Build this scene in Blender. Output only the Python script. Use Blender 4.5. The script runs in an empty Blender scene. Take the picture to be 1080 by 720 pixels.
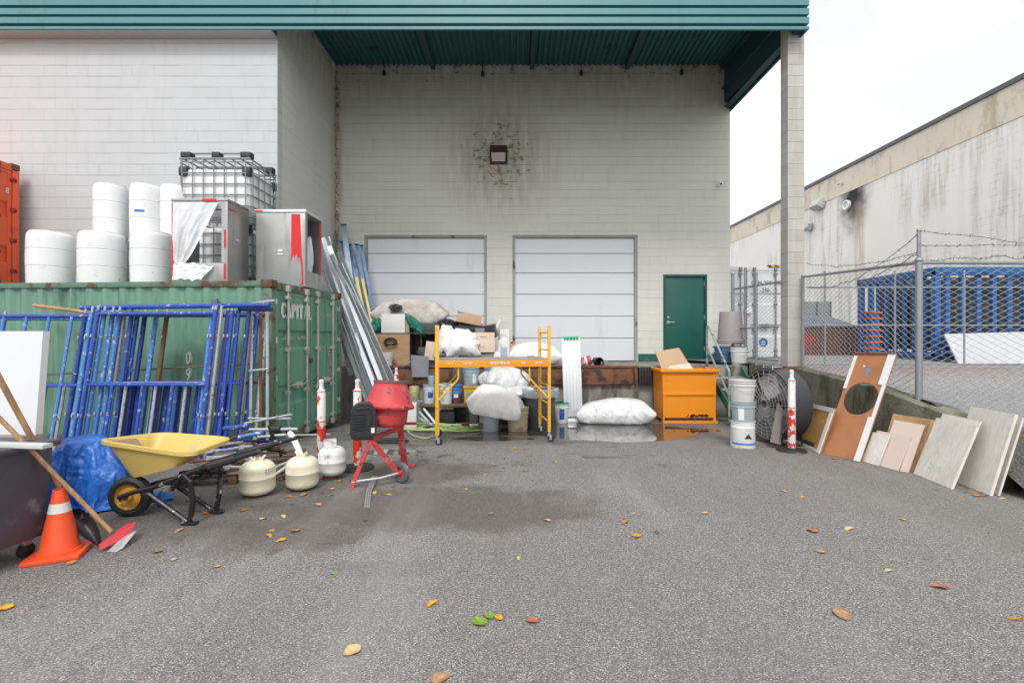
import bpy, bmesh, math, random
from mathutils import Vector, Matrix, noise
R = math.radians
PI = math.pi
sc = bpy.context.scene
COL = sc.collection
random.seed(7)

# ------------------------------------------------------------------ camera, sky, sun, exposure
F = 510.0                                    # focal length in photo pixels (17 mm full frame)
EYE = 1.65
cd = bpy.data.cameras.new('camera')
cam = bpy.data.objects.new('camera', cd)
COL.objects.link(cam)
cam.location = (0, 0, EYE)
cam.rotation_euler = (R(90), 0, 0)
cd.sensor_width = 36.0
cd.lens = F / 1080 * 36
cd.shift_x = -5 / 1080
cd.shift_y = -5 / 1080
cd.clip_end = 1000
sc.camera = cam

SUN_EL, SUN_AZ = 50, 186                     # degrees; azimuth the light comes from, clockwise from +Y
w = bpy.data.worlds.new('World')
sc.world = w
w.use_nodes = True
wn, wl = w.node_tree.nodes, w.node_tree.links
bg = wn['Background']
sky = wn.new('ShaderNodeTexSky')
sky.sky_type = 'NISHITA'
sky.sun_disc = False
sky.sun_elevation = R(SUN_EL)
sky.sun_rotation = R(SUN_AZ)
sky.air_density = 1.0
sky.dust_density = 3.0
hs = wn.new('ShaderNodeHueSaturation')
hs.inputs['Saturation'].default_value = 0.18
wl.new(sky.outputs[0], hs.inputs['Color'])
tc = wn.new('ShaderNodeTexCoord')
mp = wn.new('ShaderNodeMapping')
mp.inputs['Scale'].default_value = (1, 1, 2.6)
wl.new(tc.outputs['Generated'], mp.inputs['Vector'])
cn = wn.new('ShaderNodeTexNoise')
cn.inputs['Scale'].default_value = 2.2
cn.inputs['Detail'].default_value = 6
wl.new(mp.outputs[0], cn.inputs['Vector'])
cr = wn.new('ShaderNodeValToRGB')
cr.color_ramp.elements[0].position = 0.33
cr.color_ramp.elements[0].color = (7.3, 7.45, 7.7, 1)
cr.color_ramp.elements[1].position = 0.56
cr.color_ramp.elements[1].color = (12.0, 12.0, 12.0, 1)
wl.new(cn.outputs['Fac'], cr.inputs[0])
mx = wn.new('ShaderNodeMix')
mx.data_type = 'RGBA'
mx.inputs['Factor'].default_value = 0.86     # an overcast sheet of cloud over the clear sky
wl.new(hs.outputs[0], mx.inputs['A'])
wl.new(cr.outputs[0], mx.inputs['B'])
wl.new(mx.outputs['Result'], bg.inputs['Color'])
bg.inputs['Strength'].default_value = 0.10

sd = bpy.data.lights.new('sun', 'SUN')
so = bpy.data.objects.new('sun', sd)
COL.objects.link(so)
sd.energy = 1.5
sd.angle = R(16)
sd.color = (1.0, 0.97, 0.93)
so.location = (-6, -14, 20)
_d = Vector((math.sin(R(SUN_AZ)) * math.cos(R(SUN_EL)), math.cos(R(SUN_AZ)) * math.cos(R(SUN_EL)), math.sin(R(SUN_EL))))
so.rotation_euler = _d.to_track_quat('Z', 'Y').to_euler()

sc.view_settings.view_transform = 'Standard'
sc.view_settings.look = 'None'
sc.view_settings.gamma = 1
sc.view_settings.use_curve_mapping = False
sc.view_settings.exposure = 0.53
sc.render.engine = 'CYCLES'
sc.cycles.use_denoising = True
sc.cycles.max_bounces = 8
sc.cycles.transparent_max_bounces = 12

# ------------------------------------------------------------------ photo pixel -> place
def gz(x, y):
    t = min(1, max(0, (y - 6.0) / 5.0))
    return -0.18 * t * t * (3 - 2 * t)

def P(px, py, Y):
    return Vector(((px - 545) / F * Y, Y, EYE - (py - 355) / F * Y))

def G(px, py):
    Y = 6.0
    for _ in range(30):
        Y = F * (EYE - gz(0, Y)) / (py - 355)
    return Vector(((px - 545) / F * Y, Y, gz(0, Y)))

# ------------------------------------------------------------------ mesh builder
class MB:
    def __init__(s, M=None):
        s.bm = bmesh.new()
        s.M = M or Matrix()

    def _add(s, verts, faces, M=None):
        T = s.M @ M if M else s.M
        vs = [s.bm.verts.new(T @ Vector(v)) for v in verts]
        for f in faces:
            try:
                s.bm.faces.new([vs[i] for i in f])
            except ValueError:
                pass
        return vs

    def box(s, c, d, M=None, bev=0.0, rot=None, taper=1.0):
        b = bmesh.new()
        bmesh.ops.create_cube(b, size=1)
        for v in b.verts:
            k = taper if v.co.z < 0 else 1.0
            v.co = Vector((v.co.x * d[0] * k, v.co.y * d[1] * k, v.co.z * d[2]))
        if bev:
            bmesh.ops.bevel(b, geom=b.edges[:], offset=bev, segments=2, affect='EDGES', profile=0.6)
        T = Matrix.Translation(Vector(c))
        if rot:
            T = T @ (Matrix.Rotation(rot[2], 4, 'Z') @ Matrix.Rotation(rot[1], 4, 'Y') @ Matrix.Rotation(rot[0], 4, 'X'))
        if M:
            T = M @ T
        s._merge(b, T)
        return s

    def bx(s, x0, x1, y0, y1, z0, z1, bev=0.0, M=None):
        return s.box(((x0 + x1) / 2, (y0 + y1) / 2, (z0 + z1) / 2), (abs(x1 - x0), abs(y1 - y0), abs(z1 - z0)), M, bev)

    def _merge(s, b, T=None):
        b.verts.index_update()
        T = s.M @ T if T else s.M
        vs = [s.bm.verts.new(T @ v.co) for v in b.verts]
        for f in b.faces:
            try:
                s.bm.faces.new([vs[v.index] for v in f.verts])
            except ValueError:
                pass
        b.free()

    def tube(s, pts, r, n=8, M=None, caps=True):
        pts = [Vector(p) for p in pts]
        rs = r if isinstance(r, (list, tuple)) else [r] * len(pts)
        T = s.M @ M if M else s.M
        t0 = (pts[1] - pts[0]).normalized()
        up = Vector((0, 0, 1)) if abs(t0.z) < 0.9 else Vector((1, 0, 0))
        u = t0.cross(up).normalized()
        rings = []
        for i, p in enumerate(pts):
            if i == 0:
                t = pts[1] - pts[0]
            elif i == len(pts) - 1:
                t = pts[-1] - pts[-2]
            else:
                t = (pts[i + 1] - p).normalized() + (p - pts[i - 1]).normalized()
            t.normalize()
            u = (u - t * u.dot(t))
            u = u.normalized() if u.length > 1e-6 else t.orthogonal().normalized()
            v = t.cross(u)
            rings.append([s.bm.verts.new(T @ (p + (u * math.cos(2 * PI * k / n + PI / n) + v * math.sin(2 * PI * k / n + PI / n)) * rs[i])) for k in range(n)])
        for a, b in zip(rings, rings[1:]):
            for k in range(n):
                s.bm.faces.new((a[k], a[(k + 1) % n], b[(k + 1) % n], b[k]))
        if caps:
            s.bm.faces.new(rings[0][::-1])
            s.bm.faces.new(rings[-1])
        return s

    def lathe(s, prof, n=24, M=None, cap0=True, cap1=True, sx=1.0, sy=1.0):
        T = s.M @ M if M else s.M
        rings = []
        for r, z in prof:
            rings.append([s.bm.verts.new(T @ Vector((r * sx * math.cos(2 * PI * k / n), r * sy * math.sin(2 * PI * k / n), z))) for k in range(n)])
        for a, b in zip(rings, rings[1:]):
            for k in range(n):
                s.bm.faces.new((a[k], a[(k + 1) % n], b[(k + 1) % n], b[k]))
        if cap0:
            s.bm.faces.new(rings[0][::-1])
        if cap1:
            s.bm.faces.new(rings[-1])
        return s

    def prism(s, pts, z0, z1, M=None):
        n = len(pts)
        v = [(p[0], p[1], z0) for p in pts] + [(p[0], p[1], z1) for p in pts]
        f = [tuple(range(n))[::-1], tuple(range(n, 2 * n))] + [(k, (k + 1) % n, n + (k + 1) % n, n + k) for k in range(n)]
        s._add(v, f, M)
        return s

    def grid(s, fn, nu, nv, M=None):
        v = [fn(i / nu, j / nv) for j in range(nv + 1) for i in range(nu + 1)]
        f = [(j * (nu + 1) + i, j * (nu + 1) + i + 1, (j + 1) * (nu + 1) + i + 1, (j + 1) * (nu + 1) + i) for j in range(nv) for i in range(nu)]
        s._add(v, f, M)
        return s

    def blob(s, c, d, seed=0, sub=4, amp=0.25, freq=1.3, crease=0.12, cf=3.0, zmin=None, pw=1.0, M=None, st=(1, 1, 1), c2=0.3):
        b = bmesh.new()
        bmesh.ops.create_icosphere(b, subdivisions=sub, radius=1)
        o = Vector((seed * 3.17, seed * 1.7, seed * 5.3))
        for v in b.verts:
            q = v.co.normalized()
            if pw != 1.0:
                q = Vector([math.copysign(abs(t) ** pw, t) for t in q])
            r = 1 + amp * noise.noise(q * freq + o)
            qs = Vector((q.x * st[0], q.y * st[1], q.z * st[2]))
            wq = qs + 0.25 * noise.noise_vector(qs * 1.7 + o)
            r += crease * (1 - 2.4 * abs(noise.noise(wq * cf + o * 2))) * 0.6
            r += crease * c2 * (1 - 2.4 * abs(noise.noise(wq * cf * 2.3 + o * 3)))
            v.co = Vector((q.x * d[0], q.y * d[1], q.z * d[2])) * r + Vector(c)
            if zmin is not None and v.co.z < zmin:
                v.co.z = zmin + 0.004 * noise.noise(q * 9)
        s._merge(b, M)
        return s

    def text(s, body, size, M, ext=0.002, align='CENTER'):
        cu = bpy.data.curves.new('lettering', 'FONT')
        cu.body = body
        cu.size = size
        cu.extrude = ext
        cu.align_x = align
        cu.align_y = 'CENTER'
        ob = bpy.data.objects.new('lettering', cu)
        COL.objects.link(ob)
        dg = bpy.context.evaluated_depsgraph_get()
        me = bpy.data.meshes.new_from_object(ob.evaluated_get(dg))
        b = bmesh.new()
        b.from_mesh(me)
        s._merge(b, M)
        bpy.data.objects.remove(ob)
        bpy.data.curves.remove(cu)
        bpy.data.meshes.remove(me)
        return s

def obj(name, mb, m, parent=None, smooth=35, loc=None, rz=None):
    me = bpy.data.meshes.new(name)
    bmesh.ops.recalc_face_normals(mb.bm, faces=mb.bm.faces[:])
    mb.bm.to_mesh(me)
    mb.bm.free()
    me.materials.append(m)
    if smooth:
        for p in me.polygons:
            p.use_smooth = True
        me.set_sharp_from_angle(angle=R(smooth))
    o = bpy.data.objects.new(name, me)
    COL.objects.link(o)
    if parent:
        o.parent = parent
    if loc is not None:
        o.location = loc
    if rz is not None:
        o.rotation_euler = (0, 0, rz)
    return o

def tag(o, label, cat, group=None):
    o['label'] = label
    o['category'] = cat
    o['kind'] = 'thing'
    if group:
        o['group'] = group
    return o

def thing(name, label, cat, loc=(0, 0, 0), rz=0, group=None):
    o = bpy.data.objects.new(name, None)
    o.empty_display_size = 0.1
    COL.objects.link(o)
    o.location = loc
    o.rotation_euler = (0, 0, rz)
    return tag(o, label, cat, group)

def struct(name, mb, m, smooth=None):
    o = obj(name, mb, m, None, smooth)
    o['kind'] = 'structure'
    return o

def dup(root, loc, rz=None, label=None, mats=None, rot=None):
    r = root.copy()
    COL.objects.link(r)
    r.location = loc
    if rz is not None:
        r.rotation_euler = (0, 0, rz)
    if rot is not None:
        r.rotation_euler = rot
    if label:
        r['label'] = label

    def sub(a, b):
        for ch in list(a.children):
            c = ch.copy()
            COL.objects.link(c)
            c.parent = b
            if mats and ch.data and ch.data.materials and ch.data.materials[0].name in mats:
                c.data = ch.data.copy()
                c.data.materials[0] = mats[ch.data.materials[0].name]
            sub(ch, c)
    sub(root, r)
    return r

def MX(o, ex, ey, ez):
    """matrix with origin o and axes"""
    m = Matrix((ex, ey, ez)).transposed().to_4x4()
    m.translation = Vector(o)
    return m

FRONT = lambda x, y, z: MX((x, y, z), Vector((1, 0, 0)), Vector((0, 0, 1)), Vector((0, -1, 0)))   # drawn plane facing -Y
EAST = lambda x, y, z: MX((x, y, z), Vector((0, 1, 0)), Vector((0, 0, 1)), Vector((1, 0, 0)))     # drawn plane facing +X

# ------------------------------------------------------------------ materials
class NT:
    def __init__(s, name):
        s.m = bpy.data.materials.new(name)
        s.m.use_nodes = True
        s.n, s.l = s.m.node_tree.nodes, s.m.node_tree.links
        s.b = s.n['Principled BSDF']
        s.tc = s.n.new('ShaderNodeTexCoord')
        s.co = s.tc.outputs['Object']

    def val(s, x, inp):
        if hasattr(x, 'is_output'):
            s.l.new(x, inp)
        elif x is not None:
            if isinstance(x, (tuple, list)) and len(x) == 3 and inp.type == 'RGBA':
                x = (*x, 1)
            inp.default_value = x

    def noise(s, scale, detail=4, rough=0.55, vec=None, stretch=None, dist=0):
        v = vec or s.co
        if stretch:
            mp = s.n.new('ShaderNodeMapping')
            mp.inputs['Scale'].default_value = stretch
            s.l.new(v, mp.inputs['Vector'])
            v = mp.outputs[0]
        t = s.n.new('ShaderNodeTexNoise')
        s.l.new(v, t.inputs['Vector'])
        t.inputs['Scale'].default_value = scale
        t.inputs['Detail'].default_value = detail
        t.inputs['Roughness'].default_value = rough
        t.inputs['Distortion'].default_value = dist
        return t.outputs['Fac']

    def vor(s, scale, out='Distance', vec=None, rnd=1):
        t = s.n.new('ShaderNodeTexVoronoi')
        s.l.new(vec or s.co, t.inputs['Vector'])
        t.inputs['Scale'].default_value = scale
        t.inputs['Randomness'].default_value = rnd
        return t.outputs[out]

    def math(s, op, a, b=None, c=None, clamp=False):
        t = s.n.new('ShaderNodeMath')
        t.operation = op
        t.use_clamp = clamp
        s.val(a, t.inputs[0])
        s.val(b, t.inputs[1])
        s.val(c, t.inputs[2])
        return t.outputs[0]

    def ramp(s, x, a, b, lo=0.0, hi=1.0):
        t = s.n.new('ShaderNodeMapRange')
        t.interpolation_type = 'SMOOTHSTEP'
        s.val(x, t.inputs[0])
        t.inputs[1].default_value = a
        t.inputs[2].default_value = b
        t.inputs[3].default_value = lo
        t.inputs[4].default_value = hi
        return t.outputs[0]

    def mix(s, f, a, b, mode='MIX'):
        t = s.n.new('ShaderNodeMix')
        t.data_type = 'RGBA'
        t.blend_type = mode
        s.val(f, t.inputs['Factor'])
        s.val(a, t.inputs['A'])
        s.val(b, t.inputs['B'])
        return t.outputs['Result']

    def xyz(s, v=None):
        t = s.n.new('ShaderNodeSeparateXYZ')
        s.l.new(v or s.co, t.inputs[0])
        return t.outputs

    def comb(s, x, y, z):
        t = s.n.new('ShaderNodeCombineXYZ')
        for a, i in zip((x, y, z), range(3)):
            s.val(a, t.inputs[i])
        return t.outputs[0]

    def rand(s):
        t = s.n.new('ShaderNodeObjectInfo')
        return t

    def bump(s, h, strength=0.3, dist=0.01, prev=None):
        t = s.n.new('ShaderNodeBump')
        t.inputs['Strength'].default_value = strength
        t.inputs['Distance'].default_value = dist
        s.l.new(h, t.inputs['Height'])
        if prev:
            s.l.new(prev, t.inputs['Normal'])
        return t.outputs[0]

    def out(s, color=None, rough=None, normal=None, metal=None, alpha=None, **kw):
        s.val(color, s.b.inputs['Base Color'])
        s.val(rough, s.b.inputs['Roughness'])
        s.val(metal, s.b.inputs['Metallic'])
        s.val(alpha, s.b.inputs['Alpha'])
        if normal:
            s.l.new(normal, s.b.inputs['Normal'])
        for k, v in kw.items():
            s.val(v, s.b.inputs[k.replace('_', ' ')])
        return s.m

_mc = {}
def mat(name, col, rough=0.6, metal=0.0, var=0.12, vs=5, bump=0.12, bs=45, dirt=None, ds=4, dt=0.56, fleck=None, fs=40, ft=0.66, rv=0.12, bd=0.004, dstr=None, **kw):
    if name in _mc:
        return _mc[name]
    t = NT(name)
    info = t.rand()
    off = t.n.new('ShaderNodeVectorMath')
    off.operation = 'ADD'
    t.l.new(t.tc.outputs['Object'], off.inputs[0])
    t.l.new(info.outputs['Location'], off.inputs[1])
    t.co = off.outputs[0]
    n1 = t.noise(vs, 5, 0.6)
    c = t.mix(n1, tuple(x * (1 - var) for x in col), tuple(min(0.95, x * (1 + var)) for x in col))
    r = t.math('ADD', t.math('MULTIPLY', t.math('SUBTRACT', t.noise(vs * 2.3, 4), 0.5), 2 * rv), rough)
    mt = metal
    if dirt:
        f = t.ramp(t.noise(ds, 8, 0.62, stretch=dstr), dt, dt + (0.2 if dstr else 0.12))
        c = t.mix(f, c, dirt)
        r = t.mix(f, r, (0.85, 0.85, 0.85))
        if metal:
            mt = t.math('MULTIPLY', t.math('SUBTRACT', 1, f), metal)
    if fleck:
        f = t.ramp(t.noise(fs, 6, 0.65), ft, ft + 0.03)
        c = t.mix(f, c, fleck)
    nb = t.bump(t.noise(bs, 5, 0.6), bump, bd) if bump else None
    m = t.out(c, r, nb, mt, **kw)
    _mc[name] = m
    return m

RUST = (0.16, 0.06, 0.025)
GRIME = (0.07, 0.065, 0.055)

def wall_mat(name, axis, col, lamp=None, top=None, corner=None, jd=0.55, g0=0.44, allm=0.0):
    """painted concrete block: courses 0.225 m, joints show in broken lines; mildew specks"""
    t = NT(name)
    x, y, z = t.xyz()
    u = x if axis == 'x' else y
    zc = t.math('MULTIPLY', z, 1 / 0.225)
    fr = t.math('FRACT', zc)
    hj = t.ramp(t.math('ABSOLUTE', t.math('SUBTRACT', fr, 0.5)), 0.468, 0.492)
    row = t.math('FLOOR', zc)
    sh = t.math('MULTIPLY', t.math('FRACT', t.math('MULTIPLY', row, 0.5)), 1.0)
    uf = t.math('FRACT', t.math('ADD', t.math('MULTIPLY', u, 1 / 0.45), sh))
    vj = t.ramp(t.math('ABSOLUTE', t.math('SUBTRACT', uf, 0.5)), 0.484, 0.496)
    jn = t.math('MAXIMUM', hj, t.math('MULTIPLY', vj, 0.22))
    uv = t.comb(u, z, row)
    gap = t.ramp(t.noise(1.1, 4, 0.6, vec=uv, stretch=(1, 1.3, 3.7)), g0, g0 + 0.22)
    vgap = t.ramp(t.noise(0.5, 3, 0.6, vec=uv), 0.45, 0.62)
    dark = t.math('MULTIPLY', hj, gap)
    dark = t.math('MAXIMUM', dark, t.math('MULTIPLY', t.math('MULTIPLY', vj, vgap), 0.3))
    n = t.noise(0.6, 6, 0.65, vec=uv)
    n2 = t.noise(3.0, 6, 0.65, vec=t.comb(t.math('MULTIPLY', u, 2.2), t.math('MULTIPLY', z, 0.35), 0))
    c = t.mix(n, tuple(k * 0.93 for k in col), tuple(k * 1.06 for k in col))
    c = t.mix(t.math('MULTIPLY', t.ramp(n2, 0.5, 0.75), 0.28), c, tuple(k * 0.72 for k in (col[0], col[1], col[2] * 0.92)))
    # each block a little different
    blk = t.n.new('ShaderNodeTexWhiteNoise')
    blk.noise_dimensions = '3D'
    t.l.new(t.comb(t.math('FLOOR', t.math('ADD', t.math('MULTIPLY', u, 1 / 0.45), sh)), row, 3), blk.inputs['Vector'])
    c = t.mix(t.math('MULTIPLY', t.math('SUBTRACT', blk.outputs['Value'], 0.4), 0.05), c, (0.30, 0.29, 0.26))
    c = t.mix(t.math('MULTIPLY', dark, jd), c, (0.13, 0.125, 0.11))
    masks = []
    if allm:
        masks.append(t.math('MULTIPLY', t.ramp(t.noise(0.8, 4, 0.6, vec=uv), 0.2, 0.6), allm))
    if lamp:
        dx = t.math('SUBTRACT', u, lamp[0])
        dz = t.math('SUBTRACT', z, lamp[1])
        d = t.math('SQRT', t.math('ADD', t.math('MULTIPLY', dx, dx), t.math('MULTIPLY', dz, dz)))
        masks.append(t.ramp(d, 0.3, 2.3, 1, 0))
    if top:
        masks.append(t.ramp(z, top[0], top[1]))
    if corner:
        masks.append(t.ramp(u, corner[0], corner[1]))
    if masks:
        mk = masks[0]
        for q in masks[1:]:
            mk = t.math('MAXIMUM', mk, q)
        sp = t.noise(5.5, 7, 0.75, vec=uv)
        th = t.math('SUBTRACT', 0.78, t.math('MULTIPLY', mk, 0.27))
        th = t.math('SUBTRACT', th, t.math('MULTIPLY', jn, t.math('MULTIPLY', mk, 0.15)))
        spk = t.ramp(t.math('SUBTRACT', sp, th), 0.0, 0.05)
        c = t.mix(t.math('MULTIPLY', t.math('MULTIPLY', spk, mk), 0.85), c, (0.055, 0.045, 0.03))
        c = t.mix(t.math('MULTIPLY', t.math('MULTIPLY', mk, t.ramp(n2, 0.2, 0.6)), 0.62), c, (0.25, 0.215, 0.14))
    h = t.math('ADD', t.math('MULTIPLY', jn, -1), t.math('MULTIPLY', t.noise(30, 5, 0.7), 0.35))
    return t.out(c, 0.78, t.bump(h, 0.5, 0.008))

def asphalt():
    t = NT('asphalt')
    x, y, z = t.xyz()
    v = t.vor(172, 'Color')
    bw = t.n.new('ShaderNodeSeparateColor')
    t.l.new(v, bw.inputs[0])
    g = bw.outputs[0]
    hue = bw.outputs[1]
    base = t.mix(t.ramp(g, 0.2, 1.0), (0.115, 0.110, 0.107), (0.315, 0.307, 0.30))
    base = t.mix(t.ramp(g, 0.88, 0.96), base, (0.52, 0.505, 0.49))
    base = t.mix(t.math('MULTIPLY', t.ramp(hue, 0.84, 0.92), 0.4), base, (0.36, 0.27, 0.22))
    fine = t.noise(190, 4, 0.7)
    base = t.mix(t.math('MULTIPLY', t.ramp(fine, 0.42, 0.30), 0.75), base, (0.045, 0.043, 0.042))
    big = t.noise(0.45, 6, 0.6)
    med = t.noise(1.7, 7, 0.68)
    base = t.mix(t.ramp(big, 0.4, 0.7, 0.0, 0.35), base, (0.17, 0.155, 0.145))
    base = t.mix(t.ramp(med, 0.55, 0.75, 0.0, 0.3), base, (0.34, 0.335, 0.33))
    def ell(cx, cy, rx, ry, soft=0.5, amp=0.9, sc=1.6):
        soft, amp, sc = (soft, amp, sc) if soft < .2 else (soft * .62, amp * 1.25, sc * 1.5)
        dx = t.math('DIVIDE', t.math('SUBTRACT', x, cx), rx)
        dy = t.math('DIVIDE', t.math('SUBTRACT', y, cy), ry)
        d = t.math('SQRT', t.math('ADD', t.math('MULTIPLY', dx, dx), t.math('MULTIPLY', dy, dy)))
        d = t.math('ADD', d, t.math('MULTIPLY', t.math('SUBTRACT', t.noise(sc, 6, 0.62), 0.5), amp))
        return t.ramp(d, 1 - soft, 1 + soft, 1, 0)
    # damp brown stain in the middle of the yard, damp band along the dock
    st = t.math('MAXIMUM', ell(-0.75, 4.7, 1.5, 0.62, 0.45, 1.3), ell(-1.2, 5.9, 0.8, 0.45, 0.5, 1.2))
    st = t.math('MAXIMUM', st, t.math('MULTIPLY', ell(-2.0, 4.05, 0.7, 0.35, 0.5, 1.3), 0.8))
    st = t.math('MAXIMUM', st, t.math('MULTIPLY', ell(-0.9, 3.45, 0.4, 0.12, 0.5, 1.6), 0.35))
    base = t.mix(t.math('MULTIPLY', st, 0.58), base, (0.075, 0.055, 0.043))
    damp = t.math('MULTIPLY', ell(-0.2, 9.9, 5.2, 2.1, 0.35, 0.7, 0.9), 1.0)
    damp = t.math('MAXIMUM', damp, t.math('MULTIPLY', ell(-3.4, 5.1, 2.4, 1.4, 0.5, 0.8), 0.75))
    base = t.mix(t.math('MULTIPLY', damp, 0.52), base, (0.075, 0.064, 0.052))
    moss = t.math('MULTIPLY', ell(4.4, 5.4, 0.9, 2.2, 0.5, 0.9), 0.25)
    base = t.mix(moss, base, (0.15, 0.15, 0.09))
    # old patching, tyre-worn lanes, scattered oil drips and damp spots
    lane = t.noise(0.9, 5, 0.6, stretch=(1.0, 0.16, 1))
    base = t.mix(t.ramp(lane, 0.50, 0.68, 0, 0.30), base, (0.36, 0.355, 0.35))
    base = t.mix(t.ramp(lane, 0.46, 0.30, 0, 0.30), base, (0.13, 0.122, 0.115))
    drip = t.ramp(t.noise(2.3, 3, 0.5), 0.70, 0.735)
    base = t.mix(t.math('MULTIPLY', drip, 0.5), base, (0.06, 0.055, 0.05))
    wn = t.noise(1.5, 6, 0.66)
    spots = t.math('MULTIPLY', t.ramp(wn, 0.55, 0.63), t.math('MULTIPLY', t.ramp(y, 5.2, 6.8), t.ramp(x, 3.6, 1.2)))
    base = t.mix(t.math('MULTIPLY', spots, 0.6), base, (0.07, 0.06, 0.05))
    crk = t.vor(0.55, 'Distance')
    pud = ell(1.75, 9.1, 1.6, 1.25, 0.06, 0.7, 0.9)
    pud = t.math('MAXIMUM', pud, ell(3.1, 9.2, 0.8, 0.32, 0.06, 0.9, 1.1))
    pud = t.math('MAXIMUM', pud, ell(-0.45, 8.2, 0.7, 0.25, 0.08, 1.1, 1.5))
    pud = t.math('MAXIMUM', pud, ell(-0.1, 9.0, 1.3, 0.5, 0.08, 1.2, 1.3))
    pud = t.math('MAXIMUM', pud, ell(1.05, 6.65, 0.4, 0.035, 0.1, 0.7, 2))
    pud = t.math('MAXIMUM', pud, ell(-1.85, 7.0, 0.5, 0.2, 0.1, 1.2, 1.5))
    base = t.mix(t.math('MULTIPLY', pud, 0.72), base, (0.035, 0.03, 0.024))
    wet = t.math('MAXIMUM', pud, t.math('MULTIPLY', t.math('MULTIPLY', damp, t.ramp(med, 0.45, 0.6)), 0.35))
    rough = t.math('SUBTRACT', 0.88, t.math('MULTIPLY', st, 0.22))
    rough = t.math('SUBTRACT', rough, t.math('MULTIPLY', wet, 0.66), clamp=True)
    rough = t.mix(pud, rough, (0.03, 0.03, 0.03))
    h = t.math('ADD', g, t.math('MULTIPLY', fine, 1.2))
    h = t.math('MULTIPLY', h, t.math('SUBTRACT', 1, pud))
    return t.out(base, rough, t.bump(h, 0.75, 0.006))

M = {}
M['asphalt'] = asphalt()
WALLC = (0.60, 0.61, 0.59)
M['front_wall'] = wall_mat('front_wall', 'x', (0.50, 0.515, 0.53), jd=0.8, g0=0.36)
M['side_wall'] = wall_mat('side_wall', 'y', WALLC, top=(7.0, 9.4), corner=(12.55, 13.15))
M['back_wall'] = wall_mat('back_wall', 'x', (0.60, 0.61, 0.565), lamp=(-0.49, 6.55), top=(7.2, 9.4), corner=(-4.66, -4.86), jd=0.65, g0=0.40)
M['pillar'] = wall_mat('pillar', 'x', (0.50, 0.50, 0.485), top=(7.3, 8.6), jd=0.75, g0=0.36, allm=0.62)
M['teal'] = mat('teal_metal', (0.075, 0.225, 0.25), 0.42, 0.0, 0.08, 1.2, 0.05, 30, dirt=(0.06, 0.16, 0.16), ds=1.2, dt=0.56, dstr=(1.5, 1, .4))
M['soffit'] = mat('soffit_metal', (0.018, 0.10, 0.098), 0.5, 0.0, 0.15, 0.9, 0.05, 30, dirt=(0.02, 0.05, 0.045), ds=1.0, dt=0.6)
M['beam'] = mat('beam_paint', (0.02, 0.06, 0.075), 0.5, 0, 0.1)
M['trim'] = mat('pale_trim', (0.42, 0.44, 0.43), 0.5, 0, 0.1)
M['rollup'] = mat('rollup_paint', (0.63, 0.655, 0.695), 0.5, 0, 0.03, 1.2, 0.05, 80, dirt=(0.50, 0.515, 0.53), ds=1.1, dt=0.56, dstr=(1.5, 1.5, .35))
M['seam'] = mat('dark_seam', (0.24, 0.25, 0.26), 0.8)
M['jamb'] = mat('jamb_paint', (0.30, 0.31, 0.29), 0.7, dirt=GRIME, ds=3)
M['green_door'] = mat('green_door', (0.008, 0.095, 0.075), 0.38, 0, 0.2, 2.5, 0.05, 25, dirt=(0.03, 0.12, 0.10), ds=2.2, dt=0.6)
M['steel'] = mat('galvanised', (0.50, 0.52, 0.54), 0.42, 0.75, 0.18, 12, 0.06, 60, dirt=(0.22, 0.21, 0.2), ds=9, dt=0.6)
M['alu'] = mat('aluminium', (0.72, 0.74, 0.76), 0.35, 0.6, 0.08, 5, 0.04, 60)
M['stud'] = mat('steel_stud', (0.62, 0.65, 0.68), 0.3, 0.8, 0.12, 3, 0.05, 30)
M['brushed'] = mat('brushed_steel', (0.40, 0.40, 0.40), 0.40, 0.8, 0.25, 2.2, 0.15, 30, dirt=(0.22, 0.21, 0.20), ds=2.4, dt=0.52, dstr=(2.2, 2.2, .3))
M['concrete'] = mat('dock_concrete', (0.26, 0.25, 0.225), 0.85, 0, 0.3, 2.2, 0.5, 18, dirt=(0.10, 0.092, 0.07), ds=2.2, dt=0.44, bd=0.01, dstr=(2, 2, .45))
M['moss_conc'] = mat('mossy_concrete', (0.175, 0.17, 0.135), 0.9, 0, 0.4, 3.0, 0.9, 22, dirt=(0.075, 0.078, 0.045), ds=2.6, dt=0.45, dstr=(1.6, 1.6, .7), fleck=(0.30, 0.29, 0.25), fs=26, ft=0.62, bd=0.015)
M['rust_plate'] = mat('rusted_plate', (0.17, 0.075, 0.04), 0.75, 0.1, 0.45, 5, 0.4, 30, dirt=(0.055, 0.03, 0.022), ds=4, dt=0.5, fleck=(0.36, 0.30, 0.22), fs=9, ft=0.68)
M['rubber'] = mat('black_rubber', (0.018, 0.018, 0.019), 0.6, 0, 0.3, 8, 0.25, 50, dirt=(0.09, 0.085, 0.08), ds=7, dt=0.62)
M['white_plastic'] = mat('white_plastic', (0.78, 0.79, 0.80), 0.4, 0, 0.04, 3, 0.05, 20, dirt=(0.60, 0.60, 0.57), ds=3, dt=0.64)
M['black_plastic'] = mat('black_plastic', (0.022, 0.024, 0.028), 0.42, 0, 0.25, 6, 0.1, 40, dirt=(0.11, 0.105, 0.1), ds=6, dt=0.6)
M['grey_plastic'] = mat('grey_plastic', (0.19, 0.20, 0.22), 0.5, 0, 0.12, 4, 0.1, 40, dirt=(0.30, 0.29, 0.28), ds=5, dt=0.62)
M['dark_grey'] = mat('dark_grey_plastic', (0.06, 0.064, 0.072), 0.5, 0, 0.2, 4, 0.1, 40, dirt=(0.16, 0.155, 0.15), ds=5, dt=0.6)
M['cardboard'] = mat('cardboard', (0.46, 0.31, 0.19), 0.85, 0, 0.08, 3, 0.08, 60)
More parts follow.
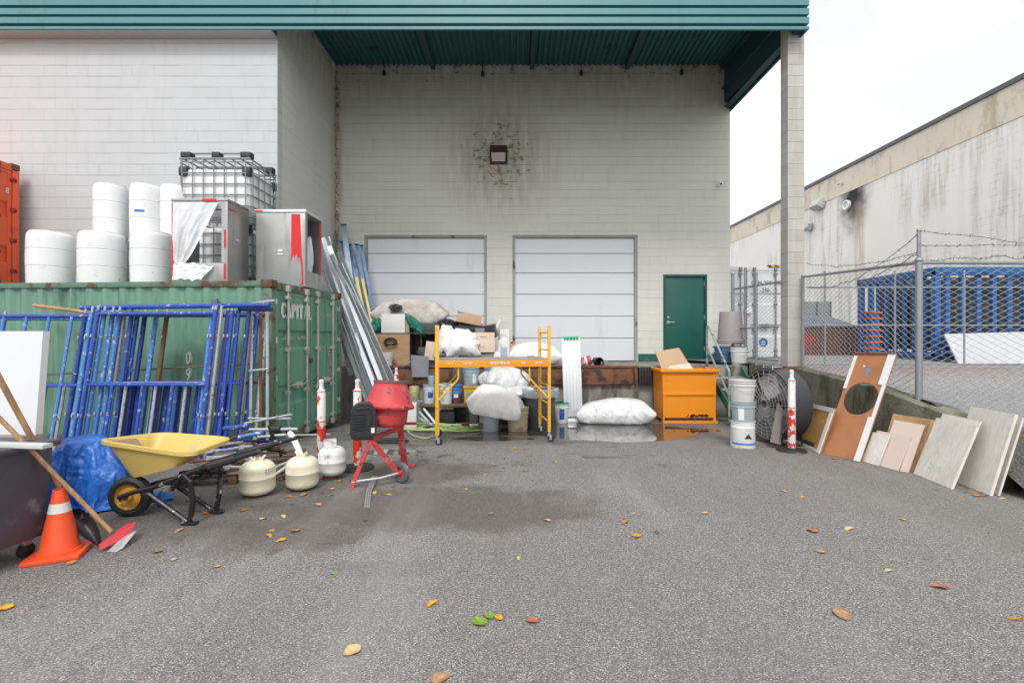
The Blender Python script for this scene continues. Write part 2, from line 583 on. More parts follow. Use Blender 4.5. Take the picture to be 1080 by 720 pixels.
M['pale_card'] = mat('pale_cardboard', (0.66, 0.53, 0.43), 0.8, 0, 0.06, 3, 0.06, 50)
M['ink'] = mat('dark_ink', (0.03, 0.03, 0.035), 0.7)
M['white_paint'] = mat('white_paint', (0.74, 0.74, 0.73), 0.55, 0, 0.06, fleck=(0.4, 0.36, 0.3), fs=30, ft=0.68)
M['blue_ink'] = mat('blue_ink', (0.02, 0.13, 0.48), 0.5)
M['wood'] = None
def wood_mat(name, col, dark, axis=2, rough=0.6, ringscale=14):
    t = NT(name)
    st = [7, 7, 7]
    st[axis] = 0.22
    n = t.noise(ringscale / 3, 7, 0.65, stretch=tuple(st), dist=0.6)
    n2 = t.noise(2.2, 4)
    c = t.mix(t.ramp(n, 0.32, 0.68), dark, col)
    c = t.mix(t.math('MULTIPLY', t.ramp(n2, 0.5, 0.7), 0.35), c, tuple(k * 0.6 for k in dark))
    return t.out(c, rough, t.bump(n, 0.2, 0.003))
M['wood'] = wood_mat('handle_wood', (0.52, 0.31, 0.15), (0.33, 0.18, 0.08), 2)
M['particle'] = wood_mat('particle_board', (0.42, 0.28, 0.165), (0.33, 0.21, 0.12), 0)
M['old_wood'] = wood_mat('old_plank', (0.20, 0.135, 0.09), (0.09, 0.06, 0.04), 0, 0.85)

# ------------------------------------------------------------------ soft things: cloth settled over solids
def settle(verts, faces, colliders, frames, pressure=0.0, mass=0.25, bend=0.4, tens=12, shrink=0.0, grav=1.0, quality=6, selfc=False, sub=1, jig=0.0):
    """drops a sheet or a closed bag onto solids and returns the settled mesh"""
    me = bpy.data.meshes.new('soft')
    me.from_pydata([tuple(v) for v in verts], [], faces)
    if jig:
        for v in me.vertices:
            v.co += noise.noise_vector(v.co * 6) * jig
    ob = bpy.data.objects.new('soft', me)
    COL.objects.link(ob)
    cols = []
    for mbx in colliders:
        cm = bpy.data.meshes.new('solid')
        bmesh.ops.recalc_face_normals(mbx.bm, faces=mbx.bm.faces[:])
        mbx.bm.to_mesh(cm)
        mbx.bm.free()
        co = bpy.data.objects.new('solid', cm)
        COL.objects.link(co)
        md = co.modifiers.new('c', 'COLLISION')
        co.collision.thickness_outer = 0.008
        co.collision.cloth_friction = 20
        cols.append(co)
    md = ob.modifiers.new('cloth', 'CLOTH')
    st = md.settings
    st.quality = quality
    st.mass = mass
    st.tension_stiffness = st.compression_stiffness = tens
    st.shear_stiffness = tens * .4
    st.bending_stiffness = bend
    st.air_damping = 1.5
    st.effector_weights.gravity = grav
    st.shrink_min = shrink
    if pressure:
        st.use_pressure = True
        st.uniform_pressure_force = pressure
    md.collision_settings.distance_min = 0.008
    md.collision_settings.use_self_collision = selfc
    md.collision_settings.self_distance_min = 0.006
    md.point_cache.frame_start = 1
    md.point_cache.frame_end = frames + 2
    for f in range(1, frames + 1):
        sc.frame_set(f)
    if sub:
        sm = ob.modifiers.new('s', 'SUBSURF')
        sm.levels = sub
        sm.render_levels = sub
    dg = bpy.context.evaluated_depsgraph_get()
    out = bpy.data.meshes.new_from_object(ob.evaluated_get(dg))
    for o in [ob] + cols:
        m = o.data
        bpy.data.objects.remove(o)
        bpy.data.meshes.remove(m)
    sc.frame_set(1)
    for p in out.polygons:
        p.use_smooth = True
    return out

def sheet_grid(w_, h_, nx, ny, z, cx=0, cy=0, rot=0.0):
    v = []
    for j in range(ny + 1):
        for i in range(nx + 1):
            x, y = (i / nx - .5) * w_, (j / ny - .5) * h_
            v.append((cx + x * math.cos(rot) - y * math.sin(rot), cy + x * math.sin(rot) + y * math.cos(rot), z))
    return v, [(j * (nx + 1) + i, j * (nx + 1) + i + 1, (j + 1) * (nx + 1) + i + 1, (j + 1) * (nx + 1) + i) for j in range(ny) for i in range(nx)]

def pillow(w_, h_, n, z, gather=0.0, thick=.01):
    """two sheets joined at the rim; gather pinches one end like a tied bag"""
    m = max(4, int(n * h_ / w_))
    b = bmesh.new()
    def co(i, j, s):
        u, v = i / n - .5, j / m - .5
        k = 1 - gather * max(0, u) ** 1.5 * 2.4
        edge = min(i, j, n - i, m - j)
        return (u * w_, v * h_ * k, z + s * thick * min(1, edge))
    top = [[b.verts.new(co(i, j, 1)) for i in range(n + 1)] for j in range(m + 1)]
    bot = [[top[j][i] if i in (0, n) or j in (0, m) else b.verts.new(co(i, j, -1)) for i in range(n + 1)] for j in range(m + 1)]
    for j in range(m):
        for i in range(n):
            b.faces.new((top[j][i], top[j][i + 1], top[j + 1][i + 1], top[j + 1][i]))
            b.faces.new((bot[j][i], bot[j + 1][i], bot[j + 1][i + 1], bot[j][i + 1]))
    b.verts.index_update()
    v = [tuple(q.co) for q in b.verts]
    f = [tuple(q.index for q in p.verts) for p in b.faces]
    b.free()
    return v, f

def floor_solid(z=0, s=3):
    return MB().bx(-s, s, -s, s, z - .3, z)

SOFT = {}
v, f = sheet_grid(.92, .88, 72, 68, .80, 0.04, 0, .5)
v = [(x, y, z + .05 * noise.noise(Vector((x * 7, y * 7, 2))) + .03 * noise.noise(Vector((x * 15, y * 15, 5)))) for x, y, z in v]
SOFT['tarp'] = settle(v, f, [floor_solid(), MB().box((.0, .02, .27), (.34, .34, .54), None, .06, (0, 0, .4)), MB().box((.24, -.12, .15), (.3, .34, .3), None, .05, (0, 0, .2)), MB().box((-.24, -.10, .18), (.22, .3, .36), None, .05)], 44, mass=.3, bend=.02, tens=14, selfc=True, jig=.03, shrink=-.75)
v, f = pillow(1.16, .72, 46, .2, .45)
SOFT['bag'] = settle(v, f, [floor_solid()], 36, pressure=5.5, mass=.15, bend=.008, tens=12, jig=.03, shrink=-.32)
v, f = pillow(1.1, .78, 40, .2, .0)
SOFT['sack'] = settle(v, f, [floor_solid()], 34, pressure=15, mass=.3, bend=.03, tens=16, jig=.03, shrink=-.22)
v, f = pillow(.56, .56, 28, .3, .75)
SOFT['carrier'] = settle(v, f, [floor_solid()], 30, pressure=6, mass=.12, bend=.008, tens=10, jig=.04, shrink=-.4)

def soft(name, key, m, label, cat, loc, rz=0, scale=(1, 1, 1), group=None, rot=None):
    me = SOFT[key].copy()
    me.name = name
    me.materials.clear()
    me.materials.append(m)
    me.transform(Matrix.Diagonal((*scale, 1)))
    o = bpy.data.objects.new(name, me)
    COL.objects.link(o)
    o.location = loc
    o.rotation_euler = rot or (0, 0, rz)
    return tag(o, label, cat, group)
# ------------------------------------------------------------------ ground
mb = MB()
xs = [-160, -40, -14] + [i * 0.5 for i in range(-24, 25)] + [14, 40, 160]
ys = [-120, -30, -8] + [i * 0.25 for i in range(-8, 61)] + [30, 60, 200]
mb._add([(x, y, gz(x, y)) for y in ys for x in xs],
        [(j * len(xs) + i, j * len(xs) + i + 1, (j + 1) * len(xs) + i + 1, (j + 1) * len(xs) + i) for j in range(len(ys) - 1) for i in range(len(xs) - 1)])
struct('ground', mb, M['asphalt'], 60)

def upz(x, y):
    k = min(max(x - 5.2, 0), 1.5)
    if y >= 6.1:
        z = 0.97 - 0.033 * max(0, 9 - y) * (1 + 2.4 * k)
        if y > 9:
            z = 0.97 + min(0.09, (y - 9) * 0.05)
        return z
    z0 = 0.97 - 0.033 * 2.9 * (1 + 2.4 * k)
    t = (6.1 - y) / 1.5
    return z0 * (1 - t) - 0.03 * t + 0.03 * noise.noise(Vector((x * 2, y * 2, 0)))
mb = MB()
xs = [4.90 + 0.16 * i for i in range(27)] + [10, 13, 16, 20, 40, 90]
ys = [4.55 + 0.15 * i for i in range(32)] + [10, 11, 13, 16, 20, 30, 60, 150]
def wallx(y):
    if y < 7.0:
        return 5.1
    if y < 9.85:
        return 5.1 + (y - 7.0) / 2.85 * 0.55
    return max(5.2, 5.65 - (y - 9.85) * 0.35) if y < 11.2 else 3.9
vv = []
for y in ys:
    for x in xs:
        xx = max(x, 5.14) if y < 5.6 else max(x, wallx(y) + 0.12) if x > 5.03 or y < 11.2 else wallx(y)
        vv.append((xx, y, upz(xx, y) - (0.03 if y < 13 else 0)))
mb._add(vv, [(j * len(xs) + i, j * len(xs) + i + 1, (j + 1) * len(xs) + i + 1, (j + 1) * len(xs) + i) for j in range(len(ys) - 1) for i in range(len(xs) - 1)])
t = NT('yard_ground')
g = t.vor(60, 'Color')
sep = t.n.new('ShaderNodeSeparateColor')
t.l.new(g, sep.inputs[0])
x, y, z = t.xyz()
c = t.mix(t.ramp(sep.outputs[0], 0.1, 1), (0.18, 0.18, 0.185), (0.36, 0.36, 0.37))
bank = t.math('MULTIPLY', t.ramp(y, 6.15, 5.75), 1.0)
bank = t.math('MAXIMUM', bank, t.ramp(x, 5.75, 5.35))
bank = t.math('MULTIPLY', bank, t.ramp(t.noise(2, 5), 0.25, 0.5))
c = t.mix(bank, c, t.mix(sep.outputs[1], (0.02, 0.02, 0.02), (0.12, 0.115, 0.11)))
lv = t.math('MULTIPLY', t.ramp(t.noise(9, 7, 0.75), 0.5, 0.58), t.math('MULTIPLY', t.ramp(y, 8.3, 9.4), t.ramp(y, 11, 10)))
c = t.mix(lv, c, (0.24, 0.13, 0.05))
M['yard'] = t.out(c, 0.9, t.bump(sep.outputs[0], 0.7, 0.012))
struct('upper_yard', mb, M['yard'], 60)

# ------------------------------------------------------------------ warehouse
YF, YB, XR, XC = 9.9, 13.1, 5.78, -4.9         # front wall, back wall of the bay, right corner, inner corner
bld = thing('warehouse_building', 'pale painted block warehouse with a teal metal fascia over its open loading bay', 'building')
mb = MB()
mb.bx(-26, XC, YF, YF + 0.2, -0.4, 9.0)
obj('front_wall', mb, M['front_wall'], bld, 0)
mb = MB()
mb.bx(XC - 0.2, XC, YF + 0.203, YB + 0.2, -0.4, 9.3)
obj('side_wall', mb, M['side_wall'], bld, 0)
DZ = 0.98                                       # dock level
def px_x(px, Y): return (px - 545) / F * Y
def px_z(py, Y): return EYE - (py - 355) / F * Y
openings = [(px_x(384, YB), px_x(513.5, YB), DZ, px_z(248, YB)), (px_x(540.5, YB), px_x(672.5, YB), DZ, px_z(248, YB)), (px_x(699.5, YB), px_x(745.5, YB), DZ + 0.04, px_z(289.5, YB))]
mb = MB()
xs = XC + 0.002
for x0, x1, z0, z1 in openings:
    mb.bx(xs, x0, YB, YB + 0.2, 0.0, 9.3)
    mb.bx(x0, x1, YB, YB + 0.2, z1, 9.3)
    if z0 > DZ:
        mb.bx(x0, x1, YB, YB + 0.2, 0.0, z0)
    xs = x1
mb.bx(xs, XR, YB, YB + 0.2, 0.0, 8.55)
mb.bx(xs, XR - 0.155, YB, YB + 0.2, 8.55, 9.3)
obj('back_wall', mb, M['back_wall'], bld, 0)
# trim around openings
for i, (x0, x1, z0, z1) in enumerate(openings[:2]):
    mb = MB()
    mb.bx(x0, x0 + 0.07, YB + 0.03, YB + 0.19, z0, z1)
    mb.bx(x1 - 0.07, x1, YB + 0.03, YB + 0.19, z0, z1)
    mb.bx(x0 + 0.07, x1 - 0.07, YB + 0.03, YB + 0.19, z1 - 0.06, z1)
    dr = MB()
    hs_ = [z1 - 0.06] + [px_z(q, YB + 0.12) for q in ((267.5, 288, 310.5, 333.5, 356.5))] + [z0 + 0.01]
    sm = MB()
    for a, b in zip(hs_, hs_[1:]):
        dr.bx(x0 + 0.072, x1 - 0.072, YB + 0.09, YB + 0.14, b + 0.009, a - 0.009, 0.008)
    sm.bx(x0 + 0.072, x1 - 0.072, YB + 0.115, YB + 0.13, z0 + 0.01, z1 - 0.061)
    d = obj('roll_up_door', dr, M['rollup'], bld, 12)
    obj('door_seam', sm, M['seam'], d, 0)
    obj('door_frame', mb, M['jamb'], d, 0)
x0, x1, z0, z1 = openings[2]
mb = MB()
mb.bx(x0 + 0.06, x1 - 0.05, YB + 0.03, YB + 0.08, z0 + 0.01, z1 - 0.06, 0.004)
d = obj('entry_door', mb, M['green_door'], bld)
mb = MB()
mb.bx(x0, x0 + 0.06, YB - 0.02, YB + 0.12, z0, z1)
mb.bx(x1 - 0.05, x1, YB - 0.02, YB + 0.12, z0, z1)
mb.bx(x0 + 0.06, x1 - 0.05, YB - 0.02, YB + 0.12, z1 - 0.06, z1)
obj('door_frame', mb, mat('door_frame_paint', (0.006, 0.07, 0.06), 0.45), d, 0)
mb = MB()
mb.tube([(x0 + 0.14, YB + 0.03, z0 + 1.02), (x0 + 0.14, YB - 0.03, z0 + 1.02), (x0 + 0.30, YB - 0.035, z0 + 1.02)], 0.014, 8)
mb.bx(x0 + 0.11, x0 + 0.17, YB + 0.02, YB + 0.035, z0 + 0.98, z0 + 1.06)
mb.lathe([(0.028, 0), (0.028, 0.02)], 12, FRONT(x0 + 0.14, YB + 0.03, z0 + 1.16))
obj('handle', mb, M['steel'], d)
mb = MB()
for zz in (0.25, 1.1, 2.0):
    mb = MB()
    mb.tube([(x1 - 0.055, YB + 0.022, z0 + zz), (x1 - 0.055, YB + 0.022, z0 + zz + 0.12)], 0.012, 8)
    obj('hinge', mb, M['jamb'], d)
mb = MB()
mb.bx(x0 - 0.02, x1 + 0.02, YB - 0.05, YB + 0.05, z0 - 0.03, z0)
obj('threshold', mb, M['steel'], d, 0)
mb = MB()
mb.bx(px_x(673, YB), x0 - 0.002, YB - 0.006, YB - 0.001, DZ, px_z(373, YB))
mb.bx(x1 + 0.002, XR, YB - 0.006, YB - 0.001, DZ, px_z(373, YB))
obj('base_stripe', mb, mat('base_stripe_paint', (0.012, 0.10, 0.08), 0.6, dirt=(0.1, 0.13, 0.11)), bld, 0)
# fascia: three broad ribs with dark grooves
FY, FX1 = 9.66, px_x(852, 9.66)
prof = []
zb = px_z(33, FY)
s_ = FY / F
def zz(py): return px_z(py, FY)
mb = MB()
edges = [(1.5, 7.3), (10.5, 16.9), (19.8, 26.2)]
p = [(0.0, zz(32.5)), (-0.05, zz(32.5)), (-0.05, zz(29.6)), (0.03, zz(29.3))]
top = 29.3
for a, b in reversed(edges):
    p += [(0.14, zz(b + 0.5)), (-0.05, zz(b)), (-0.05, zz(a)), (0.14, zz(a - 0.3))]
q = 1.5 - 9.1
while q > -60:
    p += [(0.14, zz(q + 6.7)), (-0.05, zz(q + 6.2)), (-0.05, zz(q)), (0.14, zz(q - .3))]
    q -= 9.1
p += [(0.035, zz(-62)), (0.12, zz(-62))]
v = []
for yy, z_ in p:
    v += [(-26, FY + yy, z_), (FX1, FY + yy, z_)]
mb._add(v, [(2 * i, 2 * i + 1, 2 * i + 3, 2 * i + 2) for i in range(len(p) - 1)])
obj('fascia', mb, M['teal'], bld, 20)
mb = MB()
v2 = []
for yy, z_ in p:                                # return round the right corner
    v2 += [(FX1 + 0.0 - yy - 0.05, FY - 0.0, z_), (FX1 - yy - 0.05, 13.3, z_)]
mb._add(v2, [(2 * i, 2 * i + 1, 2 * i + 3, 2 * i + 2) for i in range(len(p) - 1)])
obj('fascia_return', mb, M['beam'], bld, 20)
mb = MB()
mb.bx(-26, XC + 0.01, FY - 0.02, YF - 0.002, zz(33.6), zz(31.8))
obj('fascia_trim', mb, M['trim'], bld, 0)
mb = MB()
mb.bx(-26, FX1 - 0.05, FY + 0.1, 13.3, 9.31, 9.36)
mb.bx(-26, XR, 13.301, 24, 9.0, 9.36)
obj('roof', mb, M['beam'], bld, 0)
# corrugated soffit deck, ribs run front to back
mb = MB()
pts = []
x = XC + 0.003
k = 0
while x < XR:
    zt = 8.98
    pts += [(x, zt), (x + 0.045, zt), (x + 0.06, zt + 0.045), (x + 0.125, zt + 0.045)]
    x += 0.14
v = []
for a, b in pts:
    v += [(a, FY + 0.13, b), (a, YB + 0.1, b)]
mb._add(v, [(2 * i, 2 * i + 1, 2 * i + 3, 2 * i + 2) for i in range(len(pts) - 1)])
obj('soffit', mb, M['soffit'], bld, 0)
mb = MB()
for px in (457, 561, 661):
    mb = MB()
    xx = px_x(px, YB)
    mb.bx(xx - 0.05, xx + 0.05, FY + 0.14, YB - 0.003, 8.87, 8.975)
    obj('purlin', mb, M['beam'], bld, 0)
mb = MB()
mb._add([(5.62, 9.75, 7.80), (5.80, 9.75, 7.80), (5.80, 13.3, 7.99), (5.62, 13.098, 7.99), (5.62, 9.75, 9.3), (5.80, 9.75, 9.3), (5.80, 13.3, 9.3), (5.62, 13.098, 9.3)],
        [(0, 1, 2, 3), (4, 5, 6, 7), (0, 1, 5, 4), (1, 2, 6, 5), (2, 3, 7, 6), (3, 0, 4, 7)])
mb.bx(5.56, 5.62, 9.8, 13.09, 8.33, 8.40)
mb.bx(5.50, 5.62, 9.8, 13.09, 8.88, 8.97)
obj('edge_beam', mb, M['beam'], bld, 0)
mb = MB()
PX0, PX1 = px_x(831, 9.88), px_x(848.5, 9.88)
mb.bx(PX0, PX1, 9.88, 10.16, 1.04, 8.35, 0.01)
o = obj('pillar', mb, M['pillar'], bld, 0)
mb = MB()
mb.bx(PX0 - 0.05, PX1 + 0.06, 9.85, 10.24, 0.9, 1.045, 0.01)
obj('pillar_base', mb, M['rust_plate'], bld)
# wall pack lamp
lx, lz = -0.49, 6.55
mb = MB()
mb._add([(lx - .23, YB, lz + .24), (lx + .23, YB, lz + .24), (lx + .23, YB, lz - .22), (lx - .23, YB, lz - .22),
         (lx - .21, YB - .16, lz + .22), (lx + .21, YB - .16, lz + .22), (lx + .21, YB - .24, lz + .0), (lx - .21, YB - .24, lz + .0), (lx - .2, YB - .08, lz - .2), (lx + .2, YB - .08, lz - .2)],
        [(0, 1, 5, 4), (4, 5, 6, 7), (0, 4, 7, 8, 3), (1, 5, 6, 9, 2), (3, 2, 9, 8)])
mb.bx(lx - .24, lx + .24, YB - .05, YB - .001, lz - .24, lz + .25, .02)
l = obj('wall_lamp', mb, mat('bronze_lamp', (0.06, 0.04, 0.035), 0.5, 0.3, 0.3, dirt=(0.13, 0.08, 0.05)), bld, 0)
mb = MB()
mb._add([(lx - .19, YB - .236, lz - .004), (lx + .19, YB - .236, lz - .004), (lx + .175, YB - .09, lz - .19), (lx - .175, YB - .09, lz - .19)], [(0, 1, 2, 3)])
obj('lens', mb, mat('lamp_glass', (0.50, 0.42, 0.38), 0.2, 0, 0.15), l, 0)
# camera, small soffit fittings
cx, cz = px_x(758, YB), px_z(195, YB)
mb = MB()
mb.lathe([(0.05, 0), (0.05, 0.03), (0.025, 0.04), (0.025, 0.08)], 14, FRONT(cx, YB, cz))
mb.blob((cx, YB - 0.12, cz - 0.01), (0.062, 0.062, 0.062), 1, 2, 0, 1, 0)
l = obj('security_camera', mb, M['white_plastic'], bld)
mb = MB()
mb.blob((cx - 0.005, YB - 0.165, cz - 0.02), (0.032, 0.025, 0.03), 1, 2, 0, 1, 0)
obj('camera_lens', mb, M['black_plastic'], l)
for px, py in ((509, 79), (613, 78), (719, 77), (405 / 3 + 270, 78)):
    a, b = px_x(px, YB - .1), px_z(py, YB - .1)
    mb = MB()
    mb.lathe([(0.012, 0.45), (0.012, 0.09), (0.04, 0.08), (0.05, -0.03), (0.035, -0.05)], 12, Matrix.Translation((a, YB - .1, b)))
    obj('soffit_light', mb, M['black_plastic'], bld)

# ------------------------------------------------------------------ loading dock
YD = 11.0
dk = thing('loading_dock', 'raised concrete loading dock below the two roller doors', 'dock')
mb = MB()
mb.bx(XC + 0.004, 4.22, YD, YB - 0.008, -0.6, DZ - 0.002, 0.015)
mb.bx(4.22, 5.3, YD + 0.1, YB - 0.008, -0.6, DZ - 0.002)
mb.bx(-2.2, 3.2, YB - 0.002, YB + 0.2, 0.5, DZ - 0.012)
mb.bx(openings[0][0], openings[0][1], YB - 0.007, YB + 0.21, 0.4, DZ - 0.004)
obj('dock_slab', mb, M['concrete'], dk, 30)
mb = MB()
for a, b in ((px_x(392, YD), px_x(520, YD)), (px_x(521, YD), px_x(667, YD))):
    mb.bx(a, b, YD - 0.10, YD - 0.002, px_z(405.5, YD - .1), px_z(387.5, YD - .1), 0.008)
    mb.bx(a - 0.01, b + 0.01, YD - 0.13, YD - 0.003, px_z(387.4, YD - .1), px_z(385.6, YD - .1))
obj('edge_plate', mb, M['rust_plate'], dk)
mb = MB()
for k in range(5):
    mb.bx(px_x(672.5, YD) + k * 0.062, px_x(672.5, YD) + k * 0.062 + 0.055, YD - 0.14, YD - 0.003, px_z(406, YD - .1), px_z(387, YD - .1), 0.008)
obj('bumper', mb, M['rubber'], dk)
mb = MB()
mb.bx(px_x(668, YD), px_x(671.5, YD), YD - 0.1, YD - 0.003, px_z(405, YD - .1), px_z(386, YD - .1))
obj('side_plate', mb, M['rust_plate'], dk, 0)

# ------------------------------------------------------------------ stairs up to the dock
st = thing('dock_stairs', 'small open steel stairs with green handrails beside the orange dumpster', 'stairs')
SX0, SX1, SYB, SYT = 4.34, 5.10, 9.55, 10.98
mb = MB()
for i in range(4):
    tz = gz(0, 10) + (DZ - gz(0, 10)) * (i + 1) / 5
    ty = SYB + (SYT - SYB) * (i + 0.5) / 4.4
    mb.bx(SX0 + 0.03, SX1 - 0.03, ty, ty + 0.27, tz - 0.03, tz, 0.005)
obj('tread', mb, M['steel'], st)
GRN = mat('rail_green', (0.012, 0.11, 0.085), 0.45, 0, 0.2, fleck=(0.3, 0.28, 0.25), fs=25, ft=0.66)
for sx in (SX0, SX1):
    mb = MB()
    a, b = Vector((sx, SYB - 0.05, gz(0, SYB) + 0.05)), Vector((sx, SYT, DZ - 0.08))
    n = (b - a)
    mb._add([a + Vector((dx, 0, dz)) for dx in (-.02, .02) for dz in (-.06, .14)] + [b + Vector((dx, 0, dz)) for dx in (-.02, .02) for dz in (-.1, .08)],
            [(0, 1, 3, 2), (4, 5, 7, 6), (0, 1, 5, 4), (2, 3, 7, 6), (0, 2, 6, 4), (1, 3, 7, 5)])
    obj('stringer', mb, GRN, st, 0)
mb = MB()
sx = SX0 - 0.03
p0, p1 = P(742, 344, 10.95), P(769, 392, 9.8)
p0.x = p1.x = sx
mb.tube([(sx, 10.95, p0.z - 0.08), (sx, 10.95, p0.z), p0 + Vector((0, -.06, .02)), p1, (sx, p1.y, gz(0, 9.8) + 0.0)], 0.024, 8)
mb.tube([(sx, 10.95, DZ - 0.1), (sx, 10.95, p0.z)], 0.024, 8)
mb.tube([(sx, 10.95, p0.z - 0.47), (sx, 9.8, p1.z - 0.50)], 0.021, 8)
obj('handrail', mb, mat('rail_grey', (0.30, 0.37, 0.36), 0.45, 0.3, 0.2, fleck=(0.02, 0.12, 0.1), fs=12, ft=0.55), st)

# ------------------------------------------------------------------ retaining wall
rw = [(5.16, 5.25, 0.45), (5.12, 5.6, 0.70), (5.1, 6.2, 0.82), (5.1, 7.0, 0.94), (5.65, 9.85, 1.03), (5.34, 11.08, 1.03)]
mb = MB()
for j in range(len(rw) - 1):
    K = 10
    for k in range(K):
        pa = [rw[j][c] + (rw[j + 1][c] - rw[j][c]) * k / K for c in range(3)]
        pb = [rw[j][c] + (rw[j + 1][c] - rw[j][c]) * (k + 1) / K for c in range(3)]
        def pr(p):
            b_ = 0.02 * noise.noise(Vector((p[0] * 3, p[1] * 3, 1)))
            return [(p[0] - 0.05, p[1], -0.4), (p[0] + b_, p[1], p[2] - 0.02), (p[0] + 0.03 + b_, p[1], p[2] + b_), (p[0] + 0.24, p[1], p[2] + b_), (p[0] + 0.24, p[1], -0.4)]
        A, B = pr(pa), pr(pb)
        mb._add(A + B, [(i, (i + 1) % 5, 5 + (i + 1) % 5, 5 + i) for i in range(5)] + ([(0, 1, 2, 3, 4)] if j == 0 and k == 0 else []))
bmesh.ops.remove_doubles(mb.bm, verts=mb.bm.verts[:], dist=0.001)
o = obj('retaining_wall', mb, M['moss_conc'], None, 40)
tag(o, 'low mossy concrete retaining wall with leaning boards along its foot', 'wall')

# timber edge at the low end of the yard
mb = MB()
mb.box((5.96, 5.62, 0.42), (1.3, 0.16, 0.14), None, 0.015, (0, 0.14, -0.3))
o = obj('timber_sleeper', mb, M['old_wood'])
tag(o, 'weathered timber sleeper lying on the dark gravel bank beside the pale boards', 'timber')

# ------------------------------------------------------------------ industrial building on the right
XW = 16.0
HB, HR = 8.62, 9.87
ib = thing('industrial_building', 'long off-white industrial building with streaked walls behind the chain link fence', 'building')
t = NT('stained_render')
x, y, z = t.xyz()
uv = t.comb(y, z, 0)
n = t.noise(0.35, 7, 0.65, vec=uv)
st1 = t.noise(1.0, 9, 0.74, vec=t.comb(t.math('MULTIPLY', y, 2.4), t.math('MULTIPLY', z, 0.20), 0))
cz = t.math('ABSOLUTE', t.math('SUBTRACT', t.math('FRACT', t.math('MULTIPLY', z, 4.4)), .5))
st2 = t.math('ADD', t.noise(1.6, 9, 0.8, vec=t.comb(t.math('MULTIPLY', y, 1.3), t.math('MULTIPLY', z, .9), 5)), t.math('MULTIPLY', t.ramp(cz, .38, .5), .10))
c = t.mix(n, (0.76, 0.745, 0.71), (0.84, 0.835, 0.81))
grp = t.ramp(t.noise(0.22, 3, .5, vec=uv), .36, .58)
c = t.mix(t.math('MULTIPLY', t.ramp(st1, 0.44, 0.66, 0, 0.85), grp), c, (0.50, 0.47, 0.41))
c = t.mix(t.math('MULTIPLY', t.ramp(st2, 0.54, 0.66, 0, 0.7), t.math('MULTIPLY', grp, t.ramp(st1, .35, .6))), c, (0.40, 0.38, 0.33))
sy, sz = 23.0, px_z(212, 23.0)
d = t.math('SQRT', t.math('ADD', t.math('POWER', t.math('ABSOLUTE', t.math('SUBTRACT', y, sy)), 2), t.math('POWER', t.math('MULTIPLY', t.math('ABSOLUTE', t.math('SUBTRACT', z, sz + 0.25)), 0.6), 2)))
d = t.math('ADD', d, t.math('MULTIPLY', t.math('SUBTRACT', t.noise(2.2, 6, 0.6, vec=uv), 0.5), 0.9))
c = t.mix(t.ramp(d, 1.35, 0.15), c, (0.025, 0.025, 0.03))
rs = t.math('MULTIPLY', t.ramp(t.math('ABSOLUTE', t.math('SUBTRACT', y, 22.6)), 0.5, 0.0), t.math('MULTIPLY', t.ramp(z, sz, sz - 0.4), t.ramp(st1, 0.38, 0.62)))
c = t.mix(t.math('MULTIPLY', rs, 0.7), c, (0.42, 0.29, 0.15))
M['stained'] = t.out(c, 0.85, t.bump(t.noise(6, 6, 0.7), 0.3, 0.02))
t = NT('beige_band')
x, y, z = t.xyz()
st1 = t.noise(1.0, 8, 0.74, vec=t.comb(t.math('MULTIPLY', y, 1.2), t.math('MULTIPLY', z, 0.5), 2))
c = t.mix(t.noise(0.3, 5), (0.60, 0.545, 0.44), (0.72, 0.67, 0.57))
c = t.mix(t.ramp(st1, 0.48, 0.66, 0, 0.8), c, (0.40, 0.34, 0.22))
M['beige_band'] = t.out(c, 0.85, t.bump(t.noise(6, 6, 0.7), 0.3, 0.02))
mb = MB()
mb.bx(XW, 44, -6, 62, 0.5, HB)
obj('wall', mb, M['stained'], ib, 0)
mb = MB()
mb.bx(XW - 0.03, 44, -6.02, 62.02, HB + 0.002, HR - 0.1)
pp = obj('parapet', mb, M['beige_band'], ib, 0)
mb = MB()
mb.bx(XW - 0.1, 44.1, -6.1, 62.1, HR - 0.098, HR + 0.06)
obj('roof_flashing', mb, mat('flashing', (0.10, 0.10, 0.115), 0.5, 0.4), ib, 0)
mb = MB()
mb.lathe([(0.22, 0), (0.24, 0.12), (0.2, 0.14), (0.16, 0.02)], 18, MX((XW, sy + 0.35, sz - 0.1), Vector((0, 1, 0)), Vector((0, 0, 1)), Vector((-1, 0, 0))))
obj('exhaust_vent', mb, M['white_plastic'], ib)
for px, py, k in ((866, 216, 1), (855, 240, .7), (889, 194, .22)):
    Yq = XW * F / (px - 545)
    mb = MB()
    zq = px_z(py, Yq)
    mb.box((XW - 0.2, Yq, zq), (0.4 * k, 0.75 * k, 0.42 * k), None, 0.03, (0, 0.5, 0))
    mb.bx(XW - 0.06, XW - .002, Yq - 0.3 * k, Yq + 0.3 * k, zq - .22 * k, zq + .3 * k)
    obj('wall_lamp', mb, mat('grey_fitting', (0.45, 0.46, 0.46), 0.5, 0.4, 0.2), ib)

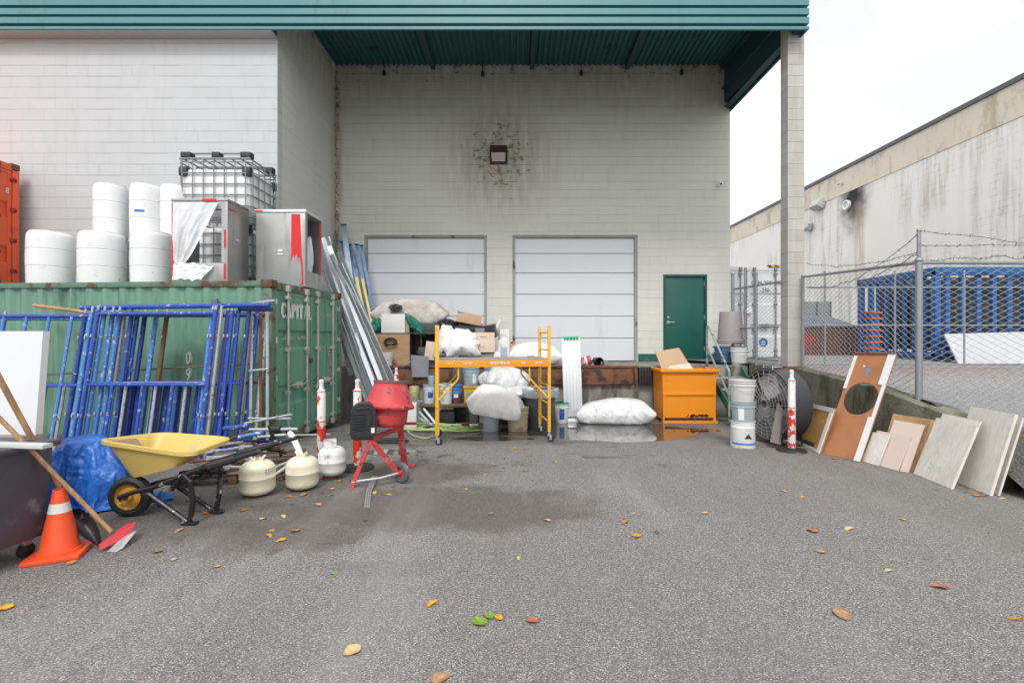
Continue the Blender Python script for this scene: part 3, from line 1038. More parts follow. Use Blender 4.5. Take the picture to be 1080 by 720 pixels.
# ------------------------------------------------------------------ shipping containers
def container(name, label, loc, rz, mats, L=6.04, W=2.43, H=2.59, letters=None, side=True):
    """doors at local +X (x = 0), body runs to x = -L"""
    body, frame, door, rod = mats
    t_ = thing(name, label, 'container', loc, rz)
    mb = MB()
    post = 0.15
    for yy in (0, W - 0.13):
        mb.bx(-0.14, 0, yy, yy + 0.13, 0.16, H - 0.13, 0.012)
        mb.bx(-L, -L + 0.14, yy, yy + 0.13, 0.16, H - 0.13, 0.012)
        mb.bx(-L + 0.14, -0.14, yy + 0.01, yy + 0.08, H - 0.10, H - 0.015, 0.008)
        mb.bx(-L + 0.14, -0.14, yy + 0.01, yy + 0.09, 0.03, 0.16, 0.008)
    mb.bx(-0.11, -0.01, 0.13, W - 0.13, H - 0.15, H - 0.02, 0.008)
    mb.bx(-0.11, -0.01, 0.13, W - 0.13, 0.03, 0.17, 0.008)
    fr = obj('frame', mb, frame, t_)
    for xx in (-0.178, -L + 0.0):
        for yy in (-0.006, W - 0.156):
            for z_ in (0, H - 0.118):
                mb = MB()
                mb.bx(xx, xx + 0.182, yy, yy + 0.162, z_, z_ + 0.122, 0.012)
                if xx > -1 and z_ > 1:
                    mb.bx(xx + 0.05, xx + 0.13, yy - 0.004, yy + 0.05, z_ + 0.035, z_ + 0.085, 0.015)
                obj('corner_casting', mb, M['casting'], fr)
    # corrugated long sides, roof, front end
    for yy, sg in ((0.03, 1), (W - 0.03, -1)):
        pts = []
        x = -L + 0.14
        while x < -0.14 - 0.02:
            pts += [(x, 0), (min(x + 0.075, -.14), 0), (min(x + 0.143, -.14), 0.038), (min(x + 0.213, -.14), 0.038)]
            x += 0.281
        v = []
        for a, b in pts:
            v += [(a, yy + sg * b, 0.155), (a, yy + sg * b, H - 0.085)]
        mb = MB()
        mb._add(v, [(2 * i, 2 * i + 2, 2 * i + 3, 2 * i + 1) for i in range(len(pts) - 1)])
        obj('side_panel', mb, body, t_, 0)
    mb = MB()
    mb.bx(-L + 0.05, -0.12, 0.06, W - 0.06, H - 0.06, H - 0.04)
    mb.bx(-L + 0.05, -0.12, 0.06, W - 0.06, 0.15, 0.18)
    obj('roof', mb, body, t_, 0)
    mb = MB()
    pts = []
    y = 0.13
    while y < W - 0.13:
        pts += [(y, 0), (min(y + 0.07, W - .13), 0), (min(y + 0.14, W - .13), 0.04), (min(y + 0.21, W - .13), 0.04)]
        y += 0.28
    v = []
    for a, b in pts:
        v += [(-L + 0.02 + b, a, 0.15), (-L + 0.02 + b, a, H - 0.09)]
    mb._add(v, [(2 * i, 2 * i + 2, 2 * i + 3, 2 * i + 1) for i in range(len(pts) - 1)])
    obj('end_panel', mb, body, t_, 0)
    z0, z1 = 0.175, H - 0.155
    for k, (y0, y1) in enumerate(((0.14, W / 2 - 0.012), (W / 2 + 0.012, W - 0.14))):
        mb = MB()
        # three horizontal pressed bands
        zs = [(z0, -.0), (z0 + 0.42, 0), (z0 + 0.47, -.035), (z0 + 0.72, -.035), (z0 + 0.77, 0), (z0 + 1.32, 0), (z0 + 1.37, -.035), (z0 + 1.60, -.035), (z0 + 1.65, 0), (z1, 0)]
        v = []
        for a, b in zs:
            v += [(-0.03 + b, y0 + 0.07, a), (-0.03 + b, y1 - 0.07, a)]
        mb._add(v, [(2 * i, 2 * i + 1, 2 * i + 3, 2 * i + 2) for i in range(len(zs) - 1)])
        mb.bx(-0.075, -0.02, y0, y0 + 0.075, z0, z1, 0.006)
        mb.bx(-0.075, -0.02, y1 - 0.075, y1, z0, z1, 0.006)
        mb.bx(-0.075, -0.021, y0 + .075, y1 - .075, z0, z0 + 0.05)
        mb.bx(-0.075, -0.021, y0 + .075, y1 - .075, z1 - 0.05, z1)
        dd = obj('door', mb, door, t_, 0)
        mb = MB()
        mb.bx(-0.10, -0.078, y0 - 0.012, y1 + 0.012, z0 - 0.01, z1 + 0.01)
        mb.bx(-0.085, -0.035, y1 + 0.001, y1 + 0.012, z0, z1)
        mb.bx(-0.085, -0.035, y0 - 0.012, y0 - 0.001, z0, z1)
        obj('gasket', mb, M['rubber'], dd, 0)
        for q, fy in enumerate((0.27, 0.83) if k == 0 else (0.17, 0.73)):
            yy = y0 + (y1 - y0) * fy
            mb = MB()
            mb.tube([(0.022, yy, z0 - 0.1), (0.022, yy, z1 + 0.07)], 0.017, 8)
            for a in (z0 + 0.02, z0 + 0.6, z0 + 1.3, z1 - 0.12):
                mb.bx(-0.022, 0.042, yy - 0.045, yy + 0.045, a, a + 0.06, 0.006)
            for a in (z0 - 0.13, z1 + 0.0):
                mb.bx(-0.01, 0.05, yy - 0.035, yy + 0.035, a, a + 0.10, 0.008)
            rd = obj('lock_rod', mb, rod, dd)
            mb = MB()
            s2 = 1 if q == 0 else -1
            mb.tube([(0.04, yy, z0 + 0.74), (0.055, yy + s2 * 0.10, z0 + 0.75), (0.05, yy + s2 * 0.38, z0 + 0.72)], 0.011, 6)
            mb.bx(-0.02, 0.06, yy + s2 * .24 - .03, yy + s2 * .24 + .03, z0 + .69, z0 + .78, .004)
            obj('handle', mb, rod, rd)
        for a in (0.25, 0.85, 1.45, 2.05):
            mb = MB()
            yh = y0 - 0.03 if k == 0 else y1 + 0.03
            mb.bx(-0.03, 0.0, yh - 0.06, yh + 0.06, z0 + a, z0 + a + 0.075, 0.006)
            mb.tube([(0.008, yh, z0 + a - .01), (0.008, yh, z0 + a + .085)], 0.012, 8)
            obj('hinge', mb, rod, dd)
    for body_, size, yy, zz_, sx, al, ink in (letters or []):
        mb = MB()
        mb.text(body_, size, EAST(-0.0195 if zz_ > 1.9 or True else -0.0, yy, zz_) @ Matrix.Diagonal((sx, 1, 1, 1)), 0.0015, al)
        obj('lettering', mb, ink, t_, 0)
    return t_

GC = mat('container_green', (0.135, 0.275, 0.20), 0.5, 0, 0.3, 1.3, 0.12, 14, dirt=(0.07, 0.14, 0.10), ds=1.8, dt=0.49, dstr=(2.6, 2.6, .3), fleck=RUST, fs=5, ft=0.70)
GF = mat('container_green_frame', (0.10, 0.195, 0.135), 0.6, 0, 0.3, 3, 0.2, 25, dirt=(0.11, 0.055, 0.03), ds=4, dt=0.49, fleck=(0.06, 0.03, 0.02), fs=18, ft=0.63)
GD = mat('container_green_door', (0.12, 0.30, 0.21), 0.5, 0, 0.22, 1.6, 0.1, 14, dirt=(0.08, 0.19, 0.135), ds=2.5, dt=0.51, dstr=(2.2, 2.2, .3), fleck=RUST, fs=9, ft=0.70)
ROD = mat('lock_rod_paint', (0.46, 0.44, 0.42), 0.5, 0.3, 0.2, 6, 0.1, 40, dirt=RUST, ds=7, dt=0.60)
M['casting'] = mat('rusty_casting', (0.15, 0.07, 0.045), 0.75, 0.2, 0.35, 8, 0.4, 40, dirt=(0.07, 0.05, 0.04), ds=9, dt=0.55)
WI = mat('white_lettering', (0.70, 0.72, 0.70), 0.6, fleck=(0.12, 0.24, 0.17), fs=50, ft=0.6)
A5 = R(4.5)
W_ = 2.43
green = container('shipping_container', 'weathered green shipping container with locking rods on its closed end doors', (-3.75, 7.4, gz(0, 8) + 0.0), -A5, (GC, GF, GD, ROD))
def strokes(mb, segs, h, w_, M_):
    for a, b, th in segs:
        a, b = Vector((a[0] * w_, a[1] * h, 0)), Vector((b[0] * w_, b[1] * h, 0))
        d = (b - a).normalized()
        n = Vector((-d.y, d.x, 0)) * th / 2
        mb._add([a + n, b + n, b - n, a - n], [(0, 1, 2, 3)], M_)
SER = {'C': [((.95, .78), (.75, .97), .035), ((.75, .97), (.4, .97), .035), ((.42, .98), (.12, .72), .06), ((.12, .74), (.12, .26), .07), ((.12, .28), (.42, .02), .06), ((.4, .03), (.75, .03), .035), ((.75, .03), (.95, .22), .035), ((.93, .72), (.93, 1), .03)],
       'A': [((.12, 0), (.48, 1), .03), ((.46, 1), (.86, 0), .07), ((.26, .33), (.72, .33), .03), ((0, .02), (.28, .02), .03), ((.68, .02), (1, .02), .03)],
       'P': [((.25, 0), (.25, 1), .07), ((.05, .98), (.65, .98), .03), ((.65, .98), (.88, .86), .05), ((.88, .88), (.88, .62), .06), ((.88, .64), (.62, .5), .05), ((.65, .5), (.25, .5), .03), ((.05, .02), (.5, .02), .03)],
       'I': [((.5, 0), (.5, 1), .07), ((.2, .98), (.8, .98), .03), ((.2, .02), (.8, .02), .03)],
       'T': [((.5, 0), (.5, 1), .07), ((.05, .98), (.95, .98), .03), ((.06, .8), (.06, 1), .03), ((.94, .8), (.94, 1), .03), ((.28, .02), (.72, .02), .03)],
       'L': [((.25, 0), (.25, 1), .07), ((.05, .98), (.5, .98), .03), ((.05, .02), (.9, .02), .03), ((.89, 0), (.89, .25), .03)]}
mb = MB()
y = 0.30
for i, ch in enumerate('CAPITAL'):
    wd = 0.07 if ch == 'I' else 0.125
    strokes(mb, SER[ch], 0.23, wd, EAST(-0.018, y, 2.02))
    y += wd + 0.022
o = obj('lettering', mb, WI, green, 0)
mb = MB()
for yy, z_, s_, tx in ((1.42, 2.10, 0.13, 'C'), (1.50, 2.10, 0.13, 'L'), (1.58, 2.10, 0.13, 'H')):
    pass
mb.text('CLHU 429', 0.13, EAST(-0.019, 1.70, 2.10) @ Matrix.Diagonal((1.05, 1, 1, 1)), 0.001)
mb.text('9', 0.13, EAST(-0.019, 1.98, 1.86), 0.001)
obj('lettering', mb, mat('faded_lettering', (0.32, 0.42, 0.34), 0.6), green, 0)
FM = mat('faded_marking', (0.36, 0.43, 0.38), 0.6, fleck=(0.1, 0.2, 0.15), fs=40, ft=0.5)
for q in [(-0.062, -0.056, 0.38, 0.72, 1.66, 1.72), (-0.062, -0.056, 0.83, 1.15, 1.66, 1.72), (-0.022, -0.018, 1.46, 1.62, 1.44, 1.50)] + [(-0.022, -0.018, 1.47, 1.53, 0.95 + k * 0.16, 1.0 + k * 0.16) for k in range(3)]:
    mb = MB()
    mb.bx(*q)
    obj('faded_marking', mb, FM, green, 0)
mb = MB()
for k in range(11):
    mb.bx(-0.022, -0.018, 1.86, 2.03, 0.85 + k * 0.062, 0.89 + k * 0.062)
mb.bx(-0.0215, -0.0185, 1.858, 1.866, 0.85, 1.51)
obj('faded_table', mb, FM, green, 0)
mb = MB()
xx = -1.35
mb.text('0', 0.26, MX((xx, -0.006 + 0.036, 1.37), Vector((1, 0, 0)), Vector((0, 0, 1)), Vector((0, -1, 0))) @ Matrix.Diagonal((.6, 1, 1, 1)), 0.04)
mb.text('9', 0.26, MX((xx, -0.006 + 0.036, 1.12), Vector((1, 0, 0)), Vector((0, 0, 1)), Vector((0, -1, 0))) @ Matrix.Diagonal((.6, 1, 1, 1)), 0.04)
obj('lettering', mb, WI, green, 0)
mb = MB()
mb.bx(-0.98, -0.88, 0.0, 0.03, 2.12, 2.30, 0.01)
obj('vent_cover', mb, mat('vent_blue', (0.07, 0.13, 0.15), 0.6), green)
mb = MB()
mb.box((-0.02, W_ / 2 - 0.005, 1.29), (0.07, 0.10, 0.09), None, 0.015)
obj('padlock', mb, M['casting'], green)

RC = mat('container_red', (0.72, 0.10, 0.035), 0.5, 0, 0.12, 1.3, 0.1, 14, dirt=(0.42, 0.06, 0.03), ds=2, dt=0.6)
RDK = mat('container_red_dark', (0.25, 0.035, 0.025), 0.55, 0, 0.2, 3, 0.1, 20)
red = container('shipping_container', 'bright red shipping container at the far left beyond the white barrels', (-9.97, 7.27, 2.60 + gz(0, 9)), 0, (RC, RC, RC, RDK), letters=[('OLLU 200', 0.16, 1.75, 2.02, .8, 'CENTER', WI), ('8', 0.17, 2.21, 2.02, .8, 'CENTER', WI), ('9', 0.15, 1.96, 1.5, .8, 'CENTER', WI), ('3', 0.15, 1.96, 1.2, .8, 'CENTER', WI), ('6', 0.15, 1.96, .95, .8, 'CENTER', WI)])
dup(red, (-9.97, 7.27, gz(0, 9)), 0, 'lower red shipping container carrying the bright red one at the far left')
WC = mat('container_white', (0.60, 0.61, 0.63), 0.5, 0, 0.06, 1.3, 0.1, 14, dirt=(0.42, 0.41, 0.39), ds=2, dt=0.6)
RODG = mat('lock_rod_grey', (0.22, 0.23, 0.25), 0.5, 0.4, 0.2)
INK2 = mat('container_ink', (0.10, 0.10, 0.12), 0.6)
white = container('shipping_container', 'white shipping container seen behind the gate right of the warehouse corner', (5.22, 13.50, 1.05), R(-90), (WC, WC, WC, RODG), letters=[('OSM-250', 0.155, 1.62, 2.10, .95, 'CENTER', INK2), ('1061', 0.155, 2.09, 2.10, .9, 'CENTER', INK2), ('-256', 0.155, 1.72, 1.90, .95, 'CENTER', INK2)])
mb = MB()
mb.bx(-0.02, 0.06, W_ / 2 - 0.1, W_ / 2 + 0.1, 1.25, 1.40, 0.01)
obj('lock_box', mb, M['white_plastic'], white)
t = NT('hazard')
x, y, z = t.xyz()
f = t.ramp(t.math('FRACT', t.math('MULTIPLY', t.math('ADD', y, z), 5.5)), 0.48, 0.52)
M['hazard'] = t.out(t.mix(f, (0.02, 0.02, 0.02), (0.6, 0.38, 0.02)), 0.5)
mb = MB()
mb.bx(-0.1, 0.006, 1.8, 2.3, 2.53, 2.60)
obj('hazard_strip', mb, M['hazard'], white, 0)

# ------------------------------------------------------------------ fences
WIRE = mat('galvanised_wire', (0.42, 0.43, 0.44), 0.5, 0.2, 0.15)
POST = mat('fence_post', (0.30, 0.32, 0.335), 0.45, 0.6, 0.2, 8, 0.08, 50, dirt=(0.2, 0.14, 0.1), ds=6, dt=0.64)
def chain_link(a, b, za0, za1, zb0, zb1, cell=0.082, r=0.0042):
    """woven diamond mesh from a to b; za0/za1 bottom and top at a"""
    a, b = Vector((*a, 0)), Vector((*b, 0))
    L = (b - a).length
    d = (b - a) / L
    nrm = Vector((-d.y, d.x, 0))
    mb = MB()
    n = int(L / cell * 1) + 1
    for i in range(n + 1):
        pts = []
        x = i * cell
        f = min(1, x / L)
        z0, z1 = za0 + (zb0 - za0) * f, za1 + (zb1 - za1) * f
        m = int((z1 - z0) / (cell * 0.5)) + 2
        for k in range(m):
            xx = min(L, max(0, x + (cell / 2 if (k + i) % 2 else -cell / 2) * 1.0))
            p = a + d * xx + nrm * (0.004 if k % 2 else -0.004)
            p.z = z1 + 0.03 - k * cell * 0.5
            pts.append(p)
        mb.tube(pts, r, 4, caps=False)
    return mb

def fence(label, posts, rails, mesh, name='chain_link_fence', group=None):
    t_ = thing(name, label, 'fence', (0, 0, 0), 0, group)
    for p0, p1, r in posts:
        mb = MB()
        mb.tube([p0, p1], r, 12)
        mb.blob(Vector(p1), (r * 1.25, r * 1.25, r * 1.0), 1, 2, 0, 1, 0)
        obj('post', mb, POST, t_)
    for pts, r in rails:
        mb = MB()
        mb.tube(pts, r, 8)
        obj('rail', mb, POST, t_)
    for args in mesh:
        obj('wire_mesh', chain_link(*args), WIRE, t_, 0)
    return t_

C0 = (5.24, 6.3)
C1 = (5.80, 9.80)
zc0, zc1 = 0.86, 1.65 + 78 / F * 6.3
ze0, ze1 = 1.03, 1.65 + 63 / F * 9.8
zr = zc1
ce = (9.6, 6.3)
fn = fence('chain link fence with a tall corner post and barbed wire before the blue rack',
           [((*C0, zc0 - 0.1), (*C0, zc1 + .03), 0.04), ((*C0, zc1 + .035), (*C0, 1.65 + 112 / F * 6.3), 0.024), ((*C1, 1.0), (*C1, ze1 + .02), 0.03)],
           [([(*C0, zc1), (*C1, ze1)], 0.022), ([(*C0, zc1), (ce[0], ce[1], zc1 - 0.02)], 0.022)],
           [(C0, C1, zc0 - 0.02, zc1, ze0, ze1), (C0, ce, 0.72, zc1, 0.2, zc1 - 0.02)])
mb = MB()
ctop = 1.65 + 112 / F * 6.3
rnd = random.Random(3)
def wirepath(a, b, sag, k=14, wob=0.02):
    a, b = Vector(a), Vector(b)
    return [a.lerp(b, i / k) + Vector((0, 0, -sag * 4 * (i / k) * (1 - i / k) + (rnd.uniform(-wob, wob) if 0 < i < k else 0))) for i in range(k + 1)]
runs = [wirepath((*C0, ctop - 0.03), P(850, 303, 9.6), 0.24), wirepath((*C0, ctop - 0.28), P(850, 277, 9.6), 0.12), wirepath((*C0, ctop - 0.30), P(905, 300, 7.6), 0.02, 9, .03),
        wirepath((*C0, ctop - 0.0), (9.4, 6.3, ctop - 0.1), 0.13), wirepath((*C0, ctop - 0.2), (9.4, 6.3, ctop - 0.12), 0.03), wirepath((*C0, ctop - 0.42), (7.2, 6.3, zc1), -0.07)]
for pts in runs:
    mb.tube(pts, 0.004, 4)
    for a, b in zip(pts, pts[1:]):
        for f in (0.25, 0.75):
            q = a.lerp(b, f)
            for _ in range(2):
                dv = Vector((rnd.uniform(-1, 1), rnd.uniform(-1, 1), rnd.uniform(-1, 1))).normalized() * 0.03
                mb.tube([q - dv, q + dv], 0.0025, 3)
obj('barbed_wire', mb, mat('barbed_wire', (0.11, 0.10, 0.10), 0.6, 0.5), fn, 0)
# temporary panels standing behind
YP = 9.9
def fpx(px, py): return P(px, py, YP)
rails = [([fpx(862 if py < 300 else 852, py), fpx(1120, py)], 0.016) for py in (303, 343, 384)]
fence('steel temporary fence panels in a row just behind the barbed wire fence',
      [(P(px, 386.5, YP), P(px, 286, YP), 0.017) for px in (870, 944, 1017, 1092)], rails, [], 'temporary_fence')
# gate left of the pillar
ga, gb = (5.50, 10.2), (5.36, 12.0)
fence('chain link yard gate between the block pillar and the warehouse corner',
      [((gb[0], gb[1], 1.0), (gb[0], gb[1], px_z(289, 12)), 0.04), ((5.40, 10.9, 1.0), (5.40, 10.9, px_z(288, 10.9)), 0.028), ((5.44, 11.5, 1.0), (5.44, 11.5, px_z(283, 11.5)), 0.03)],
      [([P(823, 297, 10.05), P(773.5, 305, 12.0)], 0.022), ([(5.5, 10.15, 1.85), (5.36, 12, 1.85)], 0.018), ([(5.5, 10.15, 1.15), (5.36, 12, 1.15)], 0.018)],
      [(ga, gb, 1.08, 2.78, 1.08, 2.82)], 'chain_link_gate')
mb = MB()
sp = P(805, 361, 10.75)
mb.lathe([(0.10, 0), (0.10, 0.006)], 24, FRONT(sp.x, sp.y, sp.z))
sg = obj('round_sign', mb, mat('sign_blue', (0.02, 0.2, 0.5), 0.4))
tag(sg, 'small round blue sign hanging on the yard gate', 'sign')
mb = MB()
mb.lathe([(0.035, 0), (0.035, 0.002)], 16, FRONT(sp.x, sp.y - 0.0065, sp.z + .015))
mb.box((sp.x, sp.y - 0.0075, sp.z - 0.045), (0.09, 0.002, 0.03))
obj('sign_symbol', mb, M['white_paint'], sg)
# ================================================================== things on and beside the green container
def Wm(root):
    """builder that takes world coordinates for a part of an unrotated root"""
    return MB(Matrix.Translation(-Vector(root.location)))

def solo(name, mb, m, label, cat, group=None, smooth=35, loc=None, rz=None):
    return tag(obj(name, mb, m, None, smooth, loc, rz), label, cat, group)

ZT = 2.59 + gz(0, 8) - 0.012                                # top of the green container
# ---- barrels
def barrel(label, r, h, loc, rz, seam=True):
    t_ = thing('plastic_barrel', label, 'barrel', loc, rz, 'white plastic barrels on the green container')
    mb = MB()
    prof = [(r * .93, 0), (r * .965, 0.012), (r * .975, 0.04), (r * .985, h * .18), (r * .998, h * .325), (r * .975, h * .333), (r * .975, h * .341), (r * 1.0, h * .349), (r * 1.004, h * .5), (r, h * .645), (r * .975, h * .653), (r * .975, h * .661), (r * .998, h * .669),
            (r * .985, h * .83), (r * .97, h * .925), (r * .945, h * .958), (r * .90, h * .975), (r * .89, h * .982), (r * .90, h * .995), (r * .885, h), (r * .86, h), (r * .85, h * .978)]
    mb.lathe(prof, 36)
    obj('body', mb, M['barrel'], t_, 32)
    for sx in (-.5, .5):
        mb = MB()
        mb.lathe([(0.04, h * .97), (0.04, h * .995)], 14, Matrix.Translation((r * sx, 0, 0)))
        obj('bung', mb, M['barrel'], t_)
    return t_
t = NT('barrel_hdpe')
n = t.noise(2.5, 6, .65)
c = t.mix(n, (0.69, 0.70, 0.71), (0.77, 0.775, 0.78))
c = t.mix(t.ramp(t.noise(6, 8, .7), .56, .72, 0, .6), c, (0.46, 0.45, 0.41))
c = t.mix(t.ramp(t.noise(9, 6, .7, stretch=(1, 1, .3)), .68, .71, 0, .8), c, (0.22, 0.22, 0.2))
M['barrel'] = t.out(c, .42, t.bump(t.noise(20, 4), .08, .004), Subsurface_Weight=0.08)
def at_x(px, Y): return (px - 545) / F * Y
b = barrel('white plastic barrel in the lower row nearest the red container', .315, .89, (at_x(54, 8.2), 8.2, ZT), .3)
barrel('white plastic barrel in the middle of the lower row', .325, .885, (at_x(108, 8.22), 8.22, ZT), 1.1)
barrel('white plastic barrel in the lower row beside the open steel cabinet', .30, .90, (at_x(160, 8.25), 8.25, ZT), 2.2)
b2 = barrel('upper white barrel without tape, stacked at the left of the second row', .255, .93, (at_x(117, 8.62), 8.62, ZT + .885), .6)
b3 = barrel('upper white barrel marked with a strip of blue tape', .25, .92, (at_x(155, 8.6), 8.6, ZT + .89), .2)
barrel('white barrel half hidden between the taped barrel and the caged tank', .25, .95, (at_x(186, 8.75), 8.75, ZT + .89), .2)
mb = MB()
for k in range(7):
    a0, a1 = R(-108 + k * 5), R(-103 + k * 5)
    mb._add([(.252 * math.cos(a), .252 * math.sin(a), z_) for a in (a0, a1) for z_ in (.40, .445)], [(0, 2, 3, 1)])
obj('tape_strip', mb, mat('blue_tape', (0.02, 0.2, 0.55), .5), b3, 60)
# barrels further back that carry the upper row
barrel('white barrel standing behind the lower row, under the left upper barrel', .29, .885, (at_x(117, 8.62) - .1, 8.95, ZT), .1)

# ---- caged tanks (IBC), two stacked, the upper one upside down
CAGE = mat('cage_tube', (0.24, 0.25, 0.26), .45, .6, .15, 12, .05, 50)
def ibc(label, loc, flip):
    t_ = thing('caged_tank', label, 'liquid tank', loc, 0, 'stacked caged liquid tanks')
    Wd, D, H = 1.27, 0.98, 1.22
    f = (lambda z: H - z) if flip else (lambda z: z)
    def mk(): return MB()
    mb = mk()
    a, b_ = sorted((f(.30 if flip else .17), f(1.10)))
    mb.bx(-Wd / 2 + .03, Wd / 2 - .03, .03, D - .03, a, b_, .09)
    obj('bottle', mb, M['barrel'], t_, 60)
    for i in range(3):
        for j in range(2):
            mb = mk()
            xx = (-Wd / 2 + .1, 0, Wd / 2 - .1)[i]
            yy = (.1, D - .1)[j]
            mb.box((xx, yy, f(.055)), (.18 if i != 1 else .14, .15, .10), None, .015)
            obj('pallet_foot', mb, M['black_plastic'], t_)
    mb = mk()
    z_ = f(.13)
    for yy in (.03, D / 2, D - .03):
        mb.tube([(-Wd / 2, yy, z_), (Wd / 2, yy, z_)], .022, 6)
    for k in range(8):
        xx = -Wd / 2 + .03 + k * (Wd - .06) / 7
        mb.tube([(xx, .02, z_ + .01), (xx, D - .02, z_ + .01)], .016, 6)
    for yy in (.1, D - .1):
        mb.tube([(-Wd / 2, yy, f(.015)), (Wd / 2, yy, f(.015))], .018, 6)
    obj('pallet', mb, CAGE, t_)
    mb = mk()
    ring = lambda z: [(-Wd / 2, .06, z), (-Wd / 2, D - .06, z), (-Wd / 2 + .06, D, z), (Wd / 2 - .06, D, z), (Wd / 2, D - .06, z), (Wd / 2, .06, z), (Wd / 2 - .06, 0, z), (-Wd / 2 + .06, 0, z), (-Wd / 2, .06, z)]
    for k in range(6):
        mb.tube(ring(f(.20 + k * .195)), .013, 6)
    for k in range(7):
        xx = -Wd / 2 + .07 + k * (Wd - .14) / 6
        for yy in (-.012, D + .012):
            mb.tube([(xx, yy, f(.14)), (xx, yy, f(1.13))], .011, 6)
    for k in range(5):
        yy = .08 + k * (D - .16) / 4
        for xx in (-Wd / 2 - .012, Wd / 2 + .012):
            mb.tube([(xx, yy, f(.14)), (xx, yy, f(1.13))], .011, 6)
    obj('cage', mb, CAGE, t_)
    for sx in (-1, 1):
        for yy in (.05, D - .05):
            mb = mk()
            mb.box((sx * (Wd / 2 - .07), yy, f(1.06) if not flip else f(.36)), (.15, .12, .17), None, .03)
            obj('corner_guard', mb, M['black_plastic'], t_)
    return t_
ibc('lower white tank in a wire cage, seen through the open steel cabinet', (-5.40, 8.63, ZT), False)
ibc('upper white tank in a wire cage turned upside down with black feet on top', (-5.40, 8.63, ZT + 1.232), True)

# ---- steel cabinets on the container
RT = mat('red_tape', (0.62, 0.012, 0.012), .45, 0, .12, 8, .1, 30)
t = NT('plastic_film')
n = t.noise(7, 6, .7)
M['film'] = t.out((0.80, 0.83, 0.86), .18, t.bump(n, .6, .02), alpha=.80)
def cabinet(label, x0, x1, y0, y1, h, open_front, name='steel_cabinet'):
    root = thing(name, label, 'cabinet', ((x0 + x1) / 2, y0, ZT))
    return root
ca = cabinet('open steel cabinet draped with torn clear plastic and red tape beside the white barrels', -5.53, -4.64, 7.75, 8.40, 1.33, True)
x0, x1, y0, y1, h = at_x(181, 7.75), at_x(240, 7.75), 7.75, 8.36, px_z(209.5, 7.75) - ZT
z0 = ZT
mb = Wm(ca)
mb.bx(x0, x0 + .05, y0, y1, z0, z0 + h - .04, .004)
obj('side_panel', mb, M['brushed'], ca)
mb = Wm(ca)
mb.bx(x1 - .05, x1, y0, y1, z0, z0 + h - .04, .004)
obj('side_panel', mb, M['brushed'], ca)
mb = Wm(ca)
mb.bx(x0 - .01, x1 + .01, y0 - .01, y1 + .01, z0 + h - .038, z0 + h, .006)
obj('top', mb, M['brushed'], ca)
mb = Wm(ca)
mb.bx(x0 + .052, x1 - .052, y0 + .01, y1, z0, z0 + .32, .004)
mb.bx(x0 + .052, x0 + .1, y0 + .005, y0 + .04, z0 + .322, z0 + h - .04)
mb.bx(x1 - .1, x1 - .052, y0 + .005, y0 + .04, z0 + .322, z0 + h - .04)
mb.bx(x0 + .1, x1 - .1, y0 + .005, y0 + .04, z0 + h - .16, z0 + h - .04)
obj('base', mb, M['brushed'], ca)
mb = Wm(ca)
mb.bx(x0 + .004, x0 + .05, y0 - .006, y0 - .001, z0 + .04, z0 + h - .06)
mb.bx(x1 - .055, x1 - .025, y0 - .006, y0 - .001, z0 + .55, z0 + .85)
mb.bx(x1 - .06, x1 - .03, y0 - .006, y0 - .001, z0 + .05, z0 + .3)
mb.bx(x0 + .50, x0 + .72, y0 - .016, y0 - .011, z0 + h - .05, z0 + h - .005)
mb.bx(x1 + .001, x1 + .005, y0 + .02, y0 + .25, z0 + h - .16, z0 + h - .145)
obj('red_tape', mb, RT, ca, 0)
mb = Wm(ca)
def film(u, v):
    wdt = (.66 - .10 * v) if v < .75 else (.585 - (v - .75) * 1.5)
    pin = math.exp(-((v - .93) / .12) ** 2)
    wdt = .62 * (1 - v) ** .5 * (1 - .3 * v) + .11
    cx = x0 + .07 + .36 * (1 - v * .55)
    xx = cx - .02 + (u - .5) * wdt - .06 * v
    zz_ = z0 + h - .07 - v * .97
    yy = y0 - .04 + .05 * noise.noise(Vector((u * 4, v * 1.6, 1))) + .035 * abs(noise.noise(Vector((u * 7 + v * 2, v * 2.5, 5)))) * (.5 + v)
    return (xx, yy, zz_)
mb.grid(film, 40, 40)
def film2(u, v):
    return (x0 + .06 + u * (.62 - .15 * v) , y0 - .03 - .05 * v + .03 * noise.noise(Vector((u * 7, v * 5, 4))), z0 + .34 - v * .30 + .05 * noise.noise(Vector((u * 5, v * 2, 7))) - .08 * u * (1 - v))
mb.grid(film2, 26, 12)
obj('plastic_sheet', mb, M['film'], ca, 60)
mb = Wm(ca)
mb.box((x1 + .01, y0 + .28, z0 + .72), (.02, .09, .05), None, .006)
obj('latch', mb, M['steel'], ca)
cb = cabinet('closed brushed steel cabinet with a ragged strip of red tape at the container corner', -4.54, -3.68, 8.4, 9.1, 1.28, False)
x0, x1, y0, y1, h = at_x(270, 8.35), at_x(322, 8.35), 8.35, 9.05, px_z(221, 8.35) - ZT
mb = Wm(cb)
mb.bx(x0, x1, y0, y0 + .03, z0, z0 + h - .05, .004)
mb.bx(x0, x0 + .03, y0 + .031, y1, z0, z0 + h - .05)
mb.bx(x0 + .031, x1, y1 - .03, y1, z0, z0 + h - .05)
mb.bx(x0 + .031, x1 - .01, y0 + .031, y1 - .031, z0, z0 + .03)
mb.bx(x1 - .03, x1, y0 + .031, y0 + .09, z0, z0 + h - .05)
mb.bx(x1 - .03, x1, y0 + .09, y1 - .031, z0, z0 + .28)
obj('body', mb, M['brushed'], cb)
mb = Wm(cb)
mb.bx(x0 - .015, x1 + .015, y0 - .015, y1 + .015, z0 + h - .048, z0 + h, .006)
obj('top', mb, M['alu'], cb)
mb = Wm(cb)
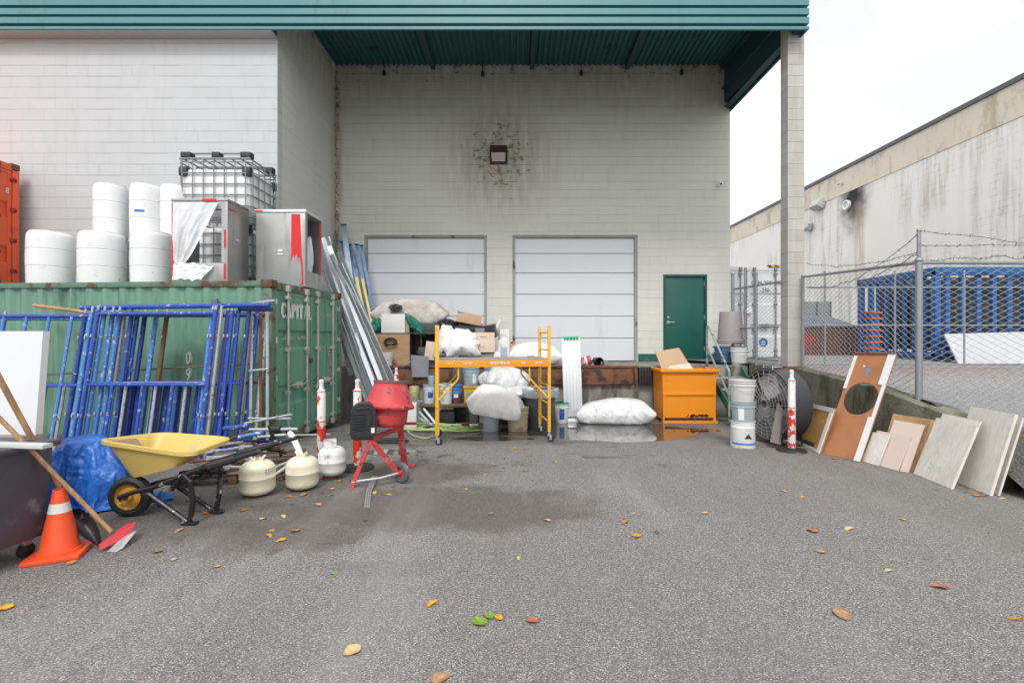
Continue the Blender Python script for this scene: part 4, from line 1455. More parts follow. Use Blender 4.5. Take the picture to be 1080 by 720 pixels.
pts = [(x1 - .24, h - .08), (x1 - .09, h - .08), (x1 - .06, h * .4), (x1 - .045, h * .30), (x1 - .03, .03), (x1 - .10, .02), (x1 - .06, .08), (x1 - .07, h * .25), (x1 - .10, h * .40), (x1 - .13, h * .34), (x1 - .15, h * .44), (x1 - .19, h * .36), (x1 - .20, h * .42), (x1 - .245, h * .33)]
mb._add([(a, y0 - .004, z0 + b_) for a, b_ in pts], [tuple(range(len(pts)))])
mb.bx(x0 - .012, x0 + .12, y0 - .02, y0 - .0155, z0 + h - .038, z0 + h - .012)
mb.bx(x1 + .001, x1 + .004, y1 - .1, y1 - .03, z0 + .28, z0 + h - .10)
obj('red_tape', mb, RT, cb, 0)
mb = Wm(cb)
mb.bx((x0 + x1) / 2 - .04, (x0 + x1) / 2 + .04, y0 - .02, y0 - .001, z0 + h * .45, z0 + h * .48, .004)
mb.bx((x0 + x1) / 2 - .05, (x0 + x1) / 2 + .05, y0 - .02, y0 - .001, z0 + h * .41, z0 + h * .43, .004)
obj('latch', mb, M['white_plastic'], cb)
for k in range(3):
    mb = Wm(cb)
    mb.blob((x1 - .14, y0 + .16 + k * .15, z0 + .58), (.08, .06, .36), k + 3, 3, .15, 2, .15, 3)
    obj('wrapped_roll', mb, M['film'], cb, 60)

# ================================================================== blue scaffold frames leaning on the container
BLU = mat('scaffold_blue', (0.018, 0.065, 0.34), .42, 0, .25, 5, .08, 40, fleck=(0.34, 0.38, 0.44), fs=18, ft=.60)
BL2 = mat('scaffold_light_blue', (0.055, 0.19, 0.52), .45, 0, .25, 5, .08, 40, fleck=(0.45, 0.47, 0.5), fs=16, ft=.58)
DBL = mat('scaffold_dark_blue', (0.012, 0.03, 0.17), .45, 0, .25, 5, .08, 40, fleck=(0.25, 0.27, 0.33), fs=22, ft=.66)
GRY = mat('scaffold_grey', (0.40, 0.42, 0.45), .45, .4, .2, 6, .1, 40, fleck=(0.10, 0.075, 0.06), fs=18, ft=.60)
RUS = mat('scaffold_rust', (0.15, 0.075, 0.045), .7, .2, .3, 6, .2, 40)
GRP = 'scaffold frames leaning on the green container'
def sframe(label, px, layer, m, wdt=1.66, h=2.05, mids=3, m2=None, full=False):
    yb = 6.78 - .075 * layer
    lean = math.atan2(.36, h)
    yt = yb + .36
    x = at_x(px, yt)
    t_ = thing('scaffold_section', label, 'scaffold frame', (x, yb, gz(0, yb)), 0, GRP)
    t_.rotation_euler = (-lean, 0, -A5 * .4)
    for xx in (0, wdt):
        mb = MB()
        mb.tube([(xx, 0, 0), (xx, 0, h)], .030, 10)
        l = obj('leg', mb, m if xx == 0 else (m2 or m), t_)
        mb = MB()
        mb.tube([(xx, 0, h), (xx, 0, h + .06)], .017, 8)
        obj('pin', mb, GRY, l)
    mb = MB()
    mb.tube([(0, 0, h - .05), (wdt, 0, h - .05)], .026, 8)
    obj('top_bar', mb, m, t_)
    mb = MB()
    mb.tube([(0, 0, h * .50), (wdt, 0, h * .50)], .022, 8)
    obj('mid_bar', mb, m, t_)
    for k in range(mids):
        mb = MB()
        xx = wdt * (k + 1) / (mids + 1) + (layer % 3 - 1) * .05
        mb.tube([(xx, 0, .06), (xx, 0, h * (.97 if full else .5))], .021, 8)
        obj('stile', mb, m2 or m, t_)
    mb = MB()
    mb.tube([(0, 0, .10), (wdt, 0, .10)], .017, 8)
    obj('bottom_bar', mb, m, t_)
    for xx, zz_ in ((.0, h * .82), (wdt, h * .82), (0, h * .3), (wdt, h * .3)):
        mb = MB()
        mb.box((xx, -.03, zz_), (.018, .05, .045), None, .005)
        obj('lock_pin', mb, GRY, t_)
    return t_
sframe('bright blue scaffold frame standing foremost in the stack on the green container', 103, 6, BLU)
sframe('light blue chipped scaffold frame just behind the foremost blue one', 110, 5, BL2, m2=GRY)
sframe('scaffold frame with one worn white and one dark blue leg in the stack', 119, 4, BL2, m2=DBL)
sframe('bare grey scaffold frame in the middle of the leaning stack', 131, 3, GRY, mids=3, m2=BLU)
sframe('blue scaffold frame with a bare grey right leg in the stack', 145, 2, BLU, m2=GRY, mids=4)
sframe('dark blue scaffold frame near the back of the leaning stack', 153, 1, DBL, m2=BLU, mids=4)
sframe('scaffold frame with a rust brown leg at the back of the stack', 176, 0, RUS, 1.50, m2=GRY, mids=2)
sframe('dark blue scaffold frame with thick chipped legs, left of the light blue one', 97, 5, DBL, 1.72, m2=BL2)
sframe('pale blue chipped scaffold frame between the worn white and the grey ones', 126, 4, BL2, 1.62, m2=BLU, mids=4)
sframe('blue scaffold frame standing close to the grey middle frame', 139, 3, BLU, 1.7, m2=DBL, mids=4)
sframe('light blue scaffold frame near the back right of the stack', 165, 1, BL2, 1.5, m2=BLU, mids=4)
sframe('blue scaffold frame behind the white panel, nearest the frame edge', -22, 5, BLU, 1.62, 2.02, m2=BL2, mids=4, full=True)
sframe('dark blue scaffold frame just behind the white panel', -12, 3, DBL, 1.42, 2.02, m2=BLU, mids=3)
sframe('faded blue scaffold frame furthest left against the container', 5, 1, BL2, 1.35, 2.0, m2=GRY, mids=4)
TG = 'loose scaffold tubes by the green container'
def tube_thing(label, p0, p1, r, m, name='scaffold_tube', cat='tube', group=TG):
    p0, p1 = Vector(p0), Vector(p1)
    mb = MB()
    mb.tube([p0, p0.lerp(p1, .5), p1], r, 10)
    o = obj(name, mb, m)
    return tag(o, label, cat, group)
tube_thing('long blue tube lying across the tops of the scaffold frames', P(86, 324.5, 6.92), P(285, 321.5, 6.75), .036, BLU)
tube_thing('brown wooden pole poking up behind the scaffold frames', P(36, 322, 7.42), P(90, 329, 7.22), .025, M['wood'])
tube_thing('grey galvanised tube sloping up past the container corner post', P(222, 326, 6.98), P(290, 317, 6.9), .020, GRY)
tube_thing('thin grey tube hooked to the right hand end of the frame stack', P(252, 326, 6.86), P(287, 326.5, 6.8), .028, DBL)
tube_thing('thin pale tube running behind the frames at their middle', P(45, 395, 7.3), P(280, 383, 7.1), .012, M['old_wood'])
# grey hooped frame at the right end
t_ = thing('hooped_upright', 'bent grey tube frame standing at the right end of the scaffold stack', 'scaffold frame', G(272, 462), 0, GRP)
mb = Wm(t_)
a, b_ = P(272, 330, 6.9), P(282, 330, 6.9)
mb.tube([P(264, 445, 6.7), P(266, 333, 6.95)], .020, 8)
mb.tube([P(282, 465, 6.75), P(282, 332, 6.95)], .022, 8)
obj('upright', mb, GRY, t_)
mb = Wm(t_)
mb.tube([P(275, 462, 6.8), P(275, 330, 7.0)], .022, 8)
obj('rusty_upright', mb, RUS, t_)
mb = Wm(t_)
mb.tube([P(262, 391, 6.8), P(283, 389, 6.85)], .015, 8)
obj('rung', mb, GRY, t_)

# heap of scaffold parts on the ground beside the container end
rnd = random.Random(11)
heap = [((258, 446.5), (308, 437), 6.3, 6.2, .017, GRY, 'grey bent brace tube on top of the scaffold parts heap'),
        ((262, 441), (307, 441.5), 6.5, 6.5, .015, GRY, 'upper grey tube with an end clip on the scaffold parts heap'),
        ((263, 453), (314, 452.5), 6.1, 6.1, .022, GRY, 'thick grey tube wrapped with a black band on the heap'),
        ((272, 461), (302, 458.5), 5.9, 5.9, .02, M['steel'], 'short bright steel tube under the black band on the heap'),
        ((236, 452), (262, 449), 5.95, 5.95, .03, BLU, 'short blue clamp tube lying on the heap'),
        ((252, 461), (277, 456), 5.8, 5.8, .025, BL2, 'light blue tube end lying above the black handle grip'),
        ((284, 505), (302, 492), 5.25, 5.5, .018, M['alu'], 'white tube on the ground between the two cream tanks'),
        ((280, 497), (304, 487), 5.35, 5.7, .016, M['alu'], 'second white tube between the two cream tanks, further back'),
        ((276, 510), (304, 499), 5.15, 5.4, .013, M['old_wood'], 'thin brown batten on the ground between the cream tanks'),
        ((196, 482), (262, 455), 5.4, 6.2, .02, RUS, 'rusty tube slanting up behind the wheelbarrow handles'),
        ((226, 470), (256, 466), 5.5, 5.8, .016, GRY, 'grey tube lying behind the wheelbarrow handles'),
        ((300, 459), (349, 458), 6.35, 6.3, .012, GRY, 'thin grey tube lying at the foot of the container doors')]
for (a, b_, Ya, Yb, r, m, lab) in heap:
    tube_thing(lab, P(*a, Ya), P(*b_, Yb), r, m, 'steel_tube')
mb = MB()
mb.tube([P(286, 452.8, 6.09), P(296, 452.6, 6.09)], .048, 10)
solo('rubber_band_roll', mb, M['rubber'], 'black rubber sleeve wrapped round a grey tube on the heap', 'sleeve', None)
mb = MB()
mb.tube([P(306, 457, 5.9), P(309, 461, 5.8), P(314, 472, 5.7), P(322, 490, 5.55), P(325, 494, 5.5)], [.035, .036, .034, .026, .02], 10)
solo('white_spout', mb, M['white_plastic'], 'white bent plastic pipe between the cream tank and the white tank', 'pipe')
# pallet with crossed timber below the heap
pal = thing('timber_pallet', 'dark timber pallet under the heap of scaffold parts', 'pallet', (at_x(262, 5.95), 5.95, gz(0, 6)), R(12))
for k in range(5):
    mb = MB()
    mb.box((0, -.5 + k * .25, .115), (1.1, .13, .022), None, .004)
    obj('board', mb, M['old_wood'], pal)
for k in range(3):
    mb = MB()
    mb.box((-.48 + k * .48, 0, .052), (.09, 1.1, .10), None, .004)
    obj('bearer', mb, M['old_wood'], pal)
def junk(label, px, py, Y, d, m, rot, name, cat):
    mb = MB()
    mb.box((0, 0, 0), d, None, min(d) * .15, rot)
    return solo(name, mb, m, label, cat, None, 35, P(px, py, Y))
# folded cross braces: pairs of flat bars
for i, (px, py, Y, l, m, rz, ry) in enumerate([(255, 473, 5.65, .75, GRY, .25, -.08), (262, 470, 5.7, .7, M['red'] if 'red' in M else RUS, -.1, .03), (250, 480, 5.55, .6, GRY, .5, -.05), (268, 477, 5.75, .6, RUS, .1, -.12), (258, 486, 5.6, .65, M['steel'], -.3, 0), (240, 494, 5.45, .6, GRY, .2, 0.02), (232, 486, 5.5, .6, RUS, .35, .05), (275, 466, 5.9, .55, DBL, .4, .1), (285, 474, 5.75, .5, M['rubber'], 1.2, .4), (290, 466, 5.8, .42, M['rubber'], .9, 1.2)]):
    labs = ['grey folded brace uppermost in the heap behind the black grips', 'rust red brace lying in the heap of scaffold parts', 'grey brace low in the heap left of the cream tanks', 'brown rusty brace in the heap behind the cream tank', 'bright steel brace near the bottom of the heap', 'grey brace under the wheelbarrow handles', 'rusty brace behind the wheelbarrow leg', 'dark blue brace at the back of the heap', 'black rubber strip between the cream tanks', 'black rubber strip standing at the back of the heap']
    mb = MB()
    mb.tube([(-l / 2, 0, 0), (0, .0, .02), (l / 2, 0, 0)], .014, 6)
    mb.tube([(-l / 2, .04, .02), (0, .03, -.01), (l / 2, .05, .03)], .013, 6)
    mb.box((0, .02, .01), (.06, .07, .05), None, .01)
    o = obj('brace', mb, m, None, 35, P(px, py, Y))
    o.rotation_euler = (0, ry, rz)
    tag(o, labs[i], 'brace', 'folded scaffold braces in the heap')

# ================================================================== left foreground
# dark wheeled bin
bin_ = thing('wheeled_bin', 'dark purple-grey wheeled bin at the left edge behind the orange cone', 'bin', (-4.12, 3.35, 0), R(-8))
PUR = mat('bin_plastic', (0.068, 0.06, 0.082), .55, 0, .2, 4, .15, 30, dirt=(0.16, 0.15, 0.16), ds=4, dt=.58, fleck=(0.2, 0.18, 0.17), fs=30, ft=.68)
mb = MB()
mb.box((0, 0, .50), (1.08, .84, .70), None, .03, None, .93)
obj('tub', mb, PUR, bin_)
mb = MB()
mb.box((0, 0, .845), (1.14, .90, .045), None, .015)
obj('rim', mb, PUR, bin_)
for sx in (-.42, .40):
    for sy in (-.3, .33):
        mb = MB()
        mb.box((sx, sy, .125), (.05, .06, .06), None, .008)
        c_ = obj('caster', mb, M['steel'], bin_)
        mb = MB()
        mb.lathe([(.03, -.018), (.055, -.014), (.055, .014), (.03, .018)], 16, Matrix.Translation((sx, sy, .056)) @ Matrix.Rotation(R(90), 4, 'Y'))
        obj('wheel', mb, M['rubber'], c_)
mb = MB()
mb.box((0, 0, .885), (1.3, .075, .03), None, .004, (0, R(1), R(-3)))
o = solo('pale_plank', mb, mat('pale_plank_paint', (0.50, 0.53, 0.52), .5), 'pale painted plank lying on top of the dark wheeled bin', 'plank', None, 35, (-3.98, 3.47, -.0))
# white panel
pan = thing('upright_screen', 'upright white panel with a brushed metal foot standing behind the dark wheeled bin', 'panel', (-4.40, 4.2, 0), R(-4))
mb = MB()
mb._add([(-.8, 0, .80), (.235, 0, .80), (.15, .14, 1.70), (-.8, .14, 1.70), (-.8, .06, .80), (.235, .06, .80), (.15, .20, 1.70), (-.8, .20, 1.70)],
        [(0, 1, 2, 3), (4, 7, 6, 5), (0, 4, 5, 1), (1, 5, 6, 2), (2, 6, 7, 3), (3, 7, 4, 0)])
obj('white_face', mb, mat('panel_white', (0.60, 0.62, 0.65), .35, 0, .03), pan, 0)
mb = MB()
mb.bx(-.8, .24, -.01, .07, 0, .798, .006)
obj('metal_foot', mb, M['brushed'], pan)
mb = MB()
mb.bx(.16, .22, -.03, -.011, 0, .79)
obj('edge_strip', mb, M['old_wood'], pan, 0)
# cone
cone = thing('traffic_cone', 'bright orange traffic cone with one white reflective band', 'cone', (-3.46, 3.66, 0), R(24))
cone.scale = (.9, .9, .93)
ORG = mat('cone_orange', (0.78, 0.085, 0.02), .45, 0, .08, 4, .08, 30, dirt=(0.45, 0.06, 0.03), ds=5, dt=.62, fleck=(0.3, 0.08, 0.05), fs=30, ft=.7)
mb = MB()
mb.box((0, 0, .02), (.37, .37, .04), None, .014)
mb.lathe([(.15, .035), (.148, .055), (.135, .06)], 28, cap0=False, cap1=False)
obj('base', mb, ORG, cone)
mb = MB()
mb.lathe([(.142, .04), (.13, .075), (.048, .50), (.044, .535), (.036, .535), (.036, .50)], 32, cap0=False, cap1=False)
obj('cone_body', mb, ORG, cone, 45)
mb = MB()
zr0, zr1 = .355, .43
rr = lambda z: .13 - (.13 - .048) * (z - .075) / .425 + .0015
mb.lathe([(rr(zr0), zr0), (rr(zr1), zr1)], 32, cap0=False, cap1=False)
obj('reflective_band', mb, mat('reflective_band', (0.62, 0.63, 0.62), .35, 0, .1, fleck=(.4, .35, .3), fs=30, ft=.65), cone, 60)
# shovel
sh = thing('shovel', 'black bladed shovel with a wooden handle leaning on the bin behind the cone', 'shovel', G(100, 577))
mb = Wm(sh)
tip = P(66, 522, 3.86)
mb.tube([tip, tip.lerp(P(-26, 352, 3.38), .3), P(-26, 352, 3.38)], .019, 12)
obj('handle', mb, M['wood'], sh)
mb = Wm(sh)
mb.tube([P(62, 514, 3.87), P(69, 534, 3.84), P(73, 545, 3.82)], [.024, .022, .03], 10)
base_ = P(73, 541, 3.82)
end_ = G(104, 578) + Vector((0, 0, .02))
ax_ = (end_ - base_)
sd_ = Vector((.45, .75, .25)).normalized()
nn_ = ax_.cross(sd_).normalized()
def blade(u, v):
    wv = .062 * (1 - .75 * max(0, v - .45) ** 2 / .3) * (min(1, v * 6 + .35))
    return base_ + ax_ * v + sd_ * (u - .5) * 2 * wv + nn_ * (.05 * (2 * u - 1) ** 2 + .03 * math.sin(v * 3))
mb.grid(blade, 10, 12)
mb.grid(lambda u, v: blade(1 - u, v) - nn_ * .006, 10, 12)
obj('blade', mb, mat('shovel_black', (0.03, 0.03, 0.033), .4, .4, .3, fleck=(0.2, 0.2, 0.2), fs=20, ft=.62), sh, 60)
# broom-like squeegee
br = thing('floor_scraper', 'long wooden pole with a red and grey scraper head resting on the asphalt', 'scraper', G(119, 578))
mb = Wm(br)
hd = P(117, 560, 3.82)
mb.tube([hd, hd.lerp(P(-28, 413, 3.35), .4), P(-28, 413, 3.35)], .0155, 12)
obj('handle', mb, M['wood'], br)
mb = Wm(br)
a, b_ = G(104, 577), P(136, 553, 4.0)
mid = (a + b_) / 2
def quad_prism(mb, pts, off):
    n = len(pts)
    pts = [Vector(p) for p in pts]
    mb._add(pts + [p + Vector(off) for p in pts], [tuple(range(n))[::-1], tuple(range(n, 2 * n))] + [(k, (k + 1) % n, n + (k + 1) % n, n + k) for k in range(n)])
quad_prism(mb, [P(104, 574, 3.72), P(106, 579.5, 3.70), P(128, 569, 3.83), P(136, 554, 3.92), P(127, 556, 3.92)], (.02, .05, .012))
obj('red_head', mb, mat('scraper_red', (0.52, 0.03, 0.04), .4, 0, .15, fleck=(.4, .2, .2), fs=25, ft=.66), br, 0)
mb = Wm(br)
quad_prism(mb, [P(113, 581.5, 3.70), P(122, 582, 3.70), P(137, 563, 3.88), P(130, 564.5, 3.87)], (.015, .05, .01))
obj('grey_blade', mb, M['steel'], br, 0)

# tarp
t = NT('blue_tarp')
n = t.noise(3.2, 7, .6, dist=.4)
c = t.mix(n, (0.016, 0.10, 0.46), (0.035, 0.20, 0.68))
wv = t.vor(9, 'Distance')
M['tarp'] = t.out(c, .32, t.bump(t.math('ADD', t.noise(5, 8, .6, dist=.8), t.math('MULTIPLY', t.math('ABSOLUTE', t.math('SUBTRACT', t.noise(4, 3, .5, dist=1.0), .5)), -2.5)), .8, .03))
soft('blue_tarp', 'tarp', M['tarp'], 'crumpled blue tarpaulin heaped between the dark bin and the wheelbarrow', 'tarp', (-4.24, 4.74, 0), R(25), (.95, .9, 1.2))

# ---- wheelbarrow
wb = thing('wheelbarrow', 'cream yellow wheelbarrow with a black frame and an orange-hubbed wheel', 'wheelbarrow', (-3.40, 4.46, 0))
CRM = mat('barrow_cream', (0.60, 0.45, 0.125), .42, 0, .06, 2, .05, 30, dirt=(0.50, 0.40, 0.18), ds=3, dt=.58, fleck=(.42, .38, .30), fs=16, ft=.64)
rim = [P(103, 464.5, 4.46), P(199, 479, 4.12), P(243, 462, 4.70), P(172, 456.5, 5.02)]
# rounded quad loops from bottom to rim
def rquad(q, k=5, rad=.22):
    out = []
    n = len(q)
    for i in range(n):
        p, a, b_ = q[i], q[i - 1], q[(i + 1) % n]
        p0, p1 = p.lerp(a, rad), p.lerp(b_, rad)
        for j in range(k + 1):
            s = j / k
            out.append(p0.lerp(p, s).lerp(p.lerp(p1, s), s))
    return out
bot = [P(137, 505, 4.45), P(188, 492, 4.22), P(206, 484, 4.62), P(150, 494, 4.80)]
bot[0].z = max(bot[0].z, .30)
mb = Wm(wb)
Lr, Lb = rquad(rim, 6, .2), rquad(bot, 6, .2)
cen = sum(Lr, Vector()) / len(Lr)
cb_ = sum(Lb, Vector()) / len(Lb)
def ringv(pts): return [mb.bm.verts.new(mb.M @ p) for p in pts]
N = len(Lr)
up = Vector((0, 0, 1))
lip = [p + (p - cen).normalized() * .035 for p in Lr]
loops = [[cb_.lerp(p, .5) for p in Lb], Lb, [a.lerp(b_, .5) for a, b_ in zip(Lb, Lr)], [p - up * .02 for p in Lr], [p - up * .025 for p in lip], [p + up * .008 for p in lip], [p + up * .012 for p in Lr],
         [cen.lerp(p, .975) + up * .0 for p in Lr], [(a.lerp(b_, .5) * .97 + (cen.lerp(cb_, .5)) * .03) for a, b_ in zip(Lb, Lr)], [cb_.lerp(p, .95) + up * .015 for p in Lb], [cb_.lerp(p, .4) + up * .015 for p in Lb]]
rv = [ringv(l) for l in loops]
for a, b_ in zip(rv, rv[1:]):
    for k in range(N):
        mb.bm.faces.new((a[k], a[(k + 1) % N], b_[(k + 1) % N], b_[k]))
mb.bm.faces.new(rv[0][::-1])
mb.bm.faces.new(rv[-1])
obj('tray', mb, CRM, wb, 50)
mb = Wm(wb)
pc = [P(110, 463.5, 4.50), P(128, 467, 4.42), P(146, 468, 4.36), P(139, 459, 4.86), P(125, 459, 4.86)]
mb._add([p + Vector((.03, .0, -.008)) for p in pc] + [p + Vector((.03, 0, -.02)) for p in pc], [(0, 1, 2, 3, 4), (9, 8, 7, 6, 5)] + [(k, (k + 1) % 5, 5 + (k + 1) % 5, 5 + k) for k in range(5)])
obj('board_scrap', mb, mat('brown_board', (0.26, 0.16, 0.10), .8), wb, 0)
BLK = mat('barrow_black', (0.022, 0.023, 0.027), .4, .3, .3, 6, .1, 40, fleck=(0.32, 0.33, 0.35), fs=14, ft=.60)
wc = P(138, 530.5, 4.46)
wr = .185
wc.z = wr
WRt = Matrix.Translation(wc) @ Matrix.Rotation(R(4), 4, 'Z') @ Matrix.Rotation(R(90), 4, 'X')
mb = Wm(wb)
mb.lathe([(.115, -.045), (.15, -.052), (.178, -.036), (.185, -.012), (.185, .012), (.178, .036), (.15, .052), (.115, .045)], 32, WRt, False, False)
wh = obj('wheel', mb, M['rubber'], wb)
mb = Wm(wb)
mb.lathe([(.02, -.05), (.035, -.05), (.04, -.022), (.10, -.018), (.125, -.046), (.13, -.046), (.13, .046), (.125, .046), (.10, .018), (.04, .022), (.035, .05), (.02, .05)], 32, WRt)
obj('rim', mb, mat('hub_orange', (0.56, 0.27, 0.04), .45, 0, .15, dirt=(.2, .1, .04), ds=6, dt=.58), wh)
mb = Wm(wb)
mb.tube([wc + Vector((0, -.12, 0)), wc + Vector((0, .12, 0))], .016, 8)
obj('axle', mb, BLK, wh)
for lab, s in (('near', -1), ('far', 1)):
    yo = .22 * s
    Yh = 4.42 + yo
    mb = Wm(wb)
    h0 = wc + Vector((-.02, .11 * s, .02))
    h1 = Vector((wc.x + .30, 4.46 + .15 * s, .30))
    h2 = Vector((-2.75, Yh + .02, .50))
    h3 = Vector((-2.25, Yh + .04 , .645)) if s < 0 else Vector((-2.16, Yh + .10, .66))
    mb.tube([h0, h0.lerp(h1, .5) + Vector((0, 0, .01)), h1, h2, h3], .021, 10)
    hb = obj('handle_bar', mb, BLK, wb)
    mb = Wm(wb)
    d = (h3 - h2).normalized()
    mb.tube([h2 + d * .05, h2 + d * .06, h3 - d * .22, h3 - d * .21], [.024, .036, .036, .024], 10)
    obj('grip', mb, M['rubber'], hb)
    mb = Wm(wb)
    ft = G(200, 553) if s < 0 else G(228, 541)
    a = h1.lerp(h2, .18)
    b_ = h1.lerp(h2, .92)
    kx = ft + Vector((0, 0, .025))
    mb.tube([h1 + Vector((-.02, 0, -.05)), kx + Vector((-.02, 0, .0))], .021, 8)
    mb.tube([kx, kx + Vector((.03, .0, .16)), Vector((b_.x - .06, b_.y, b_.z - .10)), Vector((b_.x - .12, b_.y, b_.z - .04)), a + Vector((.1, 0, -.04))], .023, 8)
    mb.box(ft + Vector((0, 0, .014)), (.13, .06, .026), None, .008)
    obj('leg', mb, BLK, wb)
mb = Wm(wb)
mb.tube([Vector((-2.93, 4.25, .33)), Vector((-2.90, 4.65, .34))], .018, 8)
mb.bx(-3.2, -2.75, 4.28, 4.34, .335, .36)
mb.bx(-3.2, -2.75, 4.58, 4.64, .345, .37)
obj('cross_brace', mb, BLK, wb)
mb = MB()
mb.blob(P(171, 531, 4.72), (.035, .04, .11), 2, 3, .3, 2, .2, 3)
solo('blue_rag', mb, M['tarp'], 'small blue rag of tarpaulin hanging under the wheelbarrow', 'rag', None, 40)

# ---- gas cylinders
CY = mat('tank_cream', (0.72, 0.68, 0.52), .38, 0, .05, 3, .05, 30, dirt=(0.46, 0.41, 0.25), ds=5, dt=.62, fleck=(.25, .2, .14), fs=40, ft=.74)
CW = mat('tank_white', (0.70, 0.71, 0.70), .4, 0, .06, 3, .06, 30, dirt=(0.34, 0.33, 0.30), ds=6, dt=.57, fleck=(.2, .15, .1), fs=40, ft=.72)
def tank(label, px, py, m, r, h, kind, rz):
    g = G(px, py)
    t_ = thing('gas_cylinder', label, 'gas tank', g + Vector((0, r * .6, 0)), rz, 'gas cylinders on the asphalt')
    mb = MB()
    prof = [(r * .1, .012)] if kind == 'cream' else [(r * .1, .035)]
    b0 = prof[0][1]
    for a in range(1, 7):
        an = R(a * 15)
        prof.append((r * (.35 + .65 * math.sin(an)), b0 + h * .20 * (1 - math.cos(an))))
    prof += [(r, h * .50), (r * 1.012, h * .505), (r * 1.012, h * .52), (r, h * .525), (r, h * .70)]
    for a in range(1, 7):
        an = R(a * 15)
        prof.append((r * (.30 + .70 * math.cos(an)), h * .70 + h * .26 * math.sin(an)))
    prof.append((.03, h * .965))
    mb.lathe(prof, 36)
    obj('body', mb, m, t_, 50)
    if kind == 'cream':
        for s in (-1, 1):
            mb = MB()
            mb.tube([(s * .035, -.02, h * .94), (s * .055, -.02, h * 1.05), (s * .075, -.02, h * 1.10)], .012, 6)
            mb.tube([(s * .035, -.02, h * .94), (s * .02, -.02, h * 1.06)], .012, 6)
            obj('carry_handle', mb, m, t_)
        mb = MB()
        mb.tube([(0, .03, h * .93), (0, .03, h * 1.03)], .014, 8)
        mb.box((.03, .03, h * .99), (.06, .02, .02), None, .004)
        obj('valve', mb, M['steel'], t_)
    else:
        mb = MB()
        for k in range(20):
            a0, a1 = R(-40 + k * 11.5), R(-40 + (k + 1) * 11.5)
            mb._add([(q * math.cos(a), q * math.sin(a), z_) for a in (a0, a1) for q, z_ in ((r * .62, h * .90), (r * .62, h * 1.14), (r * .58, h * 1.14), (r * .58, h * .90))],
                    [(0, 1, 5, 4), (1, 2, 6, 5), (2, 3, 7, 6)])
        obj('collar', mb, m, t_, 40)
        mb = MB()
        mb.tube([(0, 0, h * .95), (0, 0, h * 1.07)], .02, 8)
        mb.box((.03, 0, h * 1.03), (.08, .035, .035), None, .008)
        obj('valve', mb, mat('brass', (.35, .24, .09), .4, .8), t_)
        mb = MB()
        mb.lathe([(r * .62, 0), (r * .66, 0), (r * .66, .05), (r * .62, .05)], 28, None, False, False)
        obj('foot_ring', mb, M['rust_plate'], t_, 30)
    return t_
tk = tank('cream gas cylinder with a grey printed label, nearest the wheelbarrow', 266, 525, CY, .172, .375, 'cream', .4)
mb = MB()
for k in range(5):
    for j in range(3):
        a0 = R(-62 + k * 9)
        a1 = a0 + R(6.5)
        zz_ = .235 + j * .022
        mb._add([(.1735 * math.cos(a), .1735 * math.sin(a), z_) for a in (a0, a1) for z_ in (zz_, zz_ + .012)], [(0, 2, 3, 1)])
obj('printed_label', mb, mat('label_grey', (.36, .34, .28), .7), tk, 60)
tank('cream gas cylinder without a label, between the other two tanks', 314.5, 518.5, CY, .166, .37, 'cream', -.3)
tank('white gas cylinder with a collar, standing in front of the worn post', 347, 506, CW, .155, .385, 'white', R(120))

# ---- delineator posts
t = NT('worn_red_white')
info = t.rand()
off = t.n.new('ShaderNodeVectorMath')
off.operation = 'ADD'
t.l.new(t.tc.outputs['Object'], off.inputs[0])
t.l.new(info.outputs['Location'], off.inputs[1])
t.co = off.outputs[0]
x, y, z = t.xyz(t.tc.outputs['Object'])
bandm = t.ramp(t.math('ABSOLUTE', t.math('SUBTRACT', z, .36)), .34, .16)
nz = t.noise(7, 6, .6)
f = t.ramp(t.math('ADD', nz, t.math('MULTIPLY', bandm, .12)), .575, .60)
c = t.mix(f, t.mix(t.noise(14, 5), (.66, .65, .64), (.80, .79, .78)), (0.66, 0.045, 0.02))
c = t.mix(t.ramp(t.noise(22, 6, .7), .64, .68), c, (.22, .20, .19))
M['delin'] = t.out(c, .5, t.bump(f, .2, .003))
def delin(label, px, py, rz, h=1.12, lean=(0, 0)):
    g = G(px, py)
    t_ = thing('delineator_post', label, 'delineator post', g, rz, 'worn red and white delineator posts')
    t_.rotation_euler = (lean[0], lean[1], rz)
    mb = MB()
    mb.lathe([(.06, 0), (.20, 0), (.205, .012), (.195, .03), (.09, .05), (.06, .055)], 28)
    obj('base', mb, M['rubber'], t_, 40)
    mb = MB()
    mb.lathe([(.05, .05), (.05, .07), (.054, .08), (.051, h * .52), (.053, h * .525), (.05, h * .56), (.049, h * .86), (.044, h * .88), (.028, h * .895), (.025, h * .96), (.030, h * .97), (.028, h * .99), (.015, h)], 24)
    obj('post', mb, M['delin'], t_, 40)
    for zz_ in (.075, h * .53, h * .865):
        mb = MB()
        mb.lathe([(.0535, zz_), (.0555, zz_ + .006), (.0535, zz_ + .014)], 24, None, False, False)
        obj('red_ring', mb, mat('delin_red', (.6, .06, .03), .5, fleck=(.7, .7, .68), fs=30, ft=.55), t_, 60)
    return t_
delin('worn red and white post behind the white gas cylinder', 339, 495, .4)
delin('worn red and white post half hidden behind the cement mixer', 377, 494, 1.3)
delin('worn red and white post standing in front of the drum fan', 835, 475.5, 2.6, 1.19)
delin('distant red and white post tip between the mixer and the dock', 418, 446, 4, 1.17)

